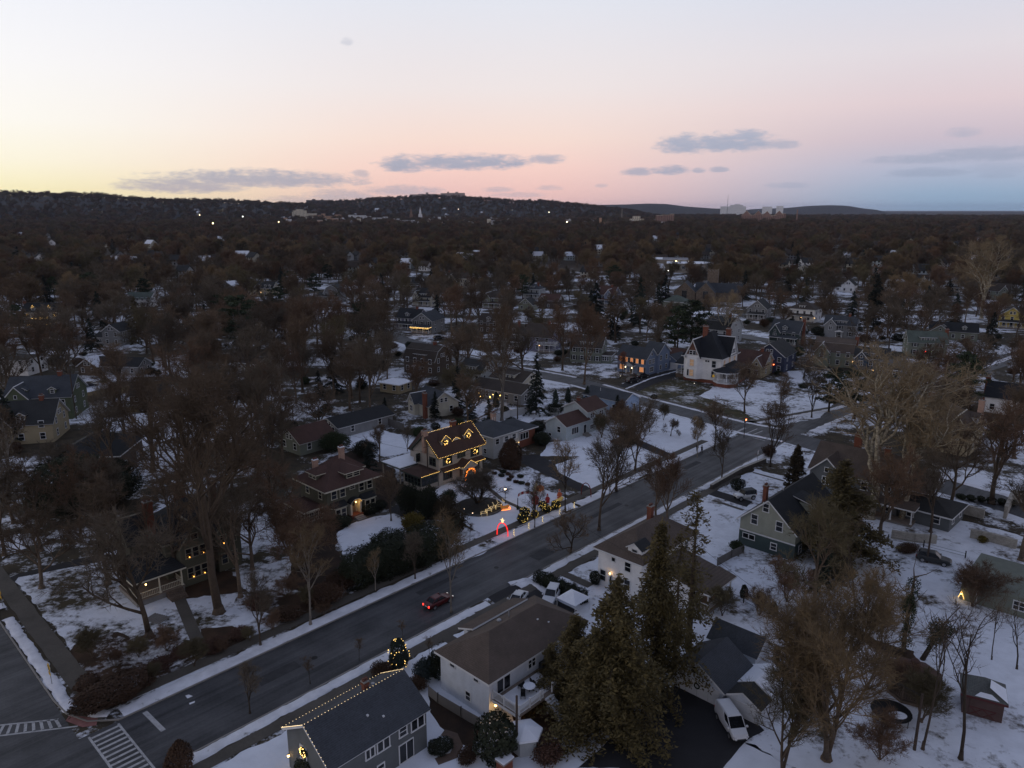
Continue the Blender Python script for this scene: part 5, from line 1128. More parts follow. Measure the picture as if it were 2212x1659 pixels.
def grow(seed,Hh=15,clear=.25,spread=.5,r0=.28,nl=7,up=.55,twn=5,tw=.028,dens=(5,5,5),lean=(0,0),droop=0.,multi=1,twl=1.1,wig=.16,top=.82,dadd=2):
    """one deciduous tree in winter: (wood mesh builder, twig mesh builder)"""
    rr=random.Random(seed); Wd=MB(); Tg=MB(); dens=tuple(x+dadd for x in dens); twn=int(twn*1.7); spread*=1.18
    def rv(): return Vector((rr.gauss(0,1),rr.gauss(0,1),rr.gauss(0,1)))
    def branch(p,d,L,r,lev,n):
        pts=[p]; rs=[r]; st=4 if lev<2 else 3; dd=d.normalized(); q=p
        for i in range(st):
            dd=(dd+rv()*wig*(1 if lev else .35)+Vector((0,0,(.16 if lev<3 else .05)-droop*lev*.2))).normalized(); q=q+dd*L/st; pts.append(q); rs.append(r*(1-.68*(i+1)/st))
        (Wd if lev<3 else Tg).path(pts,rs,6 if lev==0 else (5 if lev==1 else (4 if lev==2 else 3)))
        if lev==3:
            for k in range(twn):
                f=rr.uniform(.15,1); j=min(st-1,int(f*st)); a=pts[j]+(pts[j+1]-pts[j])*(f*st-j); v=((pts[j+1]-pts[j]).normalized()*.7+rv()*.55+Vector((0,0,.15-droop))).normalized()
                ln=twl*rr.uniform(.5,1.2); o=v.orthogonal().normalized(); o2=v.cross(o); e=a+v*ln; w=tw*rr.uniform(.7,1.2)
                Tg.add([a+o*w,a-o*.5*w+o2*.87*w,a-o*.5*w-o2*.87*w,e+rv()*.08*ln],[(0,1,3),(1,2,3),(2,0,3)])
            return
        for k in range(n):
            f=(.3 if lev else clear/.8)+(1-(.3 if lev else clear/.8))*((k+rr.random()*.8)/n); f=min(.99,f); j=min(st-1,int(f*st)); a=pts[j]+(pts[j+1]-pts[j])*(f*st-j)
            ax=(pts[j+1]-pts[j]).normalized(); o=rv(); o=(o-ax*o.dot(ax)).normalized()
            ang=rr.uniform(.45,.95) if lev else rr.uniform(.5,1.0)*(1.15-.35*f)
            v=ax*math.cos(ang)+o*math.sin(ang)
            if lev==0: v=(v+Vector((0,0,up-.4))).normalized()
            LL=(Hh*spread*(1.1-.45*f) if lev==0 else L*rr.uniform(.42,.62)*(1.1-.35*f))
            branch(a,v,LL,max(.012,min(r*.62,rs[j]*.7)),lev+1,dens[min(2,lev)])
    for m in range(multi):
        d=Vector((lean[0],lean[1],1)) if multi==1 else Vector((rr.uniform(-.5,.5),rr.uniform(-.5,.5),1))
        branch(Vector((0,0,-.15)),d,Hh*top,r0/(multi**.4),0,nl)
    Wd.lathe([(r0*1.7,-.1),(r0*1.25,.25),(r0,.7)],7)
    return Wd,Tg
VAR={}
def variant(key,wood,twig,**k):
    w,t=grow(**k); VAR[key]=(w.mesh('trunk',BK[wood],True),t.mesh('crown',TW[twig])); return key
# named winter trees, several of each habit; heights are per unit of their design height
DES={}
def V(key,wood,twig,Hh,**k): variant(key,wood,twig,Hh=Hh,**k); DES[key]=Hh
for i in range(4): V('oak%d'%i,'brown',('brown','grey','rust','brown')[i],15,seed=11+i,clear=.22,spread=.46,r0=.34,nl=8,up=.5,dens=(5,5,5),twn=6)
for i in range(3): V('elm%d'%i,'brown',('brown','grey','rust')[i],15,seed=31+i,clear=.3,spread=.52,r0=.3,nl=8,up=1.1,dens=(5,5,5),twn=6,wig=.1)
for i in range(2): V('street%d'%i,'dark',('brown','grey')[i],9,seed=51+i,clear=.25,spread=.42,r0=.16,nl=8,up=.75,dens=(5,4,4),twn=5,twl=.7,tw=.02)
for i in range(2): V('slim%d'%i,'pale','tan',10,seed=61+i,clear=.3,spread=.3,r0=.11,nl=8,up=1.2,dens=(4,3,3),twn=4,twl=.7,tw=.018,wig=.08)
for i in range(2): V('vase%d'%i,'dark',('grey','brown')[i],8,seed=71+i,clear=.12,spread=.62,r0=.14,nl=8,up=1.3,dens=(5,4,4),twn=5,twl=.7,tw=.02,multi=1,wig=.08)
for i in range(2): V('apple%d'%i,'dark','brown',6,seed=81+i,clear=.18,spread=.66,r0=.2,nl=7,up=.2,dens=(5,5,4),twn=5,twl=.6,tw=.02,wig=.25)
V('weep','dark','grey',4.5,seed=90,clear=.05,spread=.75,r0=.2,nl=7,up=.75,dens=(5,5,5),twn=5,twl=.7,tw=.014,droop=.1,wig=.14,multi=4)
V('umbrella','dark','brown',4,seed=93,clear=.4,spread=.7,r0=.12,nl=8,up=.35,dens=(6,5,4),twn=5,twl=.5,tw=.016,droop=.28,wig=.3,top=.6)
for i in range(2): V('multi%d'%i,'brown',('olive','rust')[i],7,seed=95+i,clear=.05,spread=.5,r0=.14,nl=6,up=1.,dens=(5,4,4),twn=5,twl=.8,tw=.02,multi=4,wig=.12)
for i in range(3): V('syc%d'%i,'syc','syc',24,seed=105+i,clear=.24,spread=.62,r0=.6,dadd=2,nl=7,up=.8,dens=(6,8,6),twn=9,twl=1.2,tw=.03,wig=.27)
V('bigbush','brown','olive',16,seed=121,clear=.1,spread=.5,r0=.35,nl=9,up=1.,dens=(7,6,6),twn=8,twl=1.1,tw=.022,multi=2,wig=.14)
for i in range(2): V('big%d'%i,'brown',('brown','grey')[i],20,seed=131+i,clear=.28,spread=.44,r0=.45,nl=9,up=.65,dens=(6,6,6),twn=7,twl=1.2,tw=.026)
for i in range(2): V('snag%d'%i,'dark','brown',12,seed=151+i,clear=.3,spread=.36,r0=.14,nl=6,up=.7,dens=(4,3,3),twn=3,twl=.8,tw=.018,wig=.2,dadd=0)
V('sapling','dark','brown',5,seed=141,clear=.35,spread=.28,r0=.045,nl=7,up=.9,dens=(3,2,2),twn=3,twl=.4,tw=.012)
BARE=[]
def tree(key,p,hgt,label=None,name='bare_tree',cat='tree',group=None,rz=None,sx=1.,wood=None,twig=None):
    s=hgt/DES[key]; r=thing(name,label or '',cat,p,rz if rz is not None else rnd.uniform(0,6.28),group,(s*sx,s*sx,s))
    a=link('trunk',VAR[key][0],r); b=link('crown',VAR[key][1],r)
    for o,m in ((a,wood),(b,twig)):
        if m: o.material_slots[0].link='OBJECT'; o.material_slots[0].material=m
    return r
def hpx(u,vb,vt):
    """height that spans from base row vb to top row vt at column u"""
    p=G(u,vb); lo,hi=.5,60
    for _ in range(40):
        m=(lo+hi)/2
        if PX((p.x,p.y,m))[1]>vt: lo=m
        else: hi=m
    return lo
def T(key,u,vb,vt,label,name='bare_tree',cat='tree',sx=1.,rz=None,group=None,wood=None,twig=None):
    p=G(u,vb); FOOT.append((p.x,p.y,2.5,0)); return tree(key,p,hpx(u,vb,vt),label,name,cat,group,rz,sx,wood,twig)
# ---- conifers and shrubs
def leafquad(mb,c,s,rr,nrm=None,asp=1.6):
    v=Vector((rr.gauss(0,1),rr.gauss(0,1),rr.gauss(0,.7))).normalized() if nrm is None else (nrm+Vector((rr.gauss(0,.5),rr.gauss(0,.5),rr.gauss(0,.5)))).normalized()
    a=v.orthogonal().normalized(); b=v.cross(a); q=rr.random()*6.28; a,b=a*math.cos(q)+b*math.sin(q),b*math.cos(q)-a*math.sin(q)
    mb.add([c-a*s*asp*.5,c-b*s*.4,c+a*s*asp*.5,c+b*s*.4],[(0,1,2,3)])
def conifer(seed,Hh=14,base=.06,rad=.24,n=34,leaf=.34,dens=26,droop=.25,gap=.1,irr=.25,tr=.2,power=.85,loose=1.):
    rr=random.Random(seed); Wd=MB(); Lf=MB(); Wd.path([(0,0,-.1),(.05,0,Hh*.4),(0,.05,Hh*.98)],[tr,tr*.6,.02],7)
    for i in range(n*3):
        f=base+(1-base)*((i+rr.random())/(n*3)); 
        if rr.random()<gap: continue
        z=Hh*f; L=Hh*rad*((1-f)**power)*(1-irr*rr.random())+.25; a=rr.random()*6.28; L*=(1 if irr<.5 else max(.22,min(1.45,.8+1.5*noise.noise(Vector((math.cos(a)*1.1+seed,math.sin(a)*1.1,z*.28)))))); d=Vector((math.cos(a),math.sin(a),rr.uniform(-.05,.25)))
        p=Vector((0,0,z)); e=p+d*L-Vector((0,0,droop*L)); mid_=p+d*L*.5
        Wd.path([p,mid_,e],[.03+.004*L,.025,.008],3)
        k=max(3,int(dens*L/(Hh*rad)))
        for j in range(k):
            q=(rr.random()**.7); c=(p*(1-q)+mid_*q) if q<.5 else (mid_*(1-q)+e*q); c=p.lerp(mid_,q*2) if q<.5 else mid_.lerp(e,q*2-1)
            w=(.1+.28*L*q*(1.15-q))*loose; c=c+Vector((rr.gauss(0,w*.5),rr.gauss(0,w*.5),rr.gauss(0,.09*loose**2.5)-.1*q)); leafquad(Lf,c,leaf*rr.uniform(.6,1.25),rr,Vector((0,0,1)),1.9)
    for j in range(14): leafquad(Lf,Vector((rr.gauss(0,.1),rr.gauss(0,.1),Hh*rr.uniform(.93,1.))),leaf*.7,rr)
    return Wd,Lf
def pinetree(seed,Hh=16,n=30,leaf=.42,tr=.28,rad=.3,clear=.25):
    rr=random.Random(seed); Wd=MB(); Lf=MB(); Wd.path([(0,0,-.1),(.15,0,Hh*.5),(0,.1,Hh*.96)],[tr,tr*.65,.04],7)
    for i in range(n):
        f=clear+(1-clear)*(i+rr.random())/n; z=Hh*f; L=Hh*rad*(math.sin(PI*min(1,(f-clear)/(1-clear)*.75+.2))**.8)*rr.uniform(.55,1.1); a=i*2.4+rr.random(); d=Vector((math.cos(a),math.sin(a),rr.uniform(.05,.4)))
        p=Vector((0,0,z)); e=p+d*L; Wd.path([p,p+d*L*.5-Vector((0,0,.1*L)),e],[.07,.05,.015],4)
        for c_ in range(6):
            q=rr.uniform(.4,1.05); c=p.lerp(e,q)+Vector((rr.gauss(0,.3),rr.gauss(0,.3),rr.gauss(0,.15)))*L*.28
            for j in range(20): leafquad(Lf,c+Vector((rr.gauss(0,.42),rr.gauss(0,.42),rr.gauss(0,.2))),leaf*rr.uniform(.6,1.2),rr)
    return Wd,Lf
def shrubmesh(seed,shape='ball',n=900,leaf=.13,top=1.):
    """unit-size leafy shrub: leaves in a shell over a twiggy heart"""
    rr=random.Random(seed); Wd=MB(); Lf=MB()
    for i in range(9):
        a=rr.random()*6.28; Wd.path([(0,0,-.02),(.2*math.cos(a),.2*math.sin(a),.35),(.34*math.cos(a),.34*math.sin(a),.7)],[.02,.014,.004],4)
    for i in range(n):
        d=Vector((rr.gauss(0,1),rr.gauss(0,1),rr.gauss(0,1))).normalized()
        if shape=='ball': c=Vector((d.x*.5,d.y*.5,.5+d.z*.5)); nn=d
        elif shape=='box':
            k=max(abs(d.x),abs(d.y),abs(d.z)); c=Vector((d.x/k*.5,d.y/k*.5,.5+d.z/k*.5)); nn=d
            c=c.lerp(Vector((d.x*.55,d.y*.55,.5+d.z*.5)),.25)
        elif shape=='cone':
            z=1-(rr.random()**.62); a=rr.random()*6.28; r_=.5*((1-z)**.8)*(1-.15*max(0,.2-z)/.2)+.015; c=Vector((r_*math.cos(a),r_*math.sin(a),z)); nn=Vector((math.cos(a),math.sin(a),.4))
        elif shape=='drop':
            z=rr.random(); a=rr.random()*6.28; r_=.5*math.sin(PI*min(1,(z*.86+.12)))**.7*(1-.35*z); c=Vector((r_*math.cos(a),r_*math.sin(a),z)); nn=Vector((math.cos(a),math.sin(a),.3))
        elif shape=='loose':
            q=rr.random()**.45; c=Vector((d.x*.5*q,d.y*.5*q,.5+d.z*.5*q)); nn=None
        w=1+noise.noise(c*3.1+Vector((seed,0,0)))*.32+rr.gauss(0,.05)-abs(rr.gauss(0,.06)); c=Vector((c.x*w,c.y*w,max(.01,.5+(c.z-.5)*(w if shape!='cone' else 1))))
        leafquad(Lf,c,leaf*rr.uniform(.6,1.3),rr,nn)
    return Wd,Lf
EV={}
def E_var(key,pair,leafm,wood='dark',dh=1.):
    EV[key]=(pair[0].mesh('trunk',BK[wood],True),pair[1].mesh('crown',leafm)); DES[key]=dh
for i in range(2): E_var('spruce%d'%i,conifer(200+i,14,.04,.2,36,.28,110),LEAF['spruce'],dh=14)
E_var('blue',conifer(205,11,.03,.25,34,.28,110),LEAF['blue'],dh=11)
for i in range(2): E_var('fir%d'%i,conifer(210+i,18,.05,.26,40,.34,130,droop=.35,gap=.12,irr=.4),LEAF['spruce'],dh=18)
for i in range(3): E_var('hem%d'%i,conifer(220+i,19,.06,.3,80,.25,230,droop=.45,gap=.03,irr=.6,tr=.32,power=.62,loose=1.7),LEAF['hem'],dh=19)
E_var('hemthin',conifer(226,21,.2,.2,46,.24,80,droop=.4,gap=.32,irr=.6,tr=.34,power=.55,loose=1.6),LEAF['hem'],dh=21)
for i in range(2): E_var('pine%d'%i,pinetree(230+i),LEAF['pine'],dh=16)
E_var('arbor',conifer(240,9,.01,.2,48,.22,110,droop=-.35,gap=.0,irr=.2,tr=.12,power=.75),LEAF['arb'],dh=9)
for sfx,nm,lf in (('',800,.12),('_m',2900,.058),('_l',8500,.034)):
    for i in range(2): E_var('ball%d'%i+sfx,shrubmesh(250+i,'ball',nm,lf),LEAF['yew']); E_var('box%d'%i+sfx,shrubmesh(260+i,'box',int(nm*1.5),lf),LEAF['yew'])
    for i,(lm) in enumerate(('rhodo','brn','red','gold')): E_var('loose%d'%i+sfx,shrubmesh(270+i,'loose',int(nm*1.2),lf*.9),LEAF[lm])
E_var('drop',shrubmesh(255,'drop',4200,.048),LEAF['brn'])
E_var('column',shrubmesh(257,'drop',900,.1),LEAF['spruce'])
def ev(key,p,size,label,name='spruce_tree',cat='tree',rz=None,group=None,leafm=None):
    """size: (width, depth, height) of a shrub, or the height of a tree"""
    if isinstance(size,(int,float)): sc=size/DES[key]; sc=(sc,sc,sc)
    else:
        sc=size
        if key[:-1] in('ball','box','loose'): key+='_l' if max(size)>4.6 else ('_m' if max(size)>1.9 else '')
    r=thing(name,label,cat,p,rz if rz is not None else rnd.uniform(0,6.28),group,sc)
    link('trunk' if name.endswith('tree') else 'stem',EV[key][0],r); b=link('crown' if name.endswith('tree') else 'foliage',EV[key][1],r)
    if leafm: b.material_slots[0].link='OBJECT'; b.material_slots[0].material=leafm
    return r
def EVT(key,u,vb,vt,label,name='spruce_tree',sx=1.,leafm=None,rz=None):
    p=G(u,vb); hh=hpx(u,vb,vt); FOOT.append((p.x,p.y,hh*.2,0)); s=hh/DES[key]; return ev(key,p,(s*sx,s*sx,s),label,name,leafm=leafm,rz=rz)
def SHR(key,u,v,w,d,h,label,name='shrub',cat='shrub',rz=None,leafm=None,group=None):
    return ev(key,G(u,v),(w,d,h),label,name,cat,rz,group,leafm)
# ------------------------------------------------------------------ trees one can single out
T('oak1',322,1371,1150,'wide leaning oak spreading dark limbs over the snowy corner lawn',sx=1.25,rz=1.2)
T('big0',473,1323,870,'tall thick trunked tree with root flare in front of the old shingle house',sx=.95)
T('street1',563,1396,1262,'thin bare tree among rusty shrubs by the corner lot sidewalk')
T('slim0',671,1351,1150,'pale slender tree on the verge beside the dark mulch bed',sx=1.15)
T('slim1',811,1275,1190,'faint thin tree in front of the clipped yew hedge')
T('slim1',975,1323,1120,'tall pale trunked tree at the kerb above the red car',sx=.9)
T('street1',897,1252,1165,'rusty twiggy small tree at the end of the clipped hedge')
for u,v,t,l in ((870,1379,1340,'bare sapling on the verge nearest the walk to the tan roofed house'),(776,1427,1380,'bare sapling on the verge midway along the slate roofed house lawn'),(670,1477,1420,'thin sapling on the verge beside the straight road below the corner beds'),(1015,1168+0,1130,'twiggy sapling beside the blacktop apron left of the red arch'),(928,1420,1375,'lone sapling in the clean snow lawn of the tan roofed house')): T('sapling',u,v,t,l,'sapling',sx=1.3)
T('street1',540,1541,1450,'small bare street tree at the kerb across from the round hedge bush')
T('apple0',1233,1195,1122,'round headed bare street tree leaning over the road',sx=.95)
T('vase0',1155,1140,1062,'upswept bare tree between the lit boxwood balls',sx=.8)
T('slim0',1221,1107,958,'slim dark trunked tree at the red arch end of the display lawn',sx=1.1,wood=BK['dark'])
T('vase1',1331,1061,930,'broad upswept maple on the verge by the parked dark car',sx=1.15)
T('vase0',1372,1016,905,'dense bare maple beside the sloping blacktop drive',sx=1.25)
T('elm1',1294,1145,985,'tall thin tree at the kerb between road and snowy ranch yard')
T('street0',1543,972,878,'dark bare tree on the corner lot verge near the two walkers',sx=1.1)
T('street1',1559,1038,938,'upright dark tree on the verge across the road from the walkers')
T('slim0',1506,989,905,'birch like pale thin tree by the corner lot sidewalk')
T('umbrella',1449,942,912,'flat umbrella shaped weeping tree in the middle of the corner lot')
T('umbrella',1501,948,908,'taller weeping tree right behind the umbrella shaped one',sx=.9)
T('apple1',1403,933,898,'small spreading tree at the cottage side of the corner lot')
T('multi0',1433,908,880,'many stemmed small tree at the cross street edge of the corner lot')
T('street0',1608,892,795,'dark thick tree on the Victorian lawn by the cross street',sx=1.15)
T('vase1',1691,848,815,'small forked tree on the Victorian side lawn')
T('sapling',1705,842,822,'tiny bare sapling on the Victorian side lawn','sapling')
T('vase0',1753,902,818,'tall vase shaped tree near the far sidewalk of the Victorian lot')
T('elm0',1683,903,842,'thin branched tree low on the Victorian lawn near the crossing')
T('apple0',1736,818,778,'broad low apple tree on the snow strip below the gambrel house',sx=1.3)
T('vase1',1664,1008,905,'many branched tree behind the stone wall at the crossing')
T('oak3',1416,1120,1000,'crooked dark tree on the verge before the white clapboard house')
T('elm2',1440,1150,1015,'rusty crowned tree over the white clapboard house roof')
T('syc0',1878,1118,852,'giant pale sycamore with twisting limbs between the two blue grey houses','sycamore_tree',sx=1.5,rz=.4)
T('syc1',1945,1125,905,'second pale sycamore trunk leaning out over the snowy back yard','sycamore_tree',sx=1.15,rz=2.)
T('big1',1758,1330,1112,'massive brown fan shaped tree in front of the pale green shingled house',sx=1.0,twig=TW['olive'])
T('bigbush',1785,1640,1300,'huge tan brushy tree in the yard beside the white van',sx=1.05,twig=TW['tan'])
T('bigbush',1690,1668,1490,'low tan brushy tree at the blacktop corner behind the van',sx=1.1,twig=TW['olive'])
T('snag1',1845,1356,1130,'dark twin trunked tree leaning over the snow yard toward the dark ranch',wood=BK['dark'],sx=.9)
T('snag0',1993,1619,1300,'thin dark leaning trunk near the utility pole and octagonal gazebo',wood=BK['dark'],sx=.7)
T('snag0',2142,1425,1300,'brown bare tree in front of the low dark ranch',sx=.8)
T('snag1',2196,1445,1300,'dark tree at the picture edge below the dark ranch')
T('oak2',2142,1088,890,'large brown tree beside the right hand street and its stone walls',sx=1.15)
T('oak3',2052,1095,935,'bare tree beside a dark pole at the far street verge')
T('snag0',1905,1400,1270,'small branching tree in the trampled snow before the gazebo')
T('snag1',2075,1640,1330,'tall thin pole like tree rising past the red shed',wood=BK['dark'])
T('oak0',606,899,765,'tall pale limbed tree beyond the long green roofed garage',sx=.9,wood=BK['pale'])
T('apple1',694,932,862,'spreading crooked tree between the green roofed garage and snowy yard',sx=1.4)
T('elm1',800,903,760,'slim tall tree at the grey board fence')
T('big0',1083,908,700,'very tall straight trunk with brown crown behind the grey raised ranch',sx=.85,wood=BK['pale'])
T('elm0',722,862,745,'reddish tall tree in front of the brown gambrel house')
T('oak2',640,872,770,'brown crowned tree left of the spruces in the long yards',twig=TW['rust'])
T('elm2',505,930,800,'brown spreading tree above the straw coloured yard',twig=TW['brown'])
T('big1',560,1000,810,'huge brown crowned tree behind the old shingle house chimneys',sx=.95)
T('oak3',470,1010,840,'broad brown tree beside the snowy strips of the long yard')
T('elm0',275,985,850,'forked dark tree standing in the snow by the little lanterns')
T('oak0',20,1030,900,'grey trunked tree at the left edge below the half timbered gable',wood=BK['pale'])
T('oak1',255,1050,880,'brown tree by the dark hip roofed house',sx=.9)
T('big0',395,1130,880,'brown massive tree directly left of the tallest brick chimney')
T('oak2',175,1170,1010,'shaggy brown tree above the curving old driveway')
T('oak3',90,1190,1030,'dark brown tree overhanging the dark old driveway')
T('elm1',10,1200,1000,'tall dark tree at the picture edge by the yellow sign')
T('big1',585,1085,900,'brown crowned tree close beside the olive foursquare house',sx=.8)
T('vase1',845,1125,1045,'small leafless ornamental tree on the foursquare lawn edge')
T('oak0',820,1000,930,'bare bush like tree in the snowy back yard behind the foursquare')
T('vase0',880,975,930,'little bare tree beside the stucco house carport')
T('elm2',1262,830,700,'rusty tree with low crown beside the shed dormer colonial',twig=TW['rust'])
T('oak1',1345,812,770,'round rust red leafed tree beside the lit blue colonial',twig=mat('red twigs',(.2,.07,.035),.95))
T('multi1',1340,930,880,'rusty many stemmed tree before the split level house',sx=1.2)
T('multi0',1300,945,905,'brown twiggy tree at the end of the sloping drive',sx=1.2)
T('syc2',1560,742,655,'white limbed sycamore standing before the pale gambrel house','sycamore_tree',sx=.85)
T('syc0',2120,688,560,'giant pale bare sycamore with fan shaped crown near the yellow house','sycamore_tree',sx=1.15,rz=3.)
T('syc1',2212,660,575,'pale sycamore at the picture edge beyond the yellow house','sycamore_tree')
T('oak0',1010,790,715,'spreading dark tree on the street verge near the lit porch gable house',sx=1.2)
T('oak3',1215,800,690,'reddish brown tree in front of the violet grey house',twig=TW['rust'])
r=T('weep',1032,1090,1038,'dense weeping cherry in the round stone edged bed',sx=1.3); r.name='weeping_tree'
# ---- more brown crowns over the left hand yards
for i,(k,u,v,t,l) in enumerate((('big0',330,1020,840,'broad brown tree between the lantern house and the shingle house roof'),('oak2',430,900,760,'brown crowned tree behind the straw coloured yard'),('big1',540,880,730,'large brown crowned tree above the yards left of the spruces'),('oak0',610,1010,880,'tangled brown tree over the red roofed garage'),('oak3',500,1070,930,'dense brown tree behind the brick chimneys of the shingle house'),('elm1',140,1090,985,'grey brown tree below the half timbered gable'),('oak1',30,1130,1000,'dark brown tree at the left picture edge above the driveway'),('big1',240,1150,1010,'wide dark tree between the driveway and the corner lawn'),('oak2',600,1150,1010,'brown thicket tree between the shingle house and the foursquare'),('oak0',545,1230,1090,'brown tree directly right of the shingle house'),('multi1',640,1230,1110,'brown many stemmed tree above the mulch bed'),('oak3',360,800,690,'brown crown right of the white ended garage'),('big0',450,820,690,'tall brown crown above the long garages'),('oak1',560,800,690,'brown crown over the low white garage'),('elm2',660,790,680,'reddish crown left of the brown gambrel house'),('big1',780,800,690,'broad brown crown beside the brown gambrel house'),('oak2',700,740,650,'brown crown below the grey gambrel house'),('oak0',830,740,660,'brown crown left of the black roofed blue house'),('big0',260,900,770,'brown tree above the dark barn'),('oak3',90,1270,1120,'bare tree over the dark driveway corner'),('oak1',760,860,760,'brown tree left of the snowy roofed shed'),('oak2',900,870,790,'brown tree in front of the snowy roofed shed'),('elm0',990,840,740,'brown tree between the gambrel house and the grey cape'),('big1',1130,830,720,'broad brown crown above the white dormer ranch'),('oak0',1330,740,650,'brown crown between the spruces and the colonial'),('oak2',2000,900,800,'brown bare tree by the far street bend'),('big0',2190,990,850,'big brown tree at the right picture edge by the stone house'),('oak3',2010,1010,900,'rusty bare tree before the stone house'),('big1',2205,1210,1040,'brown tree at the right picture edge above the pale walls'),('oak1',1990,740,640,'brown crown left of the long dark roofed house'),('oak0',1930,720,630,'brown crown right of the great spruce'))): T(k,u,v,t,l,sx=1.3)
T('oak3',385,1262,1050,'bare tree screening the porch of the old shingle house',sx=1.1)
T('oak0',235,1262,1080,'bare tree at the driveway edge of the corner lawn',sx=1.2)
T('elm1',520,1290,1090,'grey brown tree right of the thick trunked one',sx=1.1)
# ivy covered snags
for (u,v,t,ln,l) in ((1951,1413,1245,.0,'upright dark trunk wrapped in ivy in the snowy back yard'),(1992,1425,1345,.34,'leaning ivy topped trunk behind the gazebo')):
    p=G(u,v); hh=hpx(u,v,t)/(1. if ln==0 else .85); r=thing('ivy_tree',l,'tree',p,A-PI/2 if ln else 0.); b=MB(); pts=[Vector((ln*hh*q*.9,.15*math.sin(q*5),hh*q)) for q in (0,.25,.5,.75,1)]; b.path(pts,[.3,.26,.22,.18,.1],7)
    for k,(q,a) in enumerate(((.6,.4),(.75,2.6),(.9,4.2),(.97,1.2),(1,5.4))): c=pts[0].lerp(pts[-1],q); d=Vector((math.cos(a),math.sin(a),.7)); b.path([c,c+d*1.2,c+d*2.1+Vector((.3,0,.5))],[.09,.05,.015],5)
    b.obj('trunk',BK['dark'],r,True); f=MB(); rq_=random.Random(int(u))
    for k in range(1500):
        q=rq_.random()**(1 if ln==0 else .3); q=.12+.85*q; c=pts[0].lerp(pts[-1],q); a=rq_.random()*6.28; rd_=(.34+.3*abs(math.sin(q*9)))*(1 if ln==0 else (.5+1.6*q*q)); leafquad(f,c+Vector((math.cos(a)*rd_*rq_.random()**.5*1.3,math.sin(a)*rd_*rq_.random()**.5*1.3,rq_.gauss(0,.22)-(.5*rq_.random() if ln else 0))),.16,rq_)
    f.obj('ivy',LEAF['ivy'],r)
T('oak2',1900,1165,1000,'brown tree screening the porch of the blue grey cross gable house',sx=1.2)
T('elm1',2010,1150,1010,'brown tree before the dark roofed wing of the cross gable house',sx=1.1)
# ---- evergreens
EVT('hem0',1325,1580,1245,'huge ochre green hemlock filling the yard beside the back deck','hemlock_tree',1.2)
EVT('hem1',1412,1500,1130,'tall olive hemlock before the white clapboard house','hemlock_tree',.85)
EVT('hemthin',1487,1408,1060,'thin see through hemlock with bare lower trunk','hemlock_tree',1.25)
EVT('hemthin',1455,1452,1150,'narrow hemlock with twin dark trunks by the white garage','hemlock_tree',1.0)
EVT('hem2',1240,1530,1330,'low drooping ochre hemlock hanging over the back deck steps','hemlock_tree',1.35)
EVT('hem2',1285,1575,1360,'low spreading ochre hemlock at the blacktop edge','hemlock_tree',1.6)
EVT('hem0',1190,1500,1390,'drooping hemlock boughs against the tan roof','hemlock_tree',1.5)
EVT('hem0',1806,1215,995,'dark ochre spruce rising over the black roof of the shingled house','hemlock_tree',1.7)
EVT('arbor',1716,1063,962,'narrow brown green arborvitae cone by the stone wall','arborvitae_tree',1.15)
EVT('fir0',1770,1290,1120,'dark fir behind the massive fan shaped tree','fir_tree',.8)
EVT('pine0',1845,905,800,'bushy dark pine behind the giant sycamore crown','pine_tree',1.5)
EVT('pine1',1790,890,805,'bushy olive pine beside the Victorian snow lawn','pine_tree',1.5)
EVT('pine1',2075,885,765,'tall olive pine beside the far street corner','pine_tree',1.15)
EVT('ball0',1992,822,788,'round dark holly beside the far sidewalk','holly_tree',1.1)
EVT('fir1',1158,896,762,'large dark spruce beside the white board fence','spruce_tree',.9)
EVT('blue',1016,916,838,'blue grey spruce in front of the lit patio','blue_spruce_tree',.95)
EVT('spruce0',1056,920,862,'dark spruce right of the blue grey one','spruce_tree',1.5)
EVT('spruce1',940,905,845,'dark narrow spruce behind the cream cottage chimney','spruce_tree',1.3)
EVT('fir0',990,880,790,'dark tall spruce group behind the blue grey spruce','spruce_tree',1.2)
EVT('spruce0',1333,905,853,'young dark spruce hiding the light blue cottage','spruce_tree',1.6)
EVT('spruce1',1268,880,833,'young dark spruce behind the red chimney roof','spruce_tree',1.7)
EVT('spruce1',832,900,858,'small dark fir beside the cream cottage fence','spruce_tree',1.3)
EVT('fir0',1286,722,610,'broad black green spruce beside the violet grey house','spruce_tree',1.35)
EVT('fir1',1318,730,635,'black green spruce leaning against the broad one','spruce_tree',1.2)
EVT('fir1',1380,708,598,'layered dark cedar with snow gaps near the church','cedar_tree',1.15)
EVT('fir0',1420,690,612,'second layered dark cedar near the church','cedar_tree',1.1)
EVT('pine0',1492,768,650,'dark bushy pine mass left of the white sycamore','pine_tree',1.25)
EVT('pine1',1462,770,665,'olive pine joined to the bushy pine mass','pine_tree',1.15)
EVT('fir0',1885,715,592,'great dark spruce between the grey shuttered house and yellow house','spruce_tree',1.15)
EVT('fir1',1838,706,628,'dark spruce joined to the left flank of the great one','spruce_tree',1.2)
EVT('fir1',1720,588,540,'dark spruce beyond the stone church street lamps','spruce_tree',1.2)
EVT('spruce0',2048,640,600,'dark broad conifer among the far white gables','spruce_tree',1.7)
EVT('pine0',520,760,640,'dark pine above the long grey garages','pine_tree',1.4)
EVT('pine1',440,770,680,'dark bushy pine left of the long yards','pine_tree',1.5)
EVT('fir0',545,700,655,'dark conifer clump below the five dormer house','spruce_tree',1.4)
EVT('fir1',300,740,640,'ochre tall conifer beside the tall pale grey house','cedar_tree',1.3,leafm=LEAF['hem'])
EVT('pine0',200,660,590,'dark pine left of the green roofed white house','pine_tree',1.4)
EVT('fir0',1105,650,610,'dark narrow spruce beside the half hidden Victorian','spruce_tree',1.)
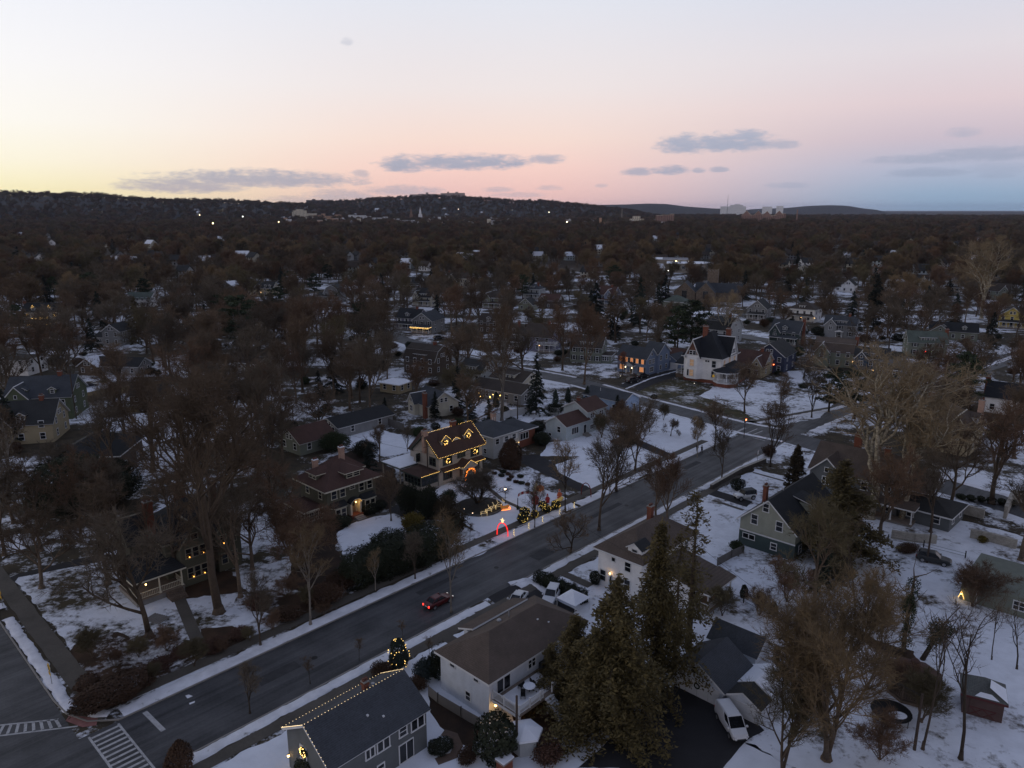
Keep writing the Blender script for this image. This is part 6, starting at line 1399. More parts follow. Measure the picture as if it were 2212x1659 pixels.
EVT('ball1',160,1100,985,'black green evergreen mound beside the old driveway','yew_tree',1.3)
EVT('ball0',245,1085,1000,'black green evergreen mound below the lantern house','yew_tree',1.2)
EVT('pine1',150,1020,960,'grey green shaggy evergreen below the pale stucco gable','pine_tree',1.4,leafm=LEAF['blue'])
EVT('fir1',20,960,840,'dark evergreen at the picture edge below the green gabled house','spruce_tree',1.3)
EVT('spruce1',800,1040,955,'dark evergreen behind the foursquare chimney','spruce_tree',1.5)
EVT('fir0',690,870,800,'black green evergreen between the bare yard trees','spruce_tree',1.2)
EVT('fir1',1710,560,520,'far dark pointed spruce on the woodland edge','spruce_tree',1.)
# shrubs and hedges
SHR('drop',1103,1010,5.2,5.2,6.2,'big dark teardrop shaped yew beside the blacktop drive','yew_shrub')
SHR('loose0',725,975,7,5,4.6,'yellow green rhododendron bank behind the foursquare','rhododendron_shrub')
SHR('loose0',660,960,6,5,4.2,'darker rhododendron beside the red roofed garage','rhododendron_shrub')
SHR('loose0',790,985,6,5,3.6,'dark evergreen bush at the stucco house back yard','rhododendron_shrub',leafm=LEAF['yew'])
SHR('loose3',893,1150,4.4,4.,3.4,'golden cypress bush at the hedge corner','cypress_shrub')
def hedge(u,v,w,d,h,label,rz=A,key='box0',leafm=None,name='hedge'): return SHR(key,u,v,w,d,h,label,name,'hedge',rz,leafm)
hedge(795,1250,7.5,5.,4.4,'rounded end of the clipped dark yew hedge by the oval lawn',key='box1')
hedge(862,1228,7.5,5.,4.8,'middle block of the clipped dark yew hedge')
hedge(930,1205,7.5,5.,5.,'tallest block of the clipped dark yew hedge',key='box1')
hedge(838,1185,4,4,2.6,'low dark yew block on the oval lawn edge')
for i,(u,v,w,h,l) in enumerate(((885,1110,4.6,5.6,'dark arborvitae row end nearest the stucco house'),(925,1120,4.6,6.,'tall dark arborvitae in the middle of the display lawn screen'),(965,1130,4.4,5.2,'brown tinged arborvitae at the display lawn edge'),(985,1150,4.,4.2,'low brown arborvitae beside the left display lawn kerb'))): SHR('loose1',u,v,w,w,h,l,'arborvitae_shrub',leafm=LEAF['arb'] if i>1 else LEAF['yew'])
SHR('loose0',970,1085,3.4,3,2.4,'green bush before the sunroom of the stucco house','shrub')
for u,v,w,h,l in ((722,1133,2.6,1.7,'dark clipped bush left of the foursquare steps'),(740,1137,3.,1.9,'dark clipped bush beside the foursquare bay'),(800,1108,3.2,1.7,'dark clipped bush right of the foursquare steps'),(822,1100,2.4,1.6,'small dark bush at the foursquare corner')): SHR('ball0',u,v,w,w*.9,h,l,leafm=LEAF['yew'])
SHR('ball1',1172,948+12,3.6,3,2.2,'dark mounded yew below the brick wing window')
SHR('loose1',1255,935,1.8,1.6,1.3,'brown little bush by the split level steps')
SHR('ball0',1283,925,2.,1.8,1.4,'dark little bush beside the split level garage')
SHR('ball1',250,1512,8.4,4.4,2.5,'long dark brown hedge bush at the street corner','shrub',rz=A+.1,leafm=LEAF['brn'])
SHR('ball0',192,1490,3.,2.6,1.6,'dark bush at the cross street end of the corner hedge','shrub',leafm=LEAF['brn'])
for u,v,w,h,l in ((460,1400,4.5,.8,'rusty low shrub bed right of the front walk'),(395,1412,4.,.7,'reddish ground shrub left of the front walk'),(345,1438,4.,.6,'brown shrub patch above the corner hedge'),(520,1372,3.6,.7,'brown low shrub among the sidewalk leaves'),(620,1335,4.6,1.3,'twiggy rusty thicket beside the pale slender tree'),(560,1308,4.4,1.2,'brown thicket below the old shingle house'),(700,1300,6,2.4,'dark brown thicket above the mulch bed'),(740,1270,5,2.6,'dark twiggy bush at the mulch bed end')): SHR('loose2' if 'r' in l[:2] else 'loose1',u,v,w,w*.8,h,l)
SHR('ball0',1413,862,1.9,1.9,1.3,'single dark bush at the Victorian lawn kerb')
SHR('ball1',1593,1058,2.5,2.5,2.3,'round black green bush on the snow beside the white jeep')
SHR('loose1',1660,985,4.,3,2.4,'brown bush behind the crossing stone wall')
SHR('drop',862,1440,2.7,2.7,3.7,'dark conical evergreen wound with yellow lights on the tan house lawn','lit_evergreen',leafm=LEAF['spruce'])
SHR('loose1',825,1462,2.8,2.2,1.9,'brown mounded bush at the slate roof end')
SHR('loose0',915,1470,2.6,2.4,2.8,'grey green bush against the white side wall','shrub',leafm=LEAF['blue'])
SHR('loose0',940,1465,2.8,2.6,3.4,'darker bush at the white house corner','shrub',leafm=LEAF['yew'])
SHR('loose1',900,1490,2.6,2.,1.6,'low frosted shrub between the two near houses')
SHR('ball0',1072,1640,4.2,4.,4.6,'large rounded dark evergreen behind the deck steps','yew_shrub')
SHR('drop',390,1668,3.,2.6,3.4,'dark bush at the bottom picture edge on the snowy lawn')
SHR('ball1',670,1690,3.,3.,2.6,'dark bush below the wreathed gable window')
SHR('loose1',1010,1640,3,2,1.,'low frosted shrub by the curving brick path')
SHR('loose2',1185,1640,4,3,1.8,'reddish brown bush beside the snow topped shed')
SHR('ball0',952,1620,2.6,2.2,.9,'ring of dark box around the small snowy bed')
hd=[(1175,1262),(1200,1275),(1224,1286),(1248,1296)]
for i,(u,v) in enumerate(hd): hedge(u,v,2.7,1.8,1.7,['dark hedge block nearest the road beside the parked cars','second dark hedge block from the road','third dark hedge block from the road','innermost dark hedge block toward the snowy canopy'][i],rz=A-PI/2)
SHR('ball0',1285,1262,1.6,1.6,2.,'small dark rounded bush at the white house corner')
for i,(u,v) in enumerate(((1607,1290),(1640,1305),(1670,1328))): SHR('drop',u,v,1.3,1.3,1.9,['dark small yew nearest the wire fence start','dark small yew midway along the wire fence','dark small yew at the brush end of the wire fence'][i],leafm=LEAF['yew'])
SHR('loose0',1590,1190,2.6,2.2,1.8,'yellow green shrub at the shingled house corner')
SHR('loose1',1960,1190,5,3,1.,'brown shrub line along the back kerb') ; SHR('loose3',2122,1172,1.6,1.5,1.1,'yellowish little bush on the snowy side yard')
for i,u in enumerate(range(2075,2200,22)): SHR('ball0',u,1078+(u-2075)*.12,1.6,1.3,1.,['dark clipped bush first along the far street wall','dark clipped bush second along the far street wall','dark clipped bush third along the far street wall','dark clipped bush fourth along the far street wall','dark clipped bush fifth along the far street wall','dark clipped bush last along the far street wall'][i])
for i,(u,v) in enumerate(((1200,875),(1227,870),(1072,880))): SHR('column',u,v,1.8,1.8,4.2,['dark columnar arborvitae beside the white shed','dark columnar arborvitae right of the white shed','dark columnar bush at the snow patched ranch'][i],'arborvitae_shrub')
for i in range(5): SHR('column',1895+i*10,829-i*2.5,1.,1.,2.1,['first','second','third','fourth','last'][i]+' slim evergreen of the row before the deep blue house','arborvitae_shrub')
SHR('ball0',1955,838,2.,2.,2.4,'round dark bush beside the parked silver car')
# ------------------------------------------------------------------ far country: hills, woods, town
def interp(tab,x):
    if x<=tab[0][0]: return tab[0][1]
    for (a,b),(c,d) in zip(tab[:-1],tab[1:]):
        if x<=c: return b+(d-b)*(x-a)/(c-a)
    return tab[-1][1]
def az_u(u): return math.atan2((u-1106)/F, math.cos(PITCH)+(829.5-452)/F*math.sin(PITCH))
def crest(tab,r,tall=0): return [(az_u(u),H+r*(452-v)/F*math.cos(az_u(u))-tall) for u,v in tab]
RIDGES=[ # crest distance, foot distance, back distance, crest table
 (4000,2500,5200,crest([(-500,417),(0,417),(110,419),(200,421),(250,424),(300,430),(370,433),(480,433),(560,437),(640,441),(720,447),(860,458),(1000,472)],4000,14)),
 (4800,3000,6000,crest([(480,470),(560,450),(640,441),(700,436),(760,434),(830,428),(900,426),(960,424),(1010,427),(1060,430),(1110,434),(1170,434),(1230,439),(1290,445),(1360,452),(1440,470)],4800,15)),
 (8000,6200,9500,crest([(1180,470),(1240,448),(1290,442),(1350,441),(1400,439),(1440,440),(1480,445),(1540,449),(1620,452),(1720,470)],8000,6)),
 (10500,8200,12000,crest([(1560,470),(1620,451),(1660,450),(1700,448.5),(1745,444.5),(1790,443),(1830,444),(1860,449),(1900,453),(1960,470)],10500,4)),
]
def hz(x,y):
    r=math.hypot(x,y); a=math.atan2(x,y); z=0
    for rc,rf_,rb,tab in RIDGES:
        if rf_<r<rb:
            t=(r-rf_)/(rc-rf_) if r<rc else (rb-r)/(rb-rc); t=max(0,min(1,t)); s=t*t*(3-2*t)
            hh=interp(tab,a)
            if hh>0: z=max(z,hh*s*(1+.06*noise.noise(Vector((x*.002,y*.002,0)))*(1-s)))
    return z
def hit(u,v,d0=500):
    d=G(u,v-0)-Vector((0,0,H)) if v>453 else None
    dx=(u-1106)/F; dy=(829.5-v)/F
    dr=Vector((dx,math.cos(PITCH)+dy*math.sin(PITCH),-math.sin(PITCH)+dy*math.cos(PITCH))).normalized()
    t=d0
    while t<14000:
        p=Vector((0,0,H))+dr*t
        if p.z<=hz(p.x,p.y): return Vector((p.x,p.y,max(0,hz(p.x,p.y))))
        t+=20
    p=Vector((0,0,H))+dr*9000; p.z=0; return p
b=MB(); na,nr=220,64; rs=[2400*(12500/2400)**(j/(nr-1)) for j in range(nr)]
for i in range(na):
    a=R(-46+92*i/(na-1))
    for j in range(nr):
        x,y=rs[j]*math.sin(a),rs[j]*math.cos(a); b.v.append((x,y,hz(x,y)-.5))
b.f=[(i*nr+j,i*nr+j+1,(i+1)*nr+j+1,(i+1)*nr+j) for i in range(na-1) for j in range(nr-1)]
b.f=[tuple(reversed(f)) for f in b.f]; b.m=[0]*len(b.f)
hills=b.obj('hills',mat('wooded hillside',(.03,.027,.026),.95,var=.3,vs=.01,col2=(.05,.045,.045),lo=.5,hi=.75,coords='World'),None,True,kind='structure')
# mid distance trees, one by one
OPEN=[[(1110,1120),(1250,1085),(1180,1000),(1040,1030)],[(1165,1000),(1330,950),(1470,1000),(1300,1075)],[(1385,880),(1480,890),(1620,935),(1500,1000),(1370,960)],[(1370,840),(1480,815),(1620,825),(1800,850),(1770,900),(1650,925)],[(150,860),(430,820),(440,1010),(220,1010)],[(700,900),(840,920),(890,1000),(760,990)],[(1320,800),(1480,790),(1480,850),(1330,830)],[(730,1150),(880,1100),(880,1200),(760,1240)],[(900,730),(1060,720),(1060,790),(930,780)],[(1540,690),(1720,740),(1700,770),(1540,740)],[(1940,800),(2212,740),(2212,790),(1960,850)],[(1180,840),(1320,835),(1320,870),(1200,880)],[(0,980),(1100,1000),(900,1659),(0,1659)],[(1100,980),(2300,980),(2300,1700),(900,1659)]]
def inpoly(x,y,P):
    c=False; n=len(P)
    for i in range(n):
        (x1,y1),(x2,y2)=P[i],P[(i+1)%n]
        if (y1>y)!=(y2>y) and x<(x2-x1)*(y-y1)/(y2-y1)+x1: c=not c
    return c
def segd(p,a,b_):
    d=b_-a; t=max(0,min(1,(p-a).dot(d)/max(d.dot(d),1e-9))); return (p-(a+d*t)).length
def blocked(x,y,m=3.):
    p=Vector((x,y))
    for pl,hw in ROADS:
        for a,c in zip(pl[:-1],pl[1:]):
            if segd(p,a,c)<hw+1.5: return True
    for fx,fy,fr,ft in FOOT:
        if (x-fx)**2+(y-fy)**2<(fr+m)**2: return True
    return False
KEEP=('golden lit house','big green gabled house','green roofed white house','grey gambrel house','five dormer house','lit porch gable house','black roofed blue house','white ended long garage','snow edged garage','pale stucco gable house','tall pale grey house')
def hides(x,y,hh,cr):
    """would this tree stand right in front of a house the picture shows?"""
    r=math.hypot(x,y); u,v=PX((x,y,0)); ut,vt=PX((x,y,hh)); rad=cr*F/r
    for hx,hy,nm,hr in HOUSEPIX:
        d=math.hypot(hx,hy)
        if d>r-2 and d-r<110:
            hu,hv=PX((hx,hy,2.)); 
            rt=hx/d>.0; left_keep=nm in KEEP
            if abs(hu-u)<hr*F/d*(1. if rt or left_keep else .75)+rad*(.7 if rt or left_keep else .3) and vt<hv: return True
    return False
ORD=['first','second','third','fourth','fifth','sixth','seventh','eighth','ninth','tenth','eleventh','twelfth','thirteenth','fourteenth','fifteenth','sixteenth','seventeenth','eighteenth']
LABQ={}
def landmark(x,y):
    best=None
    for hx,hy,nm,hr in HOUSEPIX:
        d=math.hypot(hx-x,hy-y)-hr*.5
        if best is None or d<best[0]: best=(d,hx,hy,nm)
    d,hx,hy,nm=best; r=math.hypot(hx,hy); fx,fy=hx/r,hy/r; al=(x-hx)*fx+(y-hy)*fy; ac=(x-hx)*fy-(y-hy)*fx
    rel=('beyond' if al>0 else 'in front of') if abs(al)>abs(ac)*1.3 else ('right of' if ac>0 else 'left of')
    return d,rel,nm
PEND=[]
rr=random.Random(42); tries=0; made=[]
while len(made)<212 and tries<12000:
    tries+=1
    a=R(rr.uniform(-36,36)); q=rr.random(); r=math.sqrt(140**2+(430**2-140**2)*q); x,y=r*math.sin(a),r*math.cos(a)
    u,v=PX((x,y,0))
    if u<-40 or u>2260 or v>1000: continue
    if any(inpoly(u,v,P) for P in OPEN) or blocked(x,y,3.5): continue
    if any((x-mx)**2+(y-my)**2<(8.0)**2 for mx,my in made): continue
    if u>1250 and rr.random()<.25: continue
    hh=rr.uniform(10,16)*(1.12 if u<1000 else .95)
    if hides(x,y,hh,hh*.36) and rr.random()<.96: continue
    made.append((x,y)); k=rr.choice(['oak0','oak1','oak2','oak3','oak0','elm0','elm1','elm2','big0','big1','multi1','oak2'])
    if k.startswith('multi'): hh*=.6
    tw=rr.choice(['brown','brown','rust','grey','brown','olive','grey','brown','grey'])
    t=tree(k,Vector((x,y,0)),hh,None,'bare_tree','tree','bare trees among the houses',rr.uniform(0,6.28),rr.uniform(1.05,1.4),twig=TW[tw]); FOOT.append((x,y,3,0))
    d,rel,nm=landmark(x,y); LABQ.setdefault((rel,nm),[]).append((d,t,tw,hh))
TONE=dict(brown='brown',rust='reddish',grey='greyish',olive='olive')
for (rel,nm),L_ in LABQ.items():
    L_.sort(key=lambda q:q[0])
    for i,(d,t,tw,hh) in enumerate(L_):
        n='' if len(L_)==1 else (', %s from it'%ORD[min(i,17)])
        t['label']='%s %s bare tree %s the %s%s'%('tall' if hh>13 else 'smaller',TONE[tw],rel,nm,n)
# evergreens scattered farther off
EVQ={}
for i in range(46):
    for _ in range(60):
        a=R(rr.uniform(-36,36)); r=rr.uniform(190,560); x,y=r*math.sin(a),r*math.cos(a); u,v=PX((x,y,0))
        if any(inpoly(u,v,P) for P in OPEN) or blocked(x,y,3) or hides(x,y,14,3): continue
        k=rr.choice(['fir0','fir1','pine0','spruce0','pine1']); hh=rr.uniform(11,17); s=hh/DES[k]
        t=ev(k,Vector((x,y,0)),(s*1.2,s*1.2,s),'x','pine_tree' if 'pine' in k else 'spruce_tree',group='evergreens among the far houses'); d,rel,nm=landmark(x,y); EVQ.setdefault((rel,nm),[]).append((d,t)); FOOT.append((x,y,3,0)); break
for (rel,nm),L_ in EVQ.items():
    L_.sort(key=lambda q:q[0])
    for i,(d,t) in enumerate(L_): t['label']='dark lone evergreen %s the %s%s'%(rel,nm,'' if len(L_)==1 else ', %s from it'%ORD[min(i,17)])
# bushes about the houses
SHQ={}
for i in range(150):
    for _ in range(60):
        a=R(rr.uniform(-36,36)); r=rr.uniform(125,380); x,y=r*math.sin(a),r*math.cos(a); u,v=PX((x,y,0))
        if any(inpoly(u,v,P) for P in OPEN) or blocked(x,y,1.): continue
        k=rr.choice(['ball0','ball1','loose0','loose1','loose1','loose0','box0']); w=rr.uniform(2.4,5.5); 
        t=ev(k,Vector((x,y,0)),(w,w*rr.uniform(.7,1),w*rr.uniform(.45,.8)),'x','shrub','shrub',group='bushes about the far houses',leafm=rr.choice([None,LEAF['yew'],LEAF['brn'],LEAF['yew']])); d,rel,nm=landmark(x,y); SHQ.setdefault((rel,nm),[]).append((d,t)); FOOT.append((x,y,1.5,0)); break
for (rel,nm),L_ in SHQ.items():
    L_.sort(key=lambda q:q[0])
    for i,(d,t) in enumerate(L_): t['label']='dark rounded bush %s the %s%s'%(rel,nm,'' if len(L_)==1 else ', %s from it'%ORD[min(i,17)])
# the unbroken woods: one stuff object, points carrying tree shapes
FARV=bpy.data.collections.new('woods_shapes'); FINE=[]
for i in range(5):
    w,t=grow(300+i,13,.2,.46,.35,8,.6,4,.075,(5,5,3),twl=1.5,dadd=0); o=len(w.v); m_=MB(); m_.v=w.v+t.v; m_.f=w.f+[tuple(q+o for q in f) for f in t.f]; m_.m=[0]*len(w.f)+[1]*len(t.f)
    ob=bpy.data.objects.new('woods_shape',m_.mesh('woods_shape',[BK['brown'],[TW['brown'],TW['grey'],TW['rust'],TW['olive'],TW['brown']][i]])); FARV.objects.link(ob)
for i in range(5):
    w,t=grow(320+i,13,.2,.46,.32,8,.6,6,.034,(5,6,3),twl=1.3,dadd=1) if i<4 else grow(325,12,.1,.5,.25,6,.9,6,.034,(5,6,3),twl=1.2,dadd=1,multi=3); o=len(w.v); m_=MB(); m_.v=w.v+t.v; m_.f=w.f+[tuple(q+o for q in f) for f in t.f]; m_.m=[0]*len(w.f)+[1]*len(t.f)
    FINE.append(m_.mesh('woods_shape',[BK['brown'],[TW['brown'],TW['grey'],TW['rust'],TW['olive'],TW['tan']][i]]))
w,t=conifer(310,14,.05,.22,16,.7,12); o=len(w.v); m_=MB(); m_.v=w.v+t.v; m_.f=w.f+[tuple(q+o for q in f) for f in t.f]; m_.m=[0]*len(w.f)+[1]*len(t.f)
ob=bpy.data.objects.new('woods_shape',m_.mesh('woods_shape',[BK['dark'],LEAF['spruce']])); FARV.objects.link(ob)
for me_ in FINE: FARV.objects.link(bpy.data.objects.new('woods_shape',me_))
FAROBJ=[]   # (x,y,r) kept clear, filled below
GN=bpy.data.node_groups.new('woods','GeometryNodeTree'); GN.interface.new_socket('Geometry',in_out='INPUT',socket_type='NodeSocketGeometry'); GN.interface.new_socket('Geometry',in_out='OUTPUT',socket_type='NodeSocketGeometry')
gi=GN.nodes.new('NodeGroupInput'); go=GN.nodes.new('NodeGroupOutput'); ip=GN.nodes.new('GeometryNodeInstanceOnPoints'); ci=GN.nodes.new('GeometryNodeCollectionInfo'); ci.inputs['Collection'].default_value=FARV; ci.inputs['Separate Children'].default_value=True; ci.inputs['Reset Children'].default_value=True
ip.inputs['Pick Instance'].default_value=True
def attr(nm,ty):
    n=GN.nodes.new('GeometryNodeInputNamedAttribute'); n.data_type=ty; n.inputs[0].default_value=nm; return n.outputs[0]
GN.links.new(gi.outputs[0],ip.inputs['Points']); GN.links.new(ci.outputs[0],ip.inputs['Instance']); GN.links.new(attr('kind','INT'),ip.inputs['Instance Index']); GN.links.new(attr('rot','FLOAT_VECTOR'),ip.inputs['Rotation']); GN.links.new(attr('size','FLOAT_VECTOR'),ip.inputs['Scale']); GN.links.new(ip.outputs[0],go.inputs[0])
def woods(pts):
    me=bpy.data.meshes.new('distant_woods'); me.from_pydata([p[:3] for p in pts],[],[])
    a=me.attributes.new('kind','INT','POINT'); a.data.foreach_set('value',[p[3] for p in pts])
    a=me.attributes.new('rot','FLOAT_VECTOR','POINT'); a.data.foreach_set('vector',[q for p in pts for q in (0,0,p[4])])
    a=me.attributes.new('size','FLOAT_VECTOR','POINT'); a.data.foreach_set('vector',[q for p in pts for q in (p[5]*p[6],p[5]*p[6],p[5])])
    o=link('distant_woods',me,kind='stuff'); md=o.modifiers.new('woods','NODES'); md.node_group=GN; return o
# ------------------------------------------------------------------ far town and scattered houses
def fmat(k,c): return mat('far '+k,c,.85,var=.12,vs=.08,coords='Object')
def block3(b,x,y,w,d,z0,z1,m=0): b.box(x-w/2,x+w/2,y-d/2,y+d/2,z0,z1,m)
def fbuild(name,label,u,dist,parts,wallc,roofc,rows=0,cat='building',group=None,z=None,winc=None):
    """parts: (u0,u1,vtop) silhouettes at the surveyed distance; base on the ground there"""
    a=az_u(u); x,y=dist*math.sin(a),dist*math.cos(a); gz=hz(x,y) if z is None else z; mpp=dist*math.cos(a)/F
    r=thing(name,label,cat,(x,y,gz),-a,group); FAROBJ.append((x,y,max(abs(p[0]-p[1]) for p in parts)*mpp*.6+8))
    w=MB(); rf_=MB(); wn=MB(); dep=max(12,abs(parts[0][0]-parts[0][1])*mpp*.35)
    for i,(u0,u1,vt,*kind) in enumerate(parts):
        x0,x1=(u0-u)*mpp,(u1-u)*mpp; zt=H-(vt-452)*mpp-gz; yy=i*.6; k=kind[0] if kind else 'flat'
        zt=max(zt,3)
        if k=='flat':
            w.box(x0,x1,yy,yy+dep,-3,zt,0); rf_.box(x0-.3,x1+.3,yy-.3,yy+dep+.3,zt,zt+.5)
        elif k=='gable':
            rise=min((x1-x0)*.5,zt*.6); ze=zt-rise; xm=(x0+x1)/2
            w.box(x0,x1,yy,yy+dep,-3,ze,0); w.add([(x0,yy,ze),(x1,yy,ze),(xm,yy,zt),(x0,yy+.3,ze),(x1,yy+.3,ze),(xm,yy+.3,zt)],[(0,1,2),(5,4,3)],0)
            for q in (x0-.5,x1+.5): rf_.slab([(q,yy-.6,ze-.3),(q,yy+dep,ze-.3),(xm,yy+dep,zt+.5),(xm,yy-.6,zt+.5)],.5)
        elif k=='spire':
            zb=zt*.5; w.box(x0,x1,yy,yy+(x1-x0),-3,zb,0); xm,ym=(x0+x1)/2,yy+(x1-x0)/2; h_=(x1-x0)/2*.8
            w.box(xm-h_*.75,xm+h_*.75,ym-h_*.75,ym+h_*.75,zb,zb+(zt-zb)*.3,0); rf_.add([(xm-h_*.7,ym-h_*.7,zb+(zt-zb)*.3),(xm+h_*.7,ym-h_*.7,zb+(zt-zb)*.3),(xm+h_*.7,ym+h_*.7,zb+(zt-zb)*.3),(xm-h_*.7,ym+h_*.7,zb+(zt-zb)*.3),(xm,ym,zt)],[(0,1,4),(1,2,4),(2,3,4),(3,0,4)])
        elif k=='stack': w.tube(((x0+x1)/2,yy,-3),((x0+x1)/2,yy,zt),(x1-x0)/2,(x1-x0)*.35,10,0)
        if rows and k in('flat','gable'):
            zz=zt if k=='flat' else ze
            nf=max(1,int((zz-4)/3.6)); nw=max(2,int((x1-x0)/5))
            for f in range(nf):
                zc=zz-2.2-f*3.6
                if zc<2: break
                for q in range(nw):
                    xc=x0+(x1-x0)*(q+.5)/nw; wn.box(xc-.9,xc+.9,yy-.12,yy+.1,zc-.9,zc+.9)
    w.obj('wall',wallc,r)
    if rf_.v: rf_.obj('roof',roofc,r)
    if wn.v: o=wn.obj('window_bands',winc or M['glass'],r); o['kind']='stuff'
    return r
cr=fmat('cream',(.72,.66,.52)); wh=fmat('white',(.8,.8,.8)); rd=fmat('red brick',(.3,.19,.155)); og=fmat('orange brick',(.55,.34,.22)); bn=fmat('brown stone',(.24,.16,.12)); pk=fmat('pinkish concrete',(.55,.44,.4)); dk=fmat('dark slab',(.12,.105,.1)); gy=fmat('grey roof',(.2,.2,.22)); sw=M['snow']
fbuild('hospital_building','stepped cream hospital block above the town trees',655,3000,[(634,662,455),(640,655,452.5),(662,682,461),(632,640,458)],cr,cr,1)
fbuild('brick_office','low orange brick office row right of the cream hospital',705,3000,[(678,700,464),(694,702,461),(700,722,466),(722,738,463)],og,gy,1)
fbuild('white_office','long white office building in the middle of town',776,2900,[(753,764,464),(764,790,465),(790,800,467)],wh,wh,1)
fbuild('white_annex','small white town building with square end tower',817,2800,[(799,828,470),(826,836,468)],wh,sw,1)
fbuild('white_depot','low white flat roofed building below the steeples',885,2300,[(858,895,475),(857,863,472),(890,915,478)],wh,sw,1)
fbuild('brown_church','brown stone church with tall dark spire',878,3000,[(867,885,467,'gable'),(884,891,447,'spire')],bn,bn,0,'church')
fbuild('white_steeple_church','reddish church with slender white steeple',908,3050,[(894,923,468)],bn,gy,1,'church')
fbuild('white_steeple','slender white steeple rising above the town roofs',907.5,3040,[(903.5,911.5,447,'spire')],wh,wh,0,'steeple')
fbuild('brick_row','grey brick town block right of the white steeple',945,2700,[(928,962,477),(940,950,473)],pk,sw,1)
fbuild('ridge_slab','long dark apartment slab on the wooded ridge',689,4700,[(664,716,433.5),(676,683,431.5),(694,699,432)],dk,dk,0)
fbuild('ridge_apartments','stepped pinkish apartment block on the hill top',978,4800,[(953,972,419.5),(972,1004,419),(967,971,416.5),(984,990,417)],pk,pk,1)
fbuild('ridge_tower','pale hotel on the hill crest left of the apartment block',924,4850,[(888,905,422),(905,925,421),(921,926,418),(925,943,421)],pk,pk,1)
fbuild('bell_tower_school','brick school with square orange bell tower',1306,2100,[(1295.5,1300.5,470),(1304,1323,478)],og,rd,0)
fbuild('grand_hotel','large red and cream terraced building with lit balconies',1386,2300,[(1351,1423,484),(1356,1412,479),(1362,1392,472),(1368,1384,466.5)],cr,rd,1)
fbuild('red_block','red flat roofed apartment block in the trees',1437,2300,[(1418,1432,465),(1430,1456,464),(1447,1456,462)],rd,cr,1)
fbuild('water_tower','thin pale smokestack over the far trees',1344,2900,[(1342.5,1345.5,451,'stack')],fmat('stack',(.22,.19,.16)),gy,0,'smokestack')
fbuild('gabled_apartments','brick apartment block with a row of pointed white edged gables',1650,2650,[(1606,1626,455,'gable'),(1624,1634,464),(1631,1648,455,'gable'),(1646,1668,456,'gable'),(1664,1676,465),(1672,1690,455,'gable'),(1682,1694,461)],rd,cr,1)
fbuild('brick_chimney_stack','slim red brick chimney beyond the gabled apartments',1723,2600,[(1721.5,1724.5,452,'stack')],rd,rd,0,'smokestack')
fbuild('campus_building','white college building on the far low hill',1590,6500,[(1558,1610,446.5),(1578,1604,443.5),(1586,1598,442)],wh,wh,0)
fbuild('campus_annex','small white building strung along the far low hill',1668,6500,[(1648,1668,447),(1676,1690,445.5)],wh,wh,0)
a=az_u(1571); m_=MB(); d_=6200; zt=H+(452-423)/F*d_*math.cos(a); m_.tube((0,0,0),(0,0,zt),1.6,.8,6); 
for q in (.3,.5,.7,.85): m_.box(-2,2,-2,2,zt*q,zt*q+1)
o=m_.obj('radio_mast',M['iron'],None,label='thin radio mast beside the far white college building',cat='mast'); o.location=(d_*math.sin(a),d_*math.cos(a),0)
rq=random.Random(12)
for i in range(44):
    u0=rq.uniform(600,1110) if i<32 else rq.uniform(1180,1480); d0=rq.uniform(2000,3100); w0=rq.uniform(5,16); vt=452+(52-rq.uniform(15,25))/d0*F
    fbuild('town_building','small pale town building among the trees below the far hills',u0,d0,[(u0-w0/2,u0+w0/2,vt,rq.choice(['flat','flat','gable']))],rq.choice([wh,wh,cr,pk,gy,og]),rq.choice([sw,gy,wh]),0,'building','pale town buildings below the hills')
# scattered far houses
FHM={}
def farhouse(x,y,z,rz,s,wc,k,label,group):
    key=(wc.name,k)
    if key not in FHM:
        b=MB(); b.box(-5,5,-4,4,-1,5,0); b.add([(-5,-4,5),(-5,4,5),(-5,0,8.6),(5,-4,5),(5,4,5),(5,0,8.6)],[(0,2,1),(3,4,5)],0)
        rf_=MB(); 
        for q in (-4.5,4.5): rf_.slab([(-5.5,q,4.8),(5.5,q,4.8),(5.5,0,8.9),(-5.5,0,8.9)],.3)
        wn=MB()
        for xx in (-3,0,3):
            for zz in (1.7,4): wn.box(xx-.6,xx+.6,-4.06,-3.9,zz-.7,zz+.7)
        wn.box(-5.06,-4.9,-.6,.6,3.4,4.6); wn.box(4.9,5.06,-.6,.6,3.4,4.6)
        FHM[key]=(b.mesh('wall',wc),rf_.mesh('roof',[rf['dgrey'],M['snow'],rf['mid']][k]),wn.mesh('window',M['glass']))
    r=thing('far_house',label,'house',(x,y,z),rz,group,s); a,b_,c=FHM[key]; link('wall',a,r); link('roof',b_,r); w_=link('window_bands',c,r); w_['kind']='stuff'
    FAROBJ.append((x,y,9)); return r
fcs=[sd['ivory'],sd['white'],sd['pale'],sd['grey'],sd['paleb'],sd['tan']]
rr=random.Random(77); n=0
SPEC=[(1740,578),(1520,560),(1230,562),(1215,530),(1362,535),(1287,575),(1465,560),(1590,560),(1705,560),(2112,525),(2100,545),(1985,600),(1890,575),(2160,600),(2040,580),(60,560),(30,612),(258,560),(250,575),(575,575),(640,590),(870,560),(1030,560),(1090,575),(1150,555),(1270,600),(1420,590),(880,580),(760,590),(950,592),(400,600),(330,560),(700,560),(1830,560),(1935,560),(2200,560)]
rs_=random.Random(31); SPEC+=[(rs_.uniform(20,2200),rs_.uniform(505,585)) for _ in range(80)]
for u,v in SPEC:
    p=G(u,v); farhouse(p.x,p.y,0,R(rr.uniform(-50,20)),rr.uniform(.9,1.25),rr.choice(fcs[:5]),rr.choice([0,0,2,0,2,1]),'pale gabled house showing through the brown woods beyond the last streets','pale houses showing through the woods')
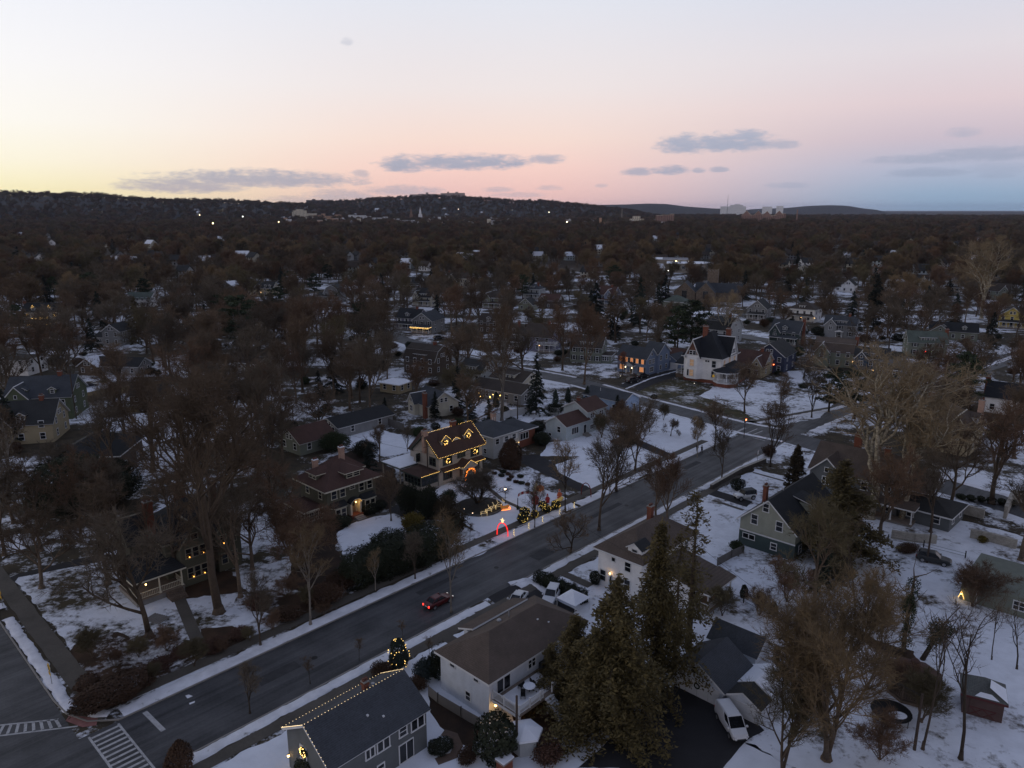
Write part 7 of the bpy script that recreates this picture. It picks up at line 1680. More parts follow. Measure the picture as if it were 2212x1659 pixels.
for i in range(64):
    u,v=(rr.uniform(150,1250),rr.uniform(443,472)) if i<26 else (rr.uniform(560,1300),rr.uniform(466,484))
    if u<480: v=rr.uniform(432,470)
    p=hit(u,v,1500); farhouse(p.x,p.y,p.z,R(rr.uniform(-30,30)),rr.uniform(1.,1.9),rr.choice(fcs),rr.choice([0,1,2]),'tiny pale house on the distant wooded hillside','houses on the distant wooded hillside')
def glow(u,v,dist,r,col,es,label,name='street_lamp',group=None,z=None,post=True,cat='street lamp'):
    if dist: a=az_u(u); x,y=dist*math.sin(a),dist*math.cos(a); zz=H-(v-452)/F*dist*math.cos(a)
    else: p=G(u,v,z); x,y,zz=p.x,p.y,z
    gz=hz(x,y); rt=thing(name,label,cat,(x,y,gz),0,group); m=mat('glow %s %.1f'%(tuple(round(c,2) for c in col),es),col,.4,emit=col,es=es)
    b=MB(); b.ball((0,0,0),r,0,8,6); o=b.obj('lamp_head',m,rt); o.location=(0,0,zz-gz)
    b=MB(); b.tube((0,0,0),(0,0,zz-gz-r*.9),max(.07,r*.25),max(.05,r*.2),6); b.obj('post',M['iron'],rt); return rt
for i,(zx,zy) in enumerate(((660,170),(765,183),(878,205),(1016,226),(1100,252),(1222,242),(1277,228),(1275,275),(1357,212),(1450,191),(1192,323),(1113,370),(860,262),(860,284),(2022,182))):
    glow(1124.5+zx/4,516+zy/4,None,.42 if i else .62,(1,.9,.72) if i not in (3,13) else (1,.5,.4),7,'small white street lamp in the lit line between the school and the stone church','street_lamp','street lamps by the school and church',z=5)
glow(1669,556,None,.6,(1,.62,.3),8,'bright orange street lamp beyond the stone church',z=7); glow(1757,595,None,.4,(1,.4,.15),8,'orange lamp above the white porch foursquare',z=6); glow(1644,655,None,.4,(1,.25,.12),6,'small red orange lamp left of the grey attic gable house',z=5)
for u,v,d,col in ((139,454,3300,(1,.12,.03)),(150,447,3400,(1,.5,.2)),(163,449,3400,(1,.6,.25)),(70,452,3300,(1,.8,.6)),(430,464,2400,(1,.7,.4)),(523,467,2300,(1,.9,.8)),(457,481,1600,(1,.8,.4)),(1186,458,3000,(1,.85,.6)),(1041,429,4700,(1,.9,.7)),(600,478,1900,(1,.75,.4)),(990,452,3500,(1,.7,.5)),(1225,478,1800,(1,.8,.5))): glow(u,v,d,1.5,col,6,'faint distant light on the far hillside','distant_light','faint lights on the far hills',cat='light')
# woods points
pts=[]; rr=random.Random(5)
def clearof(x,y):
    for fx,fy,fr in FAROBJ:
        if (x-fx)**2+(y-fy)**2<fr*fr: return False
    return True
FG={}
for q in FAROBJ: FG.setdefault((int(q[0]//200),int(q[1]//200)),[]).append(q)
for fx,fy,fr,ft in FOOT: FG.setdefault((int(fx//200),int(fy//200)),[]).append((fx,fy,fr+5))
BIG=[q for q in FAROBJ if q[2]>12 and math.hypot(q[0],q[1])<4000]
def free(x,y):
    r=math.hypot(x,y)
    i,j=int(x//200),int(y//200)
    for a in (-1,0,1):
        for b_ in (-1,0,1,2):
            for fx,fy,fr in FG.get((i+a,j+b_),()):
                if (x-fx)**2+(y-fy)**2<fr*fr: return False
                # keep a window open in front of what should be seen
                r=math.hypot(x,y); d=math.hypot(fx,fy)
                if 0<d-r<max(70,.2*d) and fr>8 and abs((x*fy-y*fx)/max(r,1))<fr*.6 and r<1600: return False
    if r>1000:
        for fx,fy,fr in BIG:
            d=math.hypot(fx,fy)
            if 0<d-r<(.06*d) and abs(x*fy-y*fx)/d<fr*.6: return False
    return True
for r0,r1,den in ((430,900,1/165),(900,1700,1/330),(1700,3200,1/700),(3200,5400,1/1500)):
    n=int(.5*(r1*r1-r0*r0)*1.36*den)
    for i in range(n):
        a=R(rr.uniform(-39,39)); r=math.sqrt(rr.uniform(r0*r0,r1*r1)); x,y=r*math.sin(a),r*math.cos(a)
        if r<900 and noise.noise(Vector((x*.012,y*.012,3)))>.34: continue
        if not free(x,y): continue
        if r<700:
            p=Vector((x,y)); bad=False
            for pl,hw in ROADS:
                if any(segd(p,c,d)<hw+1 for c,d in zip(pl[:-1],pl[1:])): bad=True
            if bad: continue
        s=rr.uniform(.65,1.45)*(1 if r<1700 else 1.15); pts.append((x,y,hz(x,y)-.3,5 if rr.random()<.05 else rr.randrange(5)+(6 if r<1150 else 0),rr.random()*6.28,s,rr.uniform(1.,1.4)*(1 if r<1700 else 1.5)))
# crest trees, denser, along the skyline
for rc,rf_,rb,tab in RIDGES[:2]:
    for i in range(1500):
        a=rr.uniform(tab[0][0],tab[-1][0]); 
        if abs(a)>R(39): continue
        r=rc*rr.uniform(.93,1.03); x,y=r*math.sin(a),r*math.cos(a)
        if free(x,y): pts.append((x,y,hz(x,y)-1,rr.randrange(5),rr.random()*6.28,rr.uniform(.6,1.15),1.4))
woods(pts)
# ------------------------------------------------------------------ vehicles
CARC={}
def carmesh(kind,col,snow=False):
    """body lofted over stations along x: (x, bottom, belt, half width), then the cabin above it"""
    P=dict(sedan=dict(L=4.7,st=[(-2.35,.45,.74,.62),(-2.25,.3,.86,.8),(-1.6,.26,.95,.88),(-.6,.24,.97,.9),(.7,.24,.95,.9),(1.5,.26,.88,.87),(2.1,.3,.74,.8),(2.35,.42,.6,.62)],cab=[(-1.75,.94,.7),(-1.05,1.4,.6),(.2,1.44,.6),(1.05,.93,.72)],r=.33,wx=1.4),
     suv=dict(L=4.7,st=[(-2.35,.5,.95,.72),(-2.28,.35,1.08,.84),(-1.5,.3,1.12,.92),(.6,.3,1.1,.92),(1.5,.32,1.04,.9),(2.15,.36,.92,.84),(2.35,.5,.75,.7)],cab=[(-2.15,1.08,.78),(-1.85,1.68,.68),(.15,1.72,.68),(1.0,1.08,.76)],r=.38,wx=1.42),
     van=dict(L=4.75,st=[(-2.37,.4,1.1,.78),(-2.3,.32,1.2,.86),(-1.2,.28,1.22,.88),(.8,.28,1.2,.88),(1.5,.3,1.12,.87),(2.1,.34,.92,.82),(2.37,.45,.7,.66)],cab=[(-2.3,1.2,.84),(-2.22,1.86,.74),(.55,1.9,.74),(1.55,1.1,.8)],r=.34,wx=1.45),
     jeep=dict(L=4.,st=[(-2.,.55,1.1,.78),(-1.95,.5,1.16,.82),(.6,.5,1.16,.82),(.75,.5,1.14,.72),(1.85,.55,1.1,.66),(2.,.6,1.05,.62)],cab=[(-1.95,1.15,.8),(-1.9,1.85,.74),(.35,1.87,.74),(.7,1.15,.78)],r=.42,wx=1.3))[kind]
    B=MB(); st=P['st']; n=8
    for x,b,t,w in st: B.v+=[(x,-w*.92,b),(x,-w,b+(t-b)*.35),(x,-w*.98,t-.08),(x,-w*.88,t),(x,w*.88,t),(x,w*.98,t-.08),(x,w,b+(t-b)*.35),(x,w*.92,b)]
    k=len(st)
    for i in range(k-1):
        for j in range(n): B.f.append((i*n+j,i*n+(j+1)%n,(i+1)*n+(j+1)%n,(i+1)*n+j)); B.m.append(0)
    B.f+=[tuple(range(n-1,-1,-1)),tuple((k-1)*n+j for j in range(n))]; B.m+=[0,0]
    B.f=[tuple(reversed(f)) for f in B.f]
    for sx in (-1,1):                                             # dark wheel arches
        for sy in (-1,1):
            x=sx*P['wx']; r=P['r']*1.22; B.add([(x+r*math.cos(PI*q/8),sy*(.935 if kind!='jeep' else .85),P['r']+r*math.sin(PI*q/8)) for q in range(9)]+[(x,sy*(.935 if kind!='jeep' else .85),P['r'])],[(q,q+1,9) if sy<0 else (q+1,q,9) for q in range(8)],1)
    c=P['cab']; G_=MB(); (x0,z0,w0),(x1,z1,w1),(x2,z2,w2),(x3,z3,w3)=c
    zb=max(z0,z3)
    G_.add([(x0,-w0,z0-.1),(x3,-w3,z3-.1),(x2,-w2,z2),(x1,-w1,z1),(x0,w0,z0-.1),(x3,w3,z3-.1),(x2,w2,z2),(x1,w1,z1)],[(0,1,2,3),(7,6,5,4),(1,5,6,2),(4,0,3,7)],0)
    R_=MB(); R_.add([(x1-.06,-w1-.02,z1-.02),(x2+.06,-w2-.02,z2-.02),(x2+.06,w2+.02,z2-.02),(x1-.06,w1+.02,z1-.02),(x1+.12,-w1+.1,z1+.06),(x2-.12,-w2+.1,z2+.06),(x2-.12,w2-.1,z2+.06),(x1+.12,w1-.1,z1+.06)],[(0,1,5,4),(1,2,6,5),(2,3,7,6),(3,0,4,7),(4,5,6,7),(3,2,1,0)],0)
    for sy in (-1,1):                                             # pillars
        for (xa,za,wa),(xb,zb_,wb) in ((c[0],c[1],),(c[3],c[2])): R_.tube((xa,sy*wa*1.01,za-.06),(xb,sy*wb*1.02,zb_),.045,n=4)
        for q in ((.42,) if kind!='van' else (.62,)):
            xa,xb=x0+(x3-x0)*q,x1+(x2-x1)*q; R_.tube((xa,sy*(w0+w3)/2*1.01,z0-.02),(xb,sy*w1*1.02,z1),.05,n=4)
    if kind=='van':                                               # blind cargo sides
        for sy in (-1,1): R_.add([(x0+.02,sy*(w0+.015),z0-.08),(x0+(x3-x0)*.62,sy*(w0+.012),z0-.08),(x1+(x2-x1)*.72,sy*(w1+.02),z1),(x1,sy*(w1+.02),z1)],[(0,1,2,3) if sy<0 else (3,2,1,0)],0)
        R_.add([(x0-.012,-w0,z0-.08),(x0-.012,w0,z0-.08),(x1-.012,w1,z1),(x1-.012,-w1,z1)],[(3,2,1,0)],0)
    return P,B,G_,R_
WM=mat('tyre rubber',(.015,.015,.016),.9); RM=mat('alloy rim',(.35,.35,.36),.4,metal=.6)
HL=mat('headlight glass',(.5,.5,.52),.2); TL=mat('tail light glass',(.25,.01,.01),.3); TLL=mat('lit tail light',(.8,.03,.02),.3,emit=(1,.03,.02),es=5); HLL=mat('lit headlight',(1,.95,.85),.3,emit=(1,.93,.8),es=.4)
wh_=MB(); wh_.lathe([(.72,-.5),(.98,-.42),(1.,0),(.98,.42),(.72,.5)],16); TY=wh_.mesh('tyre',WM,True); wh_=MB(); wh_.lathe([(.1,-.53),(.66,-.5),(.7,-.46),(.7,.46),(.66,.5),(.1,.53)],12); RI=wh_.mesh('rim',RM)
def car(kind,name,label,p,rz,color,cat='car',lit=False,roofcol=None,group=None):
    paint=mat('paint '+str(color),color,.28,spec=.5,var=.05,vs=.6); P,B,G_,R_=carmesh(kind,color)
    r=thing(name,label,cat,p,rz,group); bd=B.obj('body',[paint,M['dark']],r); md=bd.modifiers.new('b','BEVEL'); md.width=.05; md.segments=2; md.limit_method='ANGLE'
    G_.obj('window_glass',M['glass'],r); rc=R_.obj('roof',roofcol or paint,r)
    for sx in (-1,1):
        for sy in (-1,1):
            t=link('wheel',TY,r,(sx*P['wx'],sy*(.82 if kind!='jeep' else .8),P['r'])); t.rotation_euler=(PI/2,0,0); t.scale=(P['r'],P['r'],.24); link('rim',RI,t)
    x0=P['st'][0]; x1=P['st'][-1]
    for sy in (-1,1):
        b=MB(); b.box(x1[0]-.28,x1[0]-.02,sy*x1[3]*.98-.12,sy*x1[3]*.98+.12,x1[1]+.22,x1[2]+.08); b.obj('headlight',HLL if lit else HL,r)
        b=MB(); b.box(x0[0]-.01,x0[0]+.14,sy*x0[3]*.98-.11,sy*x0[3]*.98+.11,x0[2]-.14,x0[2]+.08); b.obj('taillight',TLL if lit else TL,r)
        b=MB(); b.box(P['cab'][3][0]-.28,P['cab'][3][0]-.1,sy*1.0-.1,sy*1.0+.1,P['cab'][3][1]+.02,P['cab'][3][1]+.17); b.obj('mirror',paint,r)
    b=MB(); b.box(x0[0]-.03,x0[0]+.0,-.24,.24,x0[1]+.15,x0[1]+.3); b.obj('number_plate',M['trim'],r)
    b=MB(); b.box(x1[0]-.04,x1[0]+.03,-x1[3]*.7,x1[3]*.7,x1[1]+.02,x1[1]+.14); b.box(x0[0]-.04,x0[0]+.05,-x0[3]*.9,x0[3]*.9,x0[1]-.05,x0[1]+.1); b.obj('bumper',M['dark'],r)
    return r,P
def between(a,b): return (G(*a)+G(*b))/2
car('sedan','red_sedan','dark red saloon driving up the road with its tail lights lit',G(947,1305),A,(.085,.008,.008),lit=True)[0].scale=(.93,.93,.93)
v,P=car('van','white_van','white panel van parked on the blacktop by the low garage',G(1579,1573),A+R(-128),(.6,.61,.63),'van')
car('sedan','white_sedan','white car parked on the driveway nearest the road',G(1117,1304),A+R(200),(.55,.56,.57))
car('suv','white_suv','white car parked on the driveway closer to the tan roofed house',G(1191,1296),A+R(205),(.55,.57,.6))
car('suv','dark_suv','dark snow dusted car parked at the kerb under the broad maple',G(1446,1026),A,(.03,.032,.034))
car('jeep','white_jeep','boxy white off road car with black roof in a short drive',G(1608,1078),A+R(150),(.65,.66,.66),roofcol=M['dark'])
car('suv','black_suv','black car parked on the colonial driveway nearest the street',G(1366,826),R(36),(.012,.012,.014))
car('suv','black_suv','black car parked on the colonial driveway closer to the house',G(1388,816),R(36),(.014,.014,.016))
car('suv','navy_suv','dark blue car parked at the top of the Victorian driveway',G(1476,806),R(40),(.02,.025,.04))
car('sedan','silver_sedan','grey car parked before the deep blue house garage',G(1935,838),R(20),(.2,.21,.22))
car('suv','grey_suv','dark grey car in the snow beside the low dark ranch',G(2016,1215),A+R(-80),(.035,.036,.036))
car('sedan','maroon_sedan','dark maroon car parked on the sloping blacktop drive',G(1340,962),A+R(-92),(.06,.012,.014))
car('suv','dark_suv','dark car with red light near the lit porch gable house',G(948,733),R(30),(.03,.03,.035))
car('sedan','dark_sedan','dark car standing in the long back yard by the straw grass',G(322,887),R(15),(.03,.035,.04)); car('sedan','dark_sedan','dark car behind the big green gabled house, nearest it',G(172,838),R(10),(.03,.04,.05)); car('sedan','dark_sedan','dark car beside the long white ended garage',G(196,834),R(10),(.035,.035,.04))
car('suv','white_suv','pale car parked by the golden lit house',G(146,700),R(30),(.4,.4,.42)); car('suv','red_suv','dark red car before the stucco house carport',G(868,1003),A+PI/2,(.1,.012,.012))
# ------------------------------------------------------------------ display lawn
def at9(zx,zy): return G(866.4+zx/6,884.8+zy/6)
def arch(p,rz,w,h,m,label,star=True):
    r=thing('arch',label,'arch',p,rz); b=MB(); n=16
    for i in range(n):
        f=lambda q:(w/2*math.cos(PI*q/n),0,.2+(h-.2)*math.sin(PI*q/n)**.8 if 0<q<n else 0)
        b.tube(f(i),f(i+1),.085,n=6,cap=i in(0,n-1))
    b.obj('tube_frame',m,r)
    if star:
        c=MB(); c.lathe([(.02,0),(.2,.1),(.16,.5),(.06,.62),(.1,.72),(.02,.86)],8); c.add([(-.5,0,.55),(0,.02,.3),(0,.02,.55),(.5,0,.55)],[(0,1,2),(1,3,2)]); o=c.obj('angel',mat('lit figure',(.9,.7,.4),.5,emit=(1,.75,.35),es=1.3),r); o.location=(0,0,h)
    return r
arch((G(1075,1155)+G(1096,1160))/2,A+PI/2+.3,2.0,2.3,M['red'],'glowing red tube arch with white angel over the sidewalk')
arch(G(1266,1072),A+PI/2,2.3,2.6,mat('unlit red tube',(.16,.02,.02),.5),'dull red tube arch at the far driveway end of the display lawn',False)
r=thing('round_bed','round stone edged planting bed under the weeping cherry','bed',G(1036,1096)); b=MB(); b.lathe([(4.2,0),(4.2,.3),(3.95,.31)],28); b.obj('stone_edge',mat('dark edging stone',(.1,.095,.09),.9,var=.3,vs=2),r); b=MB(); b.lathe([(3.95,.32),(2.,.42),(.02,.46)],20); b.obj('soil',mat('dark bed',(.035,.033,.03),.95,var=.3,vs=2),r)
r=thing('lamp_post','black lamp post with lit globe in the middle of the display lawn','lamp post',at9(1350,1215)); b=MB(); b.lathe([(.14,0),(.1,.2),(.05,.4),(.045,2.5),(.1,2.55)],8); b.obj('post',M['iron'],r); b=MB(); b.ball((0,0,2.75),.2,0,8,6); b.obj('globe',mat('lamp globe',(1,.85,.65),.4,emit=(1,.75,.5),es=7),r); b=MB(); b.lathe([(.2,2.92),(.05,3.05),(.02,3.2)],8); b.obj('cap',M['iron'],r)
ld=bpy.data.lights.new('lamp_light','POINT'); ld.energy=20; ld.color=(1,.75,.5); ld.shadow_soft_size=.2; lo=bpy.data.objects.new('lamp_light',ld); COL.objects.link(lo); lo.location=(0,-.35,2.6); lo.parent=r
def deer(p,rz,label,col=M['bulb'],s=1.,up=True):
    r=thing('lit_deer',label,'light figure',p,rz,None,s); b=MB(); c=MB()
    segs=[((-.55,0,.8),(.45,0,.85)),((-.55,0,.8),(-.55,0,.55)),((.45,0,.85),(.45,0,.55)),((-.5,.12,.75),(-.55,.14,0)),((-.5,-.12,.75),(-.45,-.14,0)),((.4,.12,.75),(.45,.14,0)),((.4,-.12,.75),(.38,-.14,0)),((.45,0,.85),(.75,0,1.35)),((.75,0,1.35),(1.0,0,1.25)),((.72,0,1.4),(.6,.2,1.75)),((.72,0,1.4),(.6,-.2,1.75)),((-.55,0,.55),(.45,0,.55))]
    for a,d in segs:
        b.tube(a,d,.03,n=4); a,d=Vector(a),Vector(d); k=max(2,int((d-a).length/.2))
        for i in range(k): c.ball(a+(d-a)*((i+.5)/k),.034,0,5,3)
    b.obj('wire_frame',M['trim'],r); c.obj('light_string',col,r)
for zx,zy,l in ((1080,1385,'glowing wire deer at the front of the row by the round bed'),(1140,1350,'second glowing wire deer of the row by the round bed'),(1195,1318,'third glowing wire deer of the row by the round bed'),(1265,1300,'last glowing wire deer of the row, nearest the sleigh')): deer(at9(zx,zy),A-.5,l,mat('soft gold bulb',(1,.75,.3),.4,emit=(1,.68,.2),es=2.6),1.15)
for zx,zy,w in ((1110,1375,4),(1200,1325,4),(1300,1300,4)): spill(None,at9(zx,zy)+Vector((0,0,1.)),w)
spill(None,(G(1075,1155)+G(1096,1160))/2+Vector((0,0,1.3)),5,(1,.05,.03))
for zx,zy in ((1590,1440),(1860,1330),(2005,1300)): spill(None,at9(zx,zy)+Vector((.6,-1.2,1.2)),2.5)
r=thing('lit_sleigh','small orange lit sleigh at the foot of the lamp post','light figure',at9(1345,1295),A-.5); b=MB()
for y in (-.3,.3): b.path([(.9,y,.5),(.95,y,.2),(.7,y,.06),(-.7,y,.06)],[.035]*4,5)
b.obj('runner',M['bulbo'],r) ; b=MB(); b.add([(-.7,-.32,.3),(.5,-.32,.3),(.8,-.32,.75),(.2,-.32,.6),(-.3,-.32,.6),(-.75,-.32,1.05)]+[(-.7,.32,.3),(.5,.32,.3),(.8,.32,.75),(.2,.32,.6),(-.3,.32,.6),(-.75,.32,1.05)],[(0,1,2,3,4,5),(11,10,9,8,7,6),(0,6,7,1),(1,7,8,2),(5,11,6,0)]); b.obj('tub',mat('orange sleigh',(.45,.18,.05),.6,emit=(1,.4,.08),es=.15),r)
def litball(p,s,label):
    r=ev('ball0',p,(s,s,s),label,'lit_boxwood','shrub'); rr=random.Random(int(p.x*13)); b=MB()
    for i in range(34):
        d=Vector((rr.gauss(0,1),rr.gauss(0,1),rr.gauss(.3,.8))).normalized(); b.ball((d.x*.53,d.y*.53,.5+d.z*.52),.022,0,5,3)
    b.obj('light_string',mat('net light bulb',(1,.8,.3),.4,emit=(1,.68,.16),es=2.2),r)
for zx,zy,s,l in ((1605,1390,1.75,'lit boxwood ball behind the front one beside the walk'),(1575,1465,1.75,'front lit boxwood ball beside the sidewalk walk'),(1835,1290,1.5,'lit boxwood ball behind the upswept bare tree'),(1885,1335,1.5,'lit boxwood ball right of the upswept bare tree'),(2005,1290,1.6,'lit boxwood ball below the dark slim trunk'),(1730,1395,1.3,'lit boxwood ball hidden by the upswept bare tree')): litball(at9(zx,zy),s,l)
def person(p,h,label,cloth,rz,stride=.22,name='person',cat='person',skin=(.25,.16,.12),hat=None):
    """one continuous skinned body with limbs that taper"""
    k=h/1.75
    J=dict(pel=(0,0,.95),wai=(0,0,1.12),che=(0,.02,1.35),nek=(0,.02,1.5),hed=(0,.03,1.62),top=(0,.03,1.74),
      hl=(.1,0,.9),kl=(.11,stride*.5,.5),al=(.11,stride*.6-.02,.09),tl=(.12,stride*.6+.16,.04),hr=(-.1,0,.9),kr=(-.11,-stride*.15,.5),ar=(-.11,-stride,.1),tr=(-.12,-stride+.16,.05),
      sl=(.2,.01,1.42),el=(.25,-.1,1.15),wl=(.26,.02,.92),fl=(.26,.06,.82),sr=(-.2,.01,1.42),er=(-.25,.06,1.15),wr=(-.26,.16,.94),fr=(-.26,.2,.84))
    Rr=dict(pel=.16,wai=.15,che=.17,nek=.06,hed=.1,top=.07,hl=.105,kl=.075,al=.05,tl=.04,hr=.105,kr=.075,ar=.05,tr=.04,sl=.085,el=.06,wl=.045,fl=.035,sr=.085,er=.06,wr=.045,fr=.035)
    ED=['pel wai','wai che','che nek','nek hed','hed top','pel hl','hl kl','kl al','al tl','pel hr','hr kr','kr ar','ar tr','che sl','sl el','el wl','wl fl','che sr','sr er','er wr','wr fr']
    ks=list(J); me=bpy.data.meshes.new('person'); me.from_pydata([Vector(J[q])*k for q in ks],[(ks.index(e.split()[0]),ks.index(e.split()[1])) for e in ED],[]); me.materials.append(cloth)
    r=thing(name,label,cat,p,rz); o=link('body',me,r); sk=o.modifiers.new('skin','SKIN'); 
    for i,q in enumerate(ks): o.data.skin_vertices[0].data[i].radius=(Rr[q]*k,Rr[q]*k); 
    o.data.skin_vertices[0].data[0].use_root=True
    s2=o.modifiers.new('sub','SUBSURF'); s2.levels=1; s2.render_levels=1
    b=MB(); b.ball((0,.035*k,1.64*k),.108*k,0,8,6,1.25); b.box(-.02*k,.02*k,.12*k,.165*k,1.6*k,1.65*k); b.obj('face',mat('skin',skin,.7),r)
    b=MB(); b.lathe([(.125,-.02),(.135,.06),(.1,.15),(.02,.18)],8); q=b.obj('hat',hat or M['dark'],r); q.location=(0,.01*k,1.68*k); q.scale=(k,k,k)
    return r
dkc=mat('dark coat',(.02,.02,.024),.9,var=.2,vs=3)
person(G(1505.5,976),1.75,'walker in a dark coat beside the pale thin tree',dkc,A-PI/2+.3)
person(G(1515.5,979),1.72,'walker in dark clothes a step ahead on the corner sidewalk',mat('black coat',(.012,.012,.014),.9),A-PI/2-.2)
person(G(1571.5,961),1.7,'lone dark figure on the verge near the crossing',dkc,A+PI/2)
def santa(p,s,label,red):
    r=thing('lawn_figure',label,'figure',p,A+PI,None,s); b=MB(); b.lathe([(.3,0),(.42,.1),(.46,.55),(.36,1.),(.22,1.2)],12,0); b.lathe([(.36,.98),(.38,1.05),(.24,1.18)],12,1,(0,0,-.55)); b.obj('coat',[red,M['trim']],r); b=MB(); b.ball((0,0,1.38),.2,0,8,6); b.obj('head',mat('figure face',(.5,.3,.22),.7),r); b=MB(); b.lathe([(.23,1.45),(.15,1.65),(.03,1.85)],10,0); b.lathe([(.24,1.42),(.25,1.5)],10,1); b.obj('cap',[red,M['trim']],r)
    for q in (-1,1): b=MB(); b.tube((q*.34,0,1.02),(q*.58,.12,.62),.12,.09,7); b.ball((q*.6,.14,.55),.1,1,6,4); b.obj('arm',[red,M['trim']],r)
rc=mat('red plastic',(.22,.025,.03),.5,emit=(1,.05,.04),es=.03)
santa(at9(1740,1225),1.35,'bulky figure in a red coat behind the upswept bare tree',rc); santa(at9(1895,1205),.95,'small figure in a red coat right of the bulky one',rc)
santa(at9(2050,1150),1.0,'orange red figure standing on the gold sled',mat('orange plastic',(.4,.1,.05),.5,emit=(1,.2,.06),es=.04))
r=thing('sled','gold lit sled below the orange red figure','light figure',at9(2022,1205),A); b=MB(); b.box(-1.1,1.,-.35,.35,.25,.5); b.add([(1.,-.35,.25),(1.,.35,.25),(1.5,.3,.7),(1.5,-.3,.7),(1.,-.35,.5),(1.,.35,.5)],[(0,1,2,3),(4,3,2,5),(0,3,4),(1,5,2)]); b.obj('tub',mat('gold plastic',(.3,.22,.07),.5,emit=(1,.7,.2),es=.12),r); b=MB(); b.path([(-1.2,.25,.06),(1.1,.25,.06),(1.6,.25,.5)],[.04]*3,5); b.path([(-1.2,-.25,.06),(1.1,-.25,.06),(1.6,-.25,.5)],[.04]*3,5); b.obj('runner',M['wood'],r)
# carriage scene
r=thing('cream_horse','cream upright horse figure at the kerb side of the display lawn','figure',at9(1740,1075),A+.4); b=MB()
ks=[(0,0,1.1),(.55,0,1.15),(-.55,0,1.1),(.8,0,1.75),(1.1,0,1.65),(.5,.15,.55),(.5,.15,0),(.5,-.15,.55),(.5,-.15,0),(-.55,.15,.55),(-.6,.15,0),(-.55,-.15,.55),(-.6,-.15,0),(-.85,0,.9)]
me=bpy.data.meshes.new('horse'); me.from_pydata(ks,[(0,1),(0,2),(1,3),(3,4),(1,5),(5,6),(1,7),(7,8),(2,9),(9,10),(2,11),(11,12),(2,13)],[]); me.materials.append(mat('cream figure',(.5,.42,.28),.6,emit=(1,.8,.45),es=.12)); o=link('body',me,r); o.modifiers.new('s','SKIN')
for i,q in enumerate((.3,.27,.27,.16,.1,.12,.08,.12,.08,.12,.08,.12,.08,.05)): o.data.skin_vertices[0].data[i].radius=(q,q)
o.modifiers.new('u','SUBSURF').render_levels=1
b=MB(); b.path([(.55,0,1.45),(.75,0,1.85),(.85,0,2.)],[.08,.1,.04],5); b.obj('mane',M['bow'],r)
r=thing('small_carriage','orange lit carriage behind the cream horse figure','figure',at9(1800,1085),A+.4); b=MB(); b.lathe([(.5,.5),(.8,.7),(.75,1.3),(.3,1.6)],12); b.obj('cabin',mat('carriage orange',(.3,.1,.04),.6,emit=(1,.35,.1),es=.06),r)
for sx in (-1,1):
    for sy in (-1,1):
        b=MB(); 
        for i in range(12): a0,a1=2*PI*i/12,2*PI*(i+1)/12; b.tube((.38*math.cos(a0),0,.38*math.sin(a0)),(.38*math.cos(a1),0,.38*math.sin(a1)),.04,n=5,cap=False)
        o=b.obj('wheel',M['trim'],r); o.location=(sx*.55,sy*.6,.42)
# banner arch between two posts
r=thing('banner_arch','curved red and white banner on two dark posts over the garden walk','banner',at9(1620,1290),A+PI/2+.9)
for q in (-1.5,1.5): b=MB(); b.lathe([(.22,0),(.2,.35),(.08,.45),(.07,2.2)],8); b.ball((0,0,.4),.3,1,7,5); o=b.obj('post',[M['iron'],M['needle']],r); o.location=(q,0,0)
b=MB(); n=10
for i in range(n):
    f=lambda q:(1.5*math.cos(PI-PI*q/n),2.2+.75*math.sin(PI*q/n)); (xa,za),(xb,zb)=f(i),f(i+1)
    b.add([(xa,-.05,za),(xb,-.05,zb),(xb,-.05,zb+.5),(xa,-.05,za+.5),(xa,.05,za),(xb,.05,zb),(xb,.05,zb+.5),(xa,.05,za+.5)],[(0,1,2,3),(7,6,5,4),(3,2,6,7),(0,4,5,1)],0 if i%2 else 1)
b.obj('banner',[mat('banner white',(.55,.5,.48),.7),mat('banner red',(.3,.03,.03),.7)],r)
for i,(u,v) in enumerate(((1110,1160),(1142,1145),(1172,1131),(1209,1115),(1240,1100))):
    r=thing('light_stake',['lit candle stake nearest the red arch','second lit candle stake along the sidewalk','third lit candle stake along the sidewalk','fourth lit candle stake along the sidewalk','last lit candle stake before the driveway'][i],'light stake',G(u,v)); b=MB(); b.tube((0,0,0),(0,0,1.2),.05,n=6); b.obj('stake',M['trim'],r); b=MB()
    for k in range(9): b.ball((.07*math.cos(k*2.4),.07*math.sin(k*2.4),.3+.12*k),.035,0,5,3)
    b.obj('bulb_string',mat('stake bulb',(1,.8,.4),.4,emit=(1,.72,.22),es=3.5),r)
for i,(zx,zy) in enumerate(((1300,868),(1385,850),(1430,885),(1545,880),(1400,920),(1490,950),(1560,965),(1640,985),(1210,840),(1320,820))): SHR('loose1' if i%3 else 'ball0',866.4+zx/6,884.8+zy/6,1.3,1.1,.6,'low dark perennial clump in the snowy bed along the blacktop drive',name='garden_clump',group='perennial clumps in the snowy display bed')
for i,(u,v) in enumerate(((1003,1098),(1021,1107),(1012,1086))): glow(u,v+2,None,.09,(1,.7,.45),6,'tiny ground spotlight beside the round bed','ground_light','ground spotlights round the bed',z=.3,cat='light')
LB=[o for o in COL.objects if o.name.startswith('lit_evergreen')][0]; b=MB()
for i in range(46): q=(i+.5)/46; a=q*17+math.sin(i*2.3)*.5; rd_=.5*math.sin(PI*min(1,q*.86+.12))**.7*(1-.35*q)+.05; b.ball((rd_*math.cos(a),rd_*math.sin(a),q+.03*math.sin(i*1.7)),.015,0,5,3)
b.obj('light_string',mat('soft gold tree bulb',(1,.75,.3),.4,emit=(1,.64,.18),es=3.),LB)
r=thing('lit_pergola','cluster of warm patio lights strung over dark posts beyond the blue spruce','pergola',G(1063,872),R(-30)); b=MB()
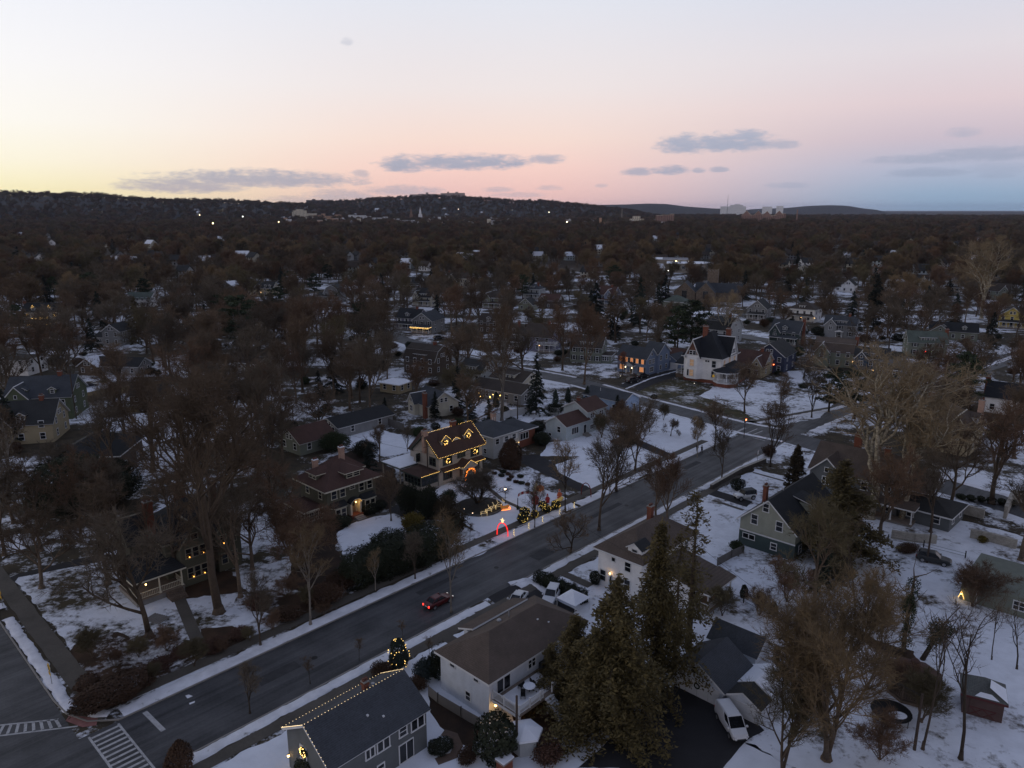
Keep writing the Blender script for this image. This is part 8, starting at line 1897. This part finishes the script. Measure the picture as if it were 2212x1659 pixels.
for x in (-5,-1.5,2,5): b.tube((x,0,0),(x,0,3),.08,n=5)
for y in (0,.2): b.tube((-5,y,3),(5,y,3),.06,n=4)
b.obj('posts_frame',M['wood'],r); b=MB(); rr=random.Random(9)
for i in range(14): b.ball((rr.uniform(-5,5),rr.uniform(-1.,.5),rr.uniform(1.6,3.1)),.13,0,6,4)
b.obj('bulb_string',M['bulb'],r)
# ------------------------------------------------------------------ yards and street furniture
def fence(pts,hh,m,label,name='board_fence',post=2.4,rail=False,cap=None):
    P=[Vector((p[0],p[1],0)) for p in pts]; r=thing(name,label,'fence',P[0]); b=MB(); k=MB()
    for a,c in zip(P[:-1],P[1:]):
        a0,c0=a-P[0],c-P[0]; d=(c0-a0); L_=d.length; d.normalize(); nn=Vector((-d.y,d.x,0)); 
        if rail:
            for z in (.35,.8): b.tube(a0+Vector((0,0,z)),c0+Vector((0,0,z)),.025,n=4)
        else: b.add([a0-nn*.03,c0-nn*.03,c0+nn*.03,a0+nn*.03]+[q+Vector((0,0,hh)) for q in (a0-nn*.03,c0-nn*.03,c0+nn*.03,a0+nn*.03)],[(4,5,6,7),(0,1,5,4),(1,2,6,5),(2,3,7,6),(3,0,4,7)])
        n=max(1,int(L_/post))
        for i in range(n+1): q=a0+d*(L_*i/n); k.box(q.x-.06,q.x+.06,q.y-.06,q.y+.06,0,hh+.12)
    b.obj('panel',m,r); o=k.obj('fence_frame',m,r); return r
M['vinyl']=mat('white vinyl',(.5,.51,.52),.6,var=.1,vs=.4); M['greyboard']=mat('grey boards',(.16,.15,.14),.9,var=.2,vs=.6,bands=('X',3,.2))
fence(z2p((1545,528),(1650,490),(1750,468)),1.9,M['vinyl'],'white board fence behind the grey raised ranch')
fence(z2p((1905,470),(1960,478),(2010,455)),1.9,M['vinyl'],'short white board fence beside the split level house')
fence(z2p((640,470),(750,500),(860,545),(960,580)),1.8,M['greyboard'],'long grey board fence below the cream cottage')
fence(b3p((1415,560),(1500,590),(1590,640),(1690,690)),1.1,M['iron'],'low wire fence with dark posts across the snowy yard','wire_fence',2.2,True)
fence(b3p((1330,350),(1420,300),(1500,265)),1.3,M['greyboard'],'short grey fence at the shingled house corner')
fence(b2p((1120,1190),(1180,1240),(1330,1330),(1450,1400)),1.2,M['greyboard'],'low dark fence between the two near houses')
fence(b4p((1330,190),(1560,230),(1830,300)),1.1,M['iron'],'dark fence along the snowy side yard toward the ranch','wire_fence',3,True)
def wallrun(pts,h,w,m,label,name='stone_wall'):
    P=[Vector((p[0],p[1],0)) for p in pts]; r=thing(name,label,'wall',P[0]); b=MB(); c=MB()
    for a,d_ in zip(P[:-1],P[1:]):
        a0,c0=a-P[0],d_-P[0]; d=(c0-a0).normalized(); nn=Vector((-d.y,d.x,0))*w/2
        for (mb,z0,z1,e) in ((b,-.1,h,0),(c,h+.002,h+.1,.06)):
            n2=nn*(1+e/w); q=[a0-n2,c0-n2,c0+n2,a0+n2]; mb.add([x+Vector((0,0,z0)) for x in q]+[x+Vector((0,0,z1)) for x in q],[(4,5,6,7),(0,1,5,4),(1,2,6,5),(2,3,7,6),(3,0,4,7)])
    b.obj('masonry',m,r); c.obj('coping',M['stonewall'],r); return r
M['drystone']=mat('dark dry stone',(.07,.062,.055),.95,var=.4,vs=2.5,fine=.3,bs=3)
wallrun(z3p((1290,960),(1350,925),(1480,850),(1640,785)),.9,.5,M['drystone'],'dark dry stone wall along the sidewalk below the crossing')
wallrun(z4p((1660,1080),(1760,1100),(1950,1150)),1.6,.5,M['stonewall'],'pale low retaining wall beside the octagon terrace')
wallrun(z4p((2085,1150),(2130,1040),(2260,1060)),2.2,.5,M['stonewall'],'tall pale mottled wall at the right picture edge')
wallrun(z4p((1860,1270),(2000,1300),(2160,1345)),1.4,.5,M['stonewall'],'long pale stone wall above the dark ranch roof')
wallrun(z4p((1350,1275),(1500,1300),(1640,1310)),1.3,.5,M['stonewall'],'pale wall between two snowy yards')
# gazebo
r=thing('gazebo','brown octagonal gazebo with deck in the snowy back yard','gazebo',b4p((1480,1175))[0],.3); b=MB(); oc8=lambda q,z:[(q*math.cos(PI/8+i*PI/4),q*math.sin(PI/8+i*PI/4)) for i in range(8)]
b.prism(oc8(2.6,0),0,.35); b.obj('deck',M['wood'],r); rb=MB()
for i,(x,y) in enumerate(oc8(2.35,0)):
    c=MB(); c.box(x-.07,x+.07,y-.07,y+.07,.35,2.6); c.obj('post',M['wood'],r); x2,y2=oc8(2.35,0)[(i+1)%8]
    if i!=5: 
        rb.tube((x,y,1.2),(x2,y2,1.2),.05,n=4); rb.tube((x,y,.5),(x2,y2,.5),.04,n=4)
        for k in range(1,7): q=k/7; rb.tube((x+(x2-x)*q,y+(y2-y)*q,.5),(x+(x2-x)*q,y+(y2-y)*q,1.2),.025,n=4,cap=False)
rb.obj('railing',M['wood'],r); b=MB(); b.add([(x,y,2.55) for x,y in oc8(2.95,0)]+[(0,0,4.1)],[(i,(i+1)%8,8) for i in range(8)]+[tuple(range(7,-1,-1))]); b.lathe([(.5,0),(.45,.3),(.1,.6)],8,0,(0,0,3.8)); b.obj('roof',shingle('gazebo brown',(.075,.042,.034)),r)
r=thing('trampoline','round black trampoline half covered by snow','trampoline',b4p((1345,1335))[0]); b=MB(); b.lathe([(1.95,.8),(2.,.86),(1.85,.88)],20); 
for i in range(6): a=2*PI*i/6; b.tube((1.9*math.cos(a),1.9*math.sin(a),0),(1.9*math.cos(a),1.9*math.sin(a),.82),.04,n=5)
b.obj('rim',M['iron'],r); b=MB(); b.lathe([(.02,.84),(1.85,.86)],20); b.obj('bed',mat('trampoline mat',(.012,.012,.014),.8),r); b=MB(); b.lathe([(.95,.87),(.8,.93),(.02,.98)],14); o=b.obj('snow_cover',M['snow'],r); o.location=(.35,-.7,0); o.scale=(1,.7,1)
# red shed with snow streaked pyramid roof
h=House('red_shed','dull red brown garden shed with crossed doors and snow streaked pyramid roof',b4p((1812,1290))[0]*.5+b4p((2060,1380))[0]*.5,A-PI/2+.25,mat('dark red boards',(.1,.062,.056),.85,var=.2,vs=1.5,bands=('X',4,.2)),shingle('old shingles',(.11,.115,.11)),cat='shed',trim=mat('dull red trim',(.1,.03,.03),.8))
h.block(-1.8,1.8,0,3.4,2.3,roof='pyr',rise=1.5,over=.3)
b=MB(); b.box(-1.2,1.2,-.06,.03,.1,2.0)
for q in (-.6,.6):
    b.tube((q-.55,-.08,.15),(q+.55,-.08,1.0),.04,n=4,m=1); b.tube((q+.55,-.08,.15),(q-.55,-.08,1.0),.04,n=4,m=1); b.box(q-.6,q+.6,-.085,-.06,1.0,1.1,1)
b.obj('door',[MATS['dark red boards'],MATS['dull red trim']],h.root)
b=MB(); b.add([(.35,.2,3.55),(2.05,-.2,2.48),(2.05,2.6,2.48),(.5,1.6,3.68)],[(0,1,2,3)]); b.add([(-.9,-.3,2.5),(1.3,-.3,2.5),(.6,.1,2.85),(-.4,.1,2.85)],[(0,1,2,3)]); o=b.obj('roof_snow',M['snow'],h.root); o.location=(0,0,.06); h.finish()
# snowy canopy and hexagonal shed, brick pillar
r=thing('canopy_tent','white peaked canopy tent under snow behind the parked cars','canopy',G(1238,1318),A,None,.85); b=MB(); b.add([(-1.9,-1.9,2.2),(1.9,-1.9,2.2),(1.9,1.9,2.2),(-1.9,1.9,2.2),(0,0,3.3)],[(0,1,4),(1,2,4),(2,3,4),(3,0,4)]); b.obj('canopy',M['snow'],r)
for x in (-1.8,1.8):
    for y in (-1.8,1.8): c=MB(); c.tube((x,y,0),(x,y,2.25),.05,n=6); c.obj('pole',M['trim'],r)
r=thing('hexagonal_shed','small pale hexagonal shed capped with thick snow by the utility pole','shed',G(1134,1613),.2); hx6=lambda q:[(q*math.cos(i*PI/3),q*math.sin(i*PI/3)) for i in range(6)]; b=MB(); b.prism(hx6(1.6),0,1.7); b.obj('wall',MATS['siding pale grey'],r); b=MB(); b.add([(x,y,1.7) for x,y in hx6(1.85)]+[(x,y,1.9) for x,y in hx6(1.8)]+[(x,y,2.35) for x,y in hx6(.5)]+[(0,0,2.45)],[(i,(i+1)%6,6+(i+1)%6,6+i) for i in range(6)]+[(6+i,6+(i+1)%6,12+(i+1)%6,12+i) for i in range(6)]+[(12+i,12+(i+1)%6,18) for i in range(6)]); b.obj('snow_cap',M['snow'],r)
r=thing('brick_pillar','square brick garden pillar with snow cap at the bottom edge','pillar',G(1090,1672),A); b=MB(); b.box(-.6,.6,-.5,.5,0,1.6); b.obj('shaft',M['brick'],r); b=MB(); b.box(-.75,.75,-.62,.62,1.602,1.72); b.box(-.7,.7,-.58,.58,1.722,1.86,1); b.obj('cap',[M['concrete'],M['snow']],r)
# poles, signs
def upole(u,v,vt,label,arms=True):
    p=G(u,v); hh=hpx(u,v,vt); r=thing('utility_pole',label,'utility pole',p,A); b=MB(); b.tube((0,0,-.1),(0,0,hh),.16,.11,8); b.obj('pole',mat('pole timber',(.07,.052,.042),.9,var=.2,vs=1.5),r)
    if arms:
        b=MB(); b.box(-.9,.9,-.06,.06,hh-.7,hh-.56)
        for q in (-.8,.8): b.tube((q,0,hh-.56),(q,0,hh-.4),.04,n=5)
        b.obj('crossarm',M['wood'],r)
    return p,hh
upole(1116,1626,1503,'brown utility pole in front of the back deck',False); pA=upole(1975,1620,1499,'dark utility pole in the snow beside the gazebo',False)
pB=upole(925,1050,958,'utility pole in front of the lit stucco house'); pC=upole(2002,1216,1130,'dark pole behind the parked grey car',False); pD=upole(637,960,880,'utility pole by the green roofed garage',False); upole(165,905,760,'tall dark pole trunk beside the big green gabled house',False); upole(1118,905,862,'thin pole right of the cream cottage',False)
r=thing('power_line','thin power lines crossing the snowy yards between poles','power line',(0,0,0)); b=MB()
for (p0,z0),(p1,z1) in (((pA[0],6.2),(S(78,62),8)),((pA[0],6.),(G(1480,1240),6)),((pB[0],6.8),(G(637,960),7)),((pB[0],6.6),(S(95,100),5.5))):
    P=[Vector((p0.x,p0.y,z0)).lerp(Vector((p1.x,p1.y,z1)),i/10)-Vector((0,0,.9*(1-(2*i/10-1)**2))) for i in range(11)]; b.path(P,[.02]*11,4)
b.obj('wire_net',M['iron'],r)
def sign(u,v,hh,label,kind,rz):
    r=thing('road_sign',label,'sign',G(u,v),rz); b=MB(); b.tube((0,.03,0),(0,.03,hh),.035,n=6); b.obj('post',mat('galvanised post',(.2,.2,.2),.6),r); b=MB()
    if kind=='diamond': 
        s=.55; b.prism([(0,-s),(s,0),(0,s),(-s,0)],-.02,.02); o=b.obj('plate',mat('yellow sign',(.62,.38,.02),.5),r); o.rotation_euler=(PI/2,0,0); o.location=(0,-.03,hh-.3)
        b=MB(); b.prism([(-.35,-.16),(.35,-.16),(.35,.16),(-.35,.16)],-.02,.02); o=b.obj('lower_plate',MATS['yellow sign'],r); o.rotation_euler=(PI/2,0,0); o.location=(0,-.03,hh-1.1)
        b=MB(); b.box(-.05,.05,-.06,-.052,-.1,.12); b.ball((0,-.056,.2),.06,0,6,4); b.tube((0,-.056,-.08),(-.12,-.056,-.28),.03,n=4); b.tube((0,-.056,-.08),(.12,-.056,-.28),.03,n=4); b.tube((0,-.056,.08),(.14,-.056,-.02),.025,n=4); o=b.obj('symbol',M['dark'],r); o.location=(0,0,hh-.3)
    else: b.box(-.28,.28,-.02,.02,-.4,.4); o=b.obj('plate',M['trim'],r); o.location=(0,-.03,hh-.4)
sign(112,1480,2.6,'yellow diamond crossing sign on the snowy strip nearer the junction','diamond',A-PI/2); sign(6,1312,2.6,'yellow diamond sign at the left picture edge','diamond',A-PI/2)
sign(1636,996,2.3,'small white sign on the verge past the crossing trees','plate',A); sign(1415,1070,2.2,'small white sign at the kerb across from the parked dark car','plate',A); 
r=thing('hydrant','pale green capped hydrant in the shrubs at the street corner','hydrant',G(213,1526)); b=MB(); b.lathe([(.16,0),(.13,.1),(.13,.6),(.16,.62),(.14,.75),(.03,.85)],10); b.obj('barrel',mat('pale hydrant',(.3,.36,.33),.6),r); b=MB(); b.tube((-.24,0,.5),(.24,0,.5),.07,n=8); b.obj('nozzle_cap',M['trim'],r)
r=thing('signal_post','corner signal post with a red light and white board','signal',G(1607,945),A); b=MB(); b.tube((0,0,0),(0,0,4.2),.08,n=7); b.obj('post',M['iron'],r); b=MB(); b.box(-.16,.16,-.16,.16,3.6,4.6); b.obj('housing',M['dark'],r); b=MB(); b.ball((0,-.18,4.35),.17,0,8,6); b.obj('lens',mat('red lens',(1,.1,.04),.4,emit=(1,.16,.06),es=12),r)
for i,(u,v) in enumerate(((1500,828),(1340,812))): glow(u,v,None,.09,(1,.9,.7),2,['small garden lamp at the Victorian driveway','small garden lamp by the colonial walk'][i],'garden_lamp',z=1.2)
# brown utility boxes and bins by the colonial, basket of deck furniture
r=thing('patio_table','snow covered table on the raised back deck','table',S(50.5,45.4)+Vector((0,0,2.35)),.4); b=MB(); b.lathe([(.05,.0),(.05,.7),(.7,.71),(.7,.75)],12); b.obj('table_top',M['iron'],r); b=MB(); b.lathe([(.68,.755),(.6,.84),(.02,.86)],12); b.obj('snow_cover',M['snow'],r)
for i,(s_,t_) in enumerate(((49.3,45.2),(51.6,45.9),(50.3,46.4))):
    r=thing('deck_chair',['dark deck chair at the rail side of the snowy table','dark deck chair right of the snowy table','dark deck chair by the wall behind the snowy table'][i],'chair',S(s_,t_)+Vector((0,0,2.35)),i*2.); b=MB(); b.box(-.25,.25,-.25,.25,.4,.46); b.obj('seat',M['iron'],r); b=MB(); b.box(-.25,.25,.22,.27,.46,.95); b.obj('backrest',M['iron'],r)
    for x in (-.22,.22):
        for y in (-.22,.22): c=MB(); c.box(x-.025,x+.025,y-.025,y+.025,0,.4); c.obj('leg',M['iron'],r)
r=thing('barbecue_grill','covered dark grill against the white deck wall','grill',S(54.5,46.8)+Vector((0,0,2.35)),A); b=MB(); b.box(-.6,.6,-.3,.3,.1,.9); b.obj('cabinet',M['dark'],r); b=MB(); b.lathe([(.32,-.6),(.32,.6)],10); o=b.obj('lid',M['iron'],r); o.rotation_euler=(0,PI/2,0); o.location=(0,0,.95)

# twiggy brush in the near back yards
BR=[(1640,1420),(1700,1450),(1900,1380),(1930,1500),(1870,1560),(1955,1600),(2030,1480),(2090,1540),(2140,1470),(2180,1530),(2050,1400),(1790,1280),(1700,1300),(1880,1300),(1640,1330),(2120,1360),(1560,1330),(1900,1640),(1840,1650),(1990,1560),(2100,1310),(1960,1340),(2180,1380),(1600,1240)]
BR=BR[:4]+BR[11:15]+BR[16:18]+BR[19:22]
BR+=[(250,1440),(300,1420),(360,1405),(420,1440),(480,1410),(540,1385),(590,1360),(660,1310),(620,1290),(200,1420),(700,1330),(330,1470)]
for i,(u,v) in enumerate(BR):
    p=G(u,v); hh=(2.2+(i*37%17)/6)*(1 if u>800 else .6); t=tree('multi%d'%(i%2),p,hh,'x','bare_shrub','shrub','bare brush in the near back yards',i*1.3,1.35); d,rel,nm=landmark(p.x,p.y); t['label']='low twiggy bare brush in the snow %s the %s'%(rel,nm)
bq={}
for o in COL.objects:
    if o.parent is None and o.name.startswith('bare_shrub'): bq.setdefault(o['label'],[]).append(o)
for l_,os_ in bq.items():
    os_.sort(key=lambda o:o.location.length)
    if len(os_)>1:
        for i,o in enumerate(os_): o['label']=l_.replace('low twiggy bare brush in the snow','low twiggy brush')+', %s from camera side'%ORD[i]

# ------------------------------------------------------------------ the air between here and the hills
hb=MB(); hb.box(-25000,25000,-900,27000,-1,195)
hm=bpy.data.materials.new('haze'); hm.use_nodes=True; hn=hm.node_tree.nodes; hn.remove(hn['Principled BSDF'])
pv=hn.new('ShaderNodeVolumePrincipled'); pv.inputs['Color'].default_value=(.6,.72,1.,1); pv.inputs['Density'].default_value=.00002; pv.inputs['Anisotropy'].default_value=0
hm.node_tree.links.new(pv.outputs[0],hn['Material Output'].inputs['Volume'])
hb.obj('haze',hm,None,kind='stuff')
SC.cycles.volume_bounces=0
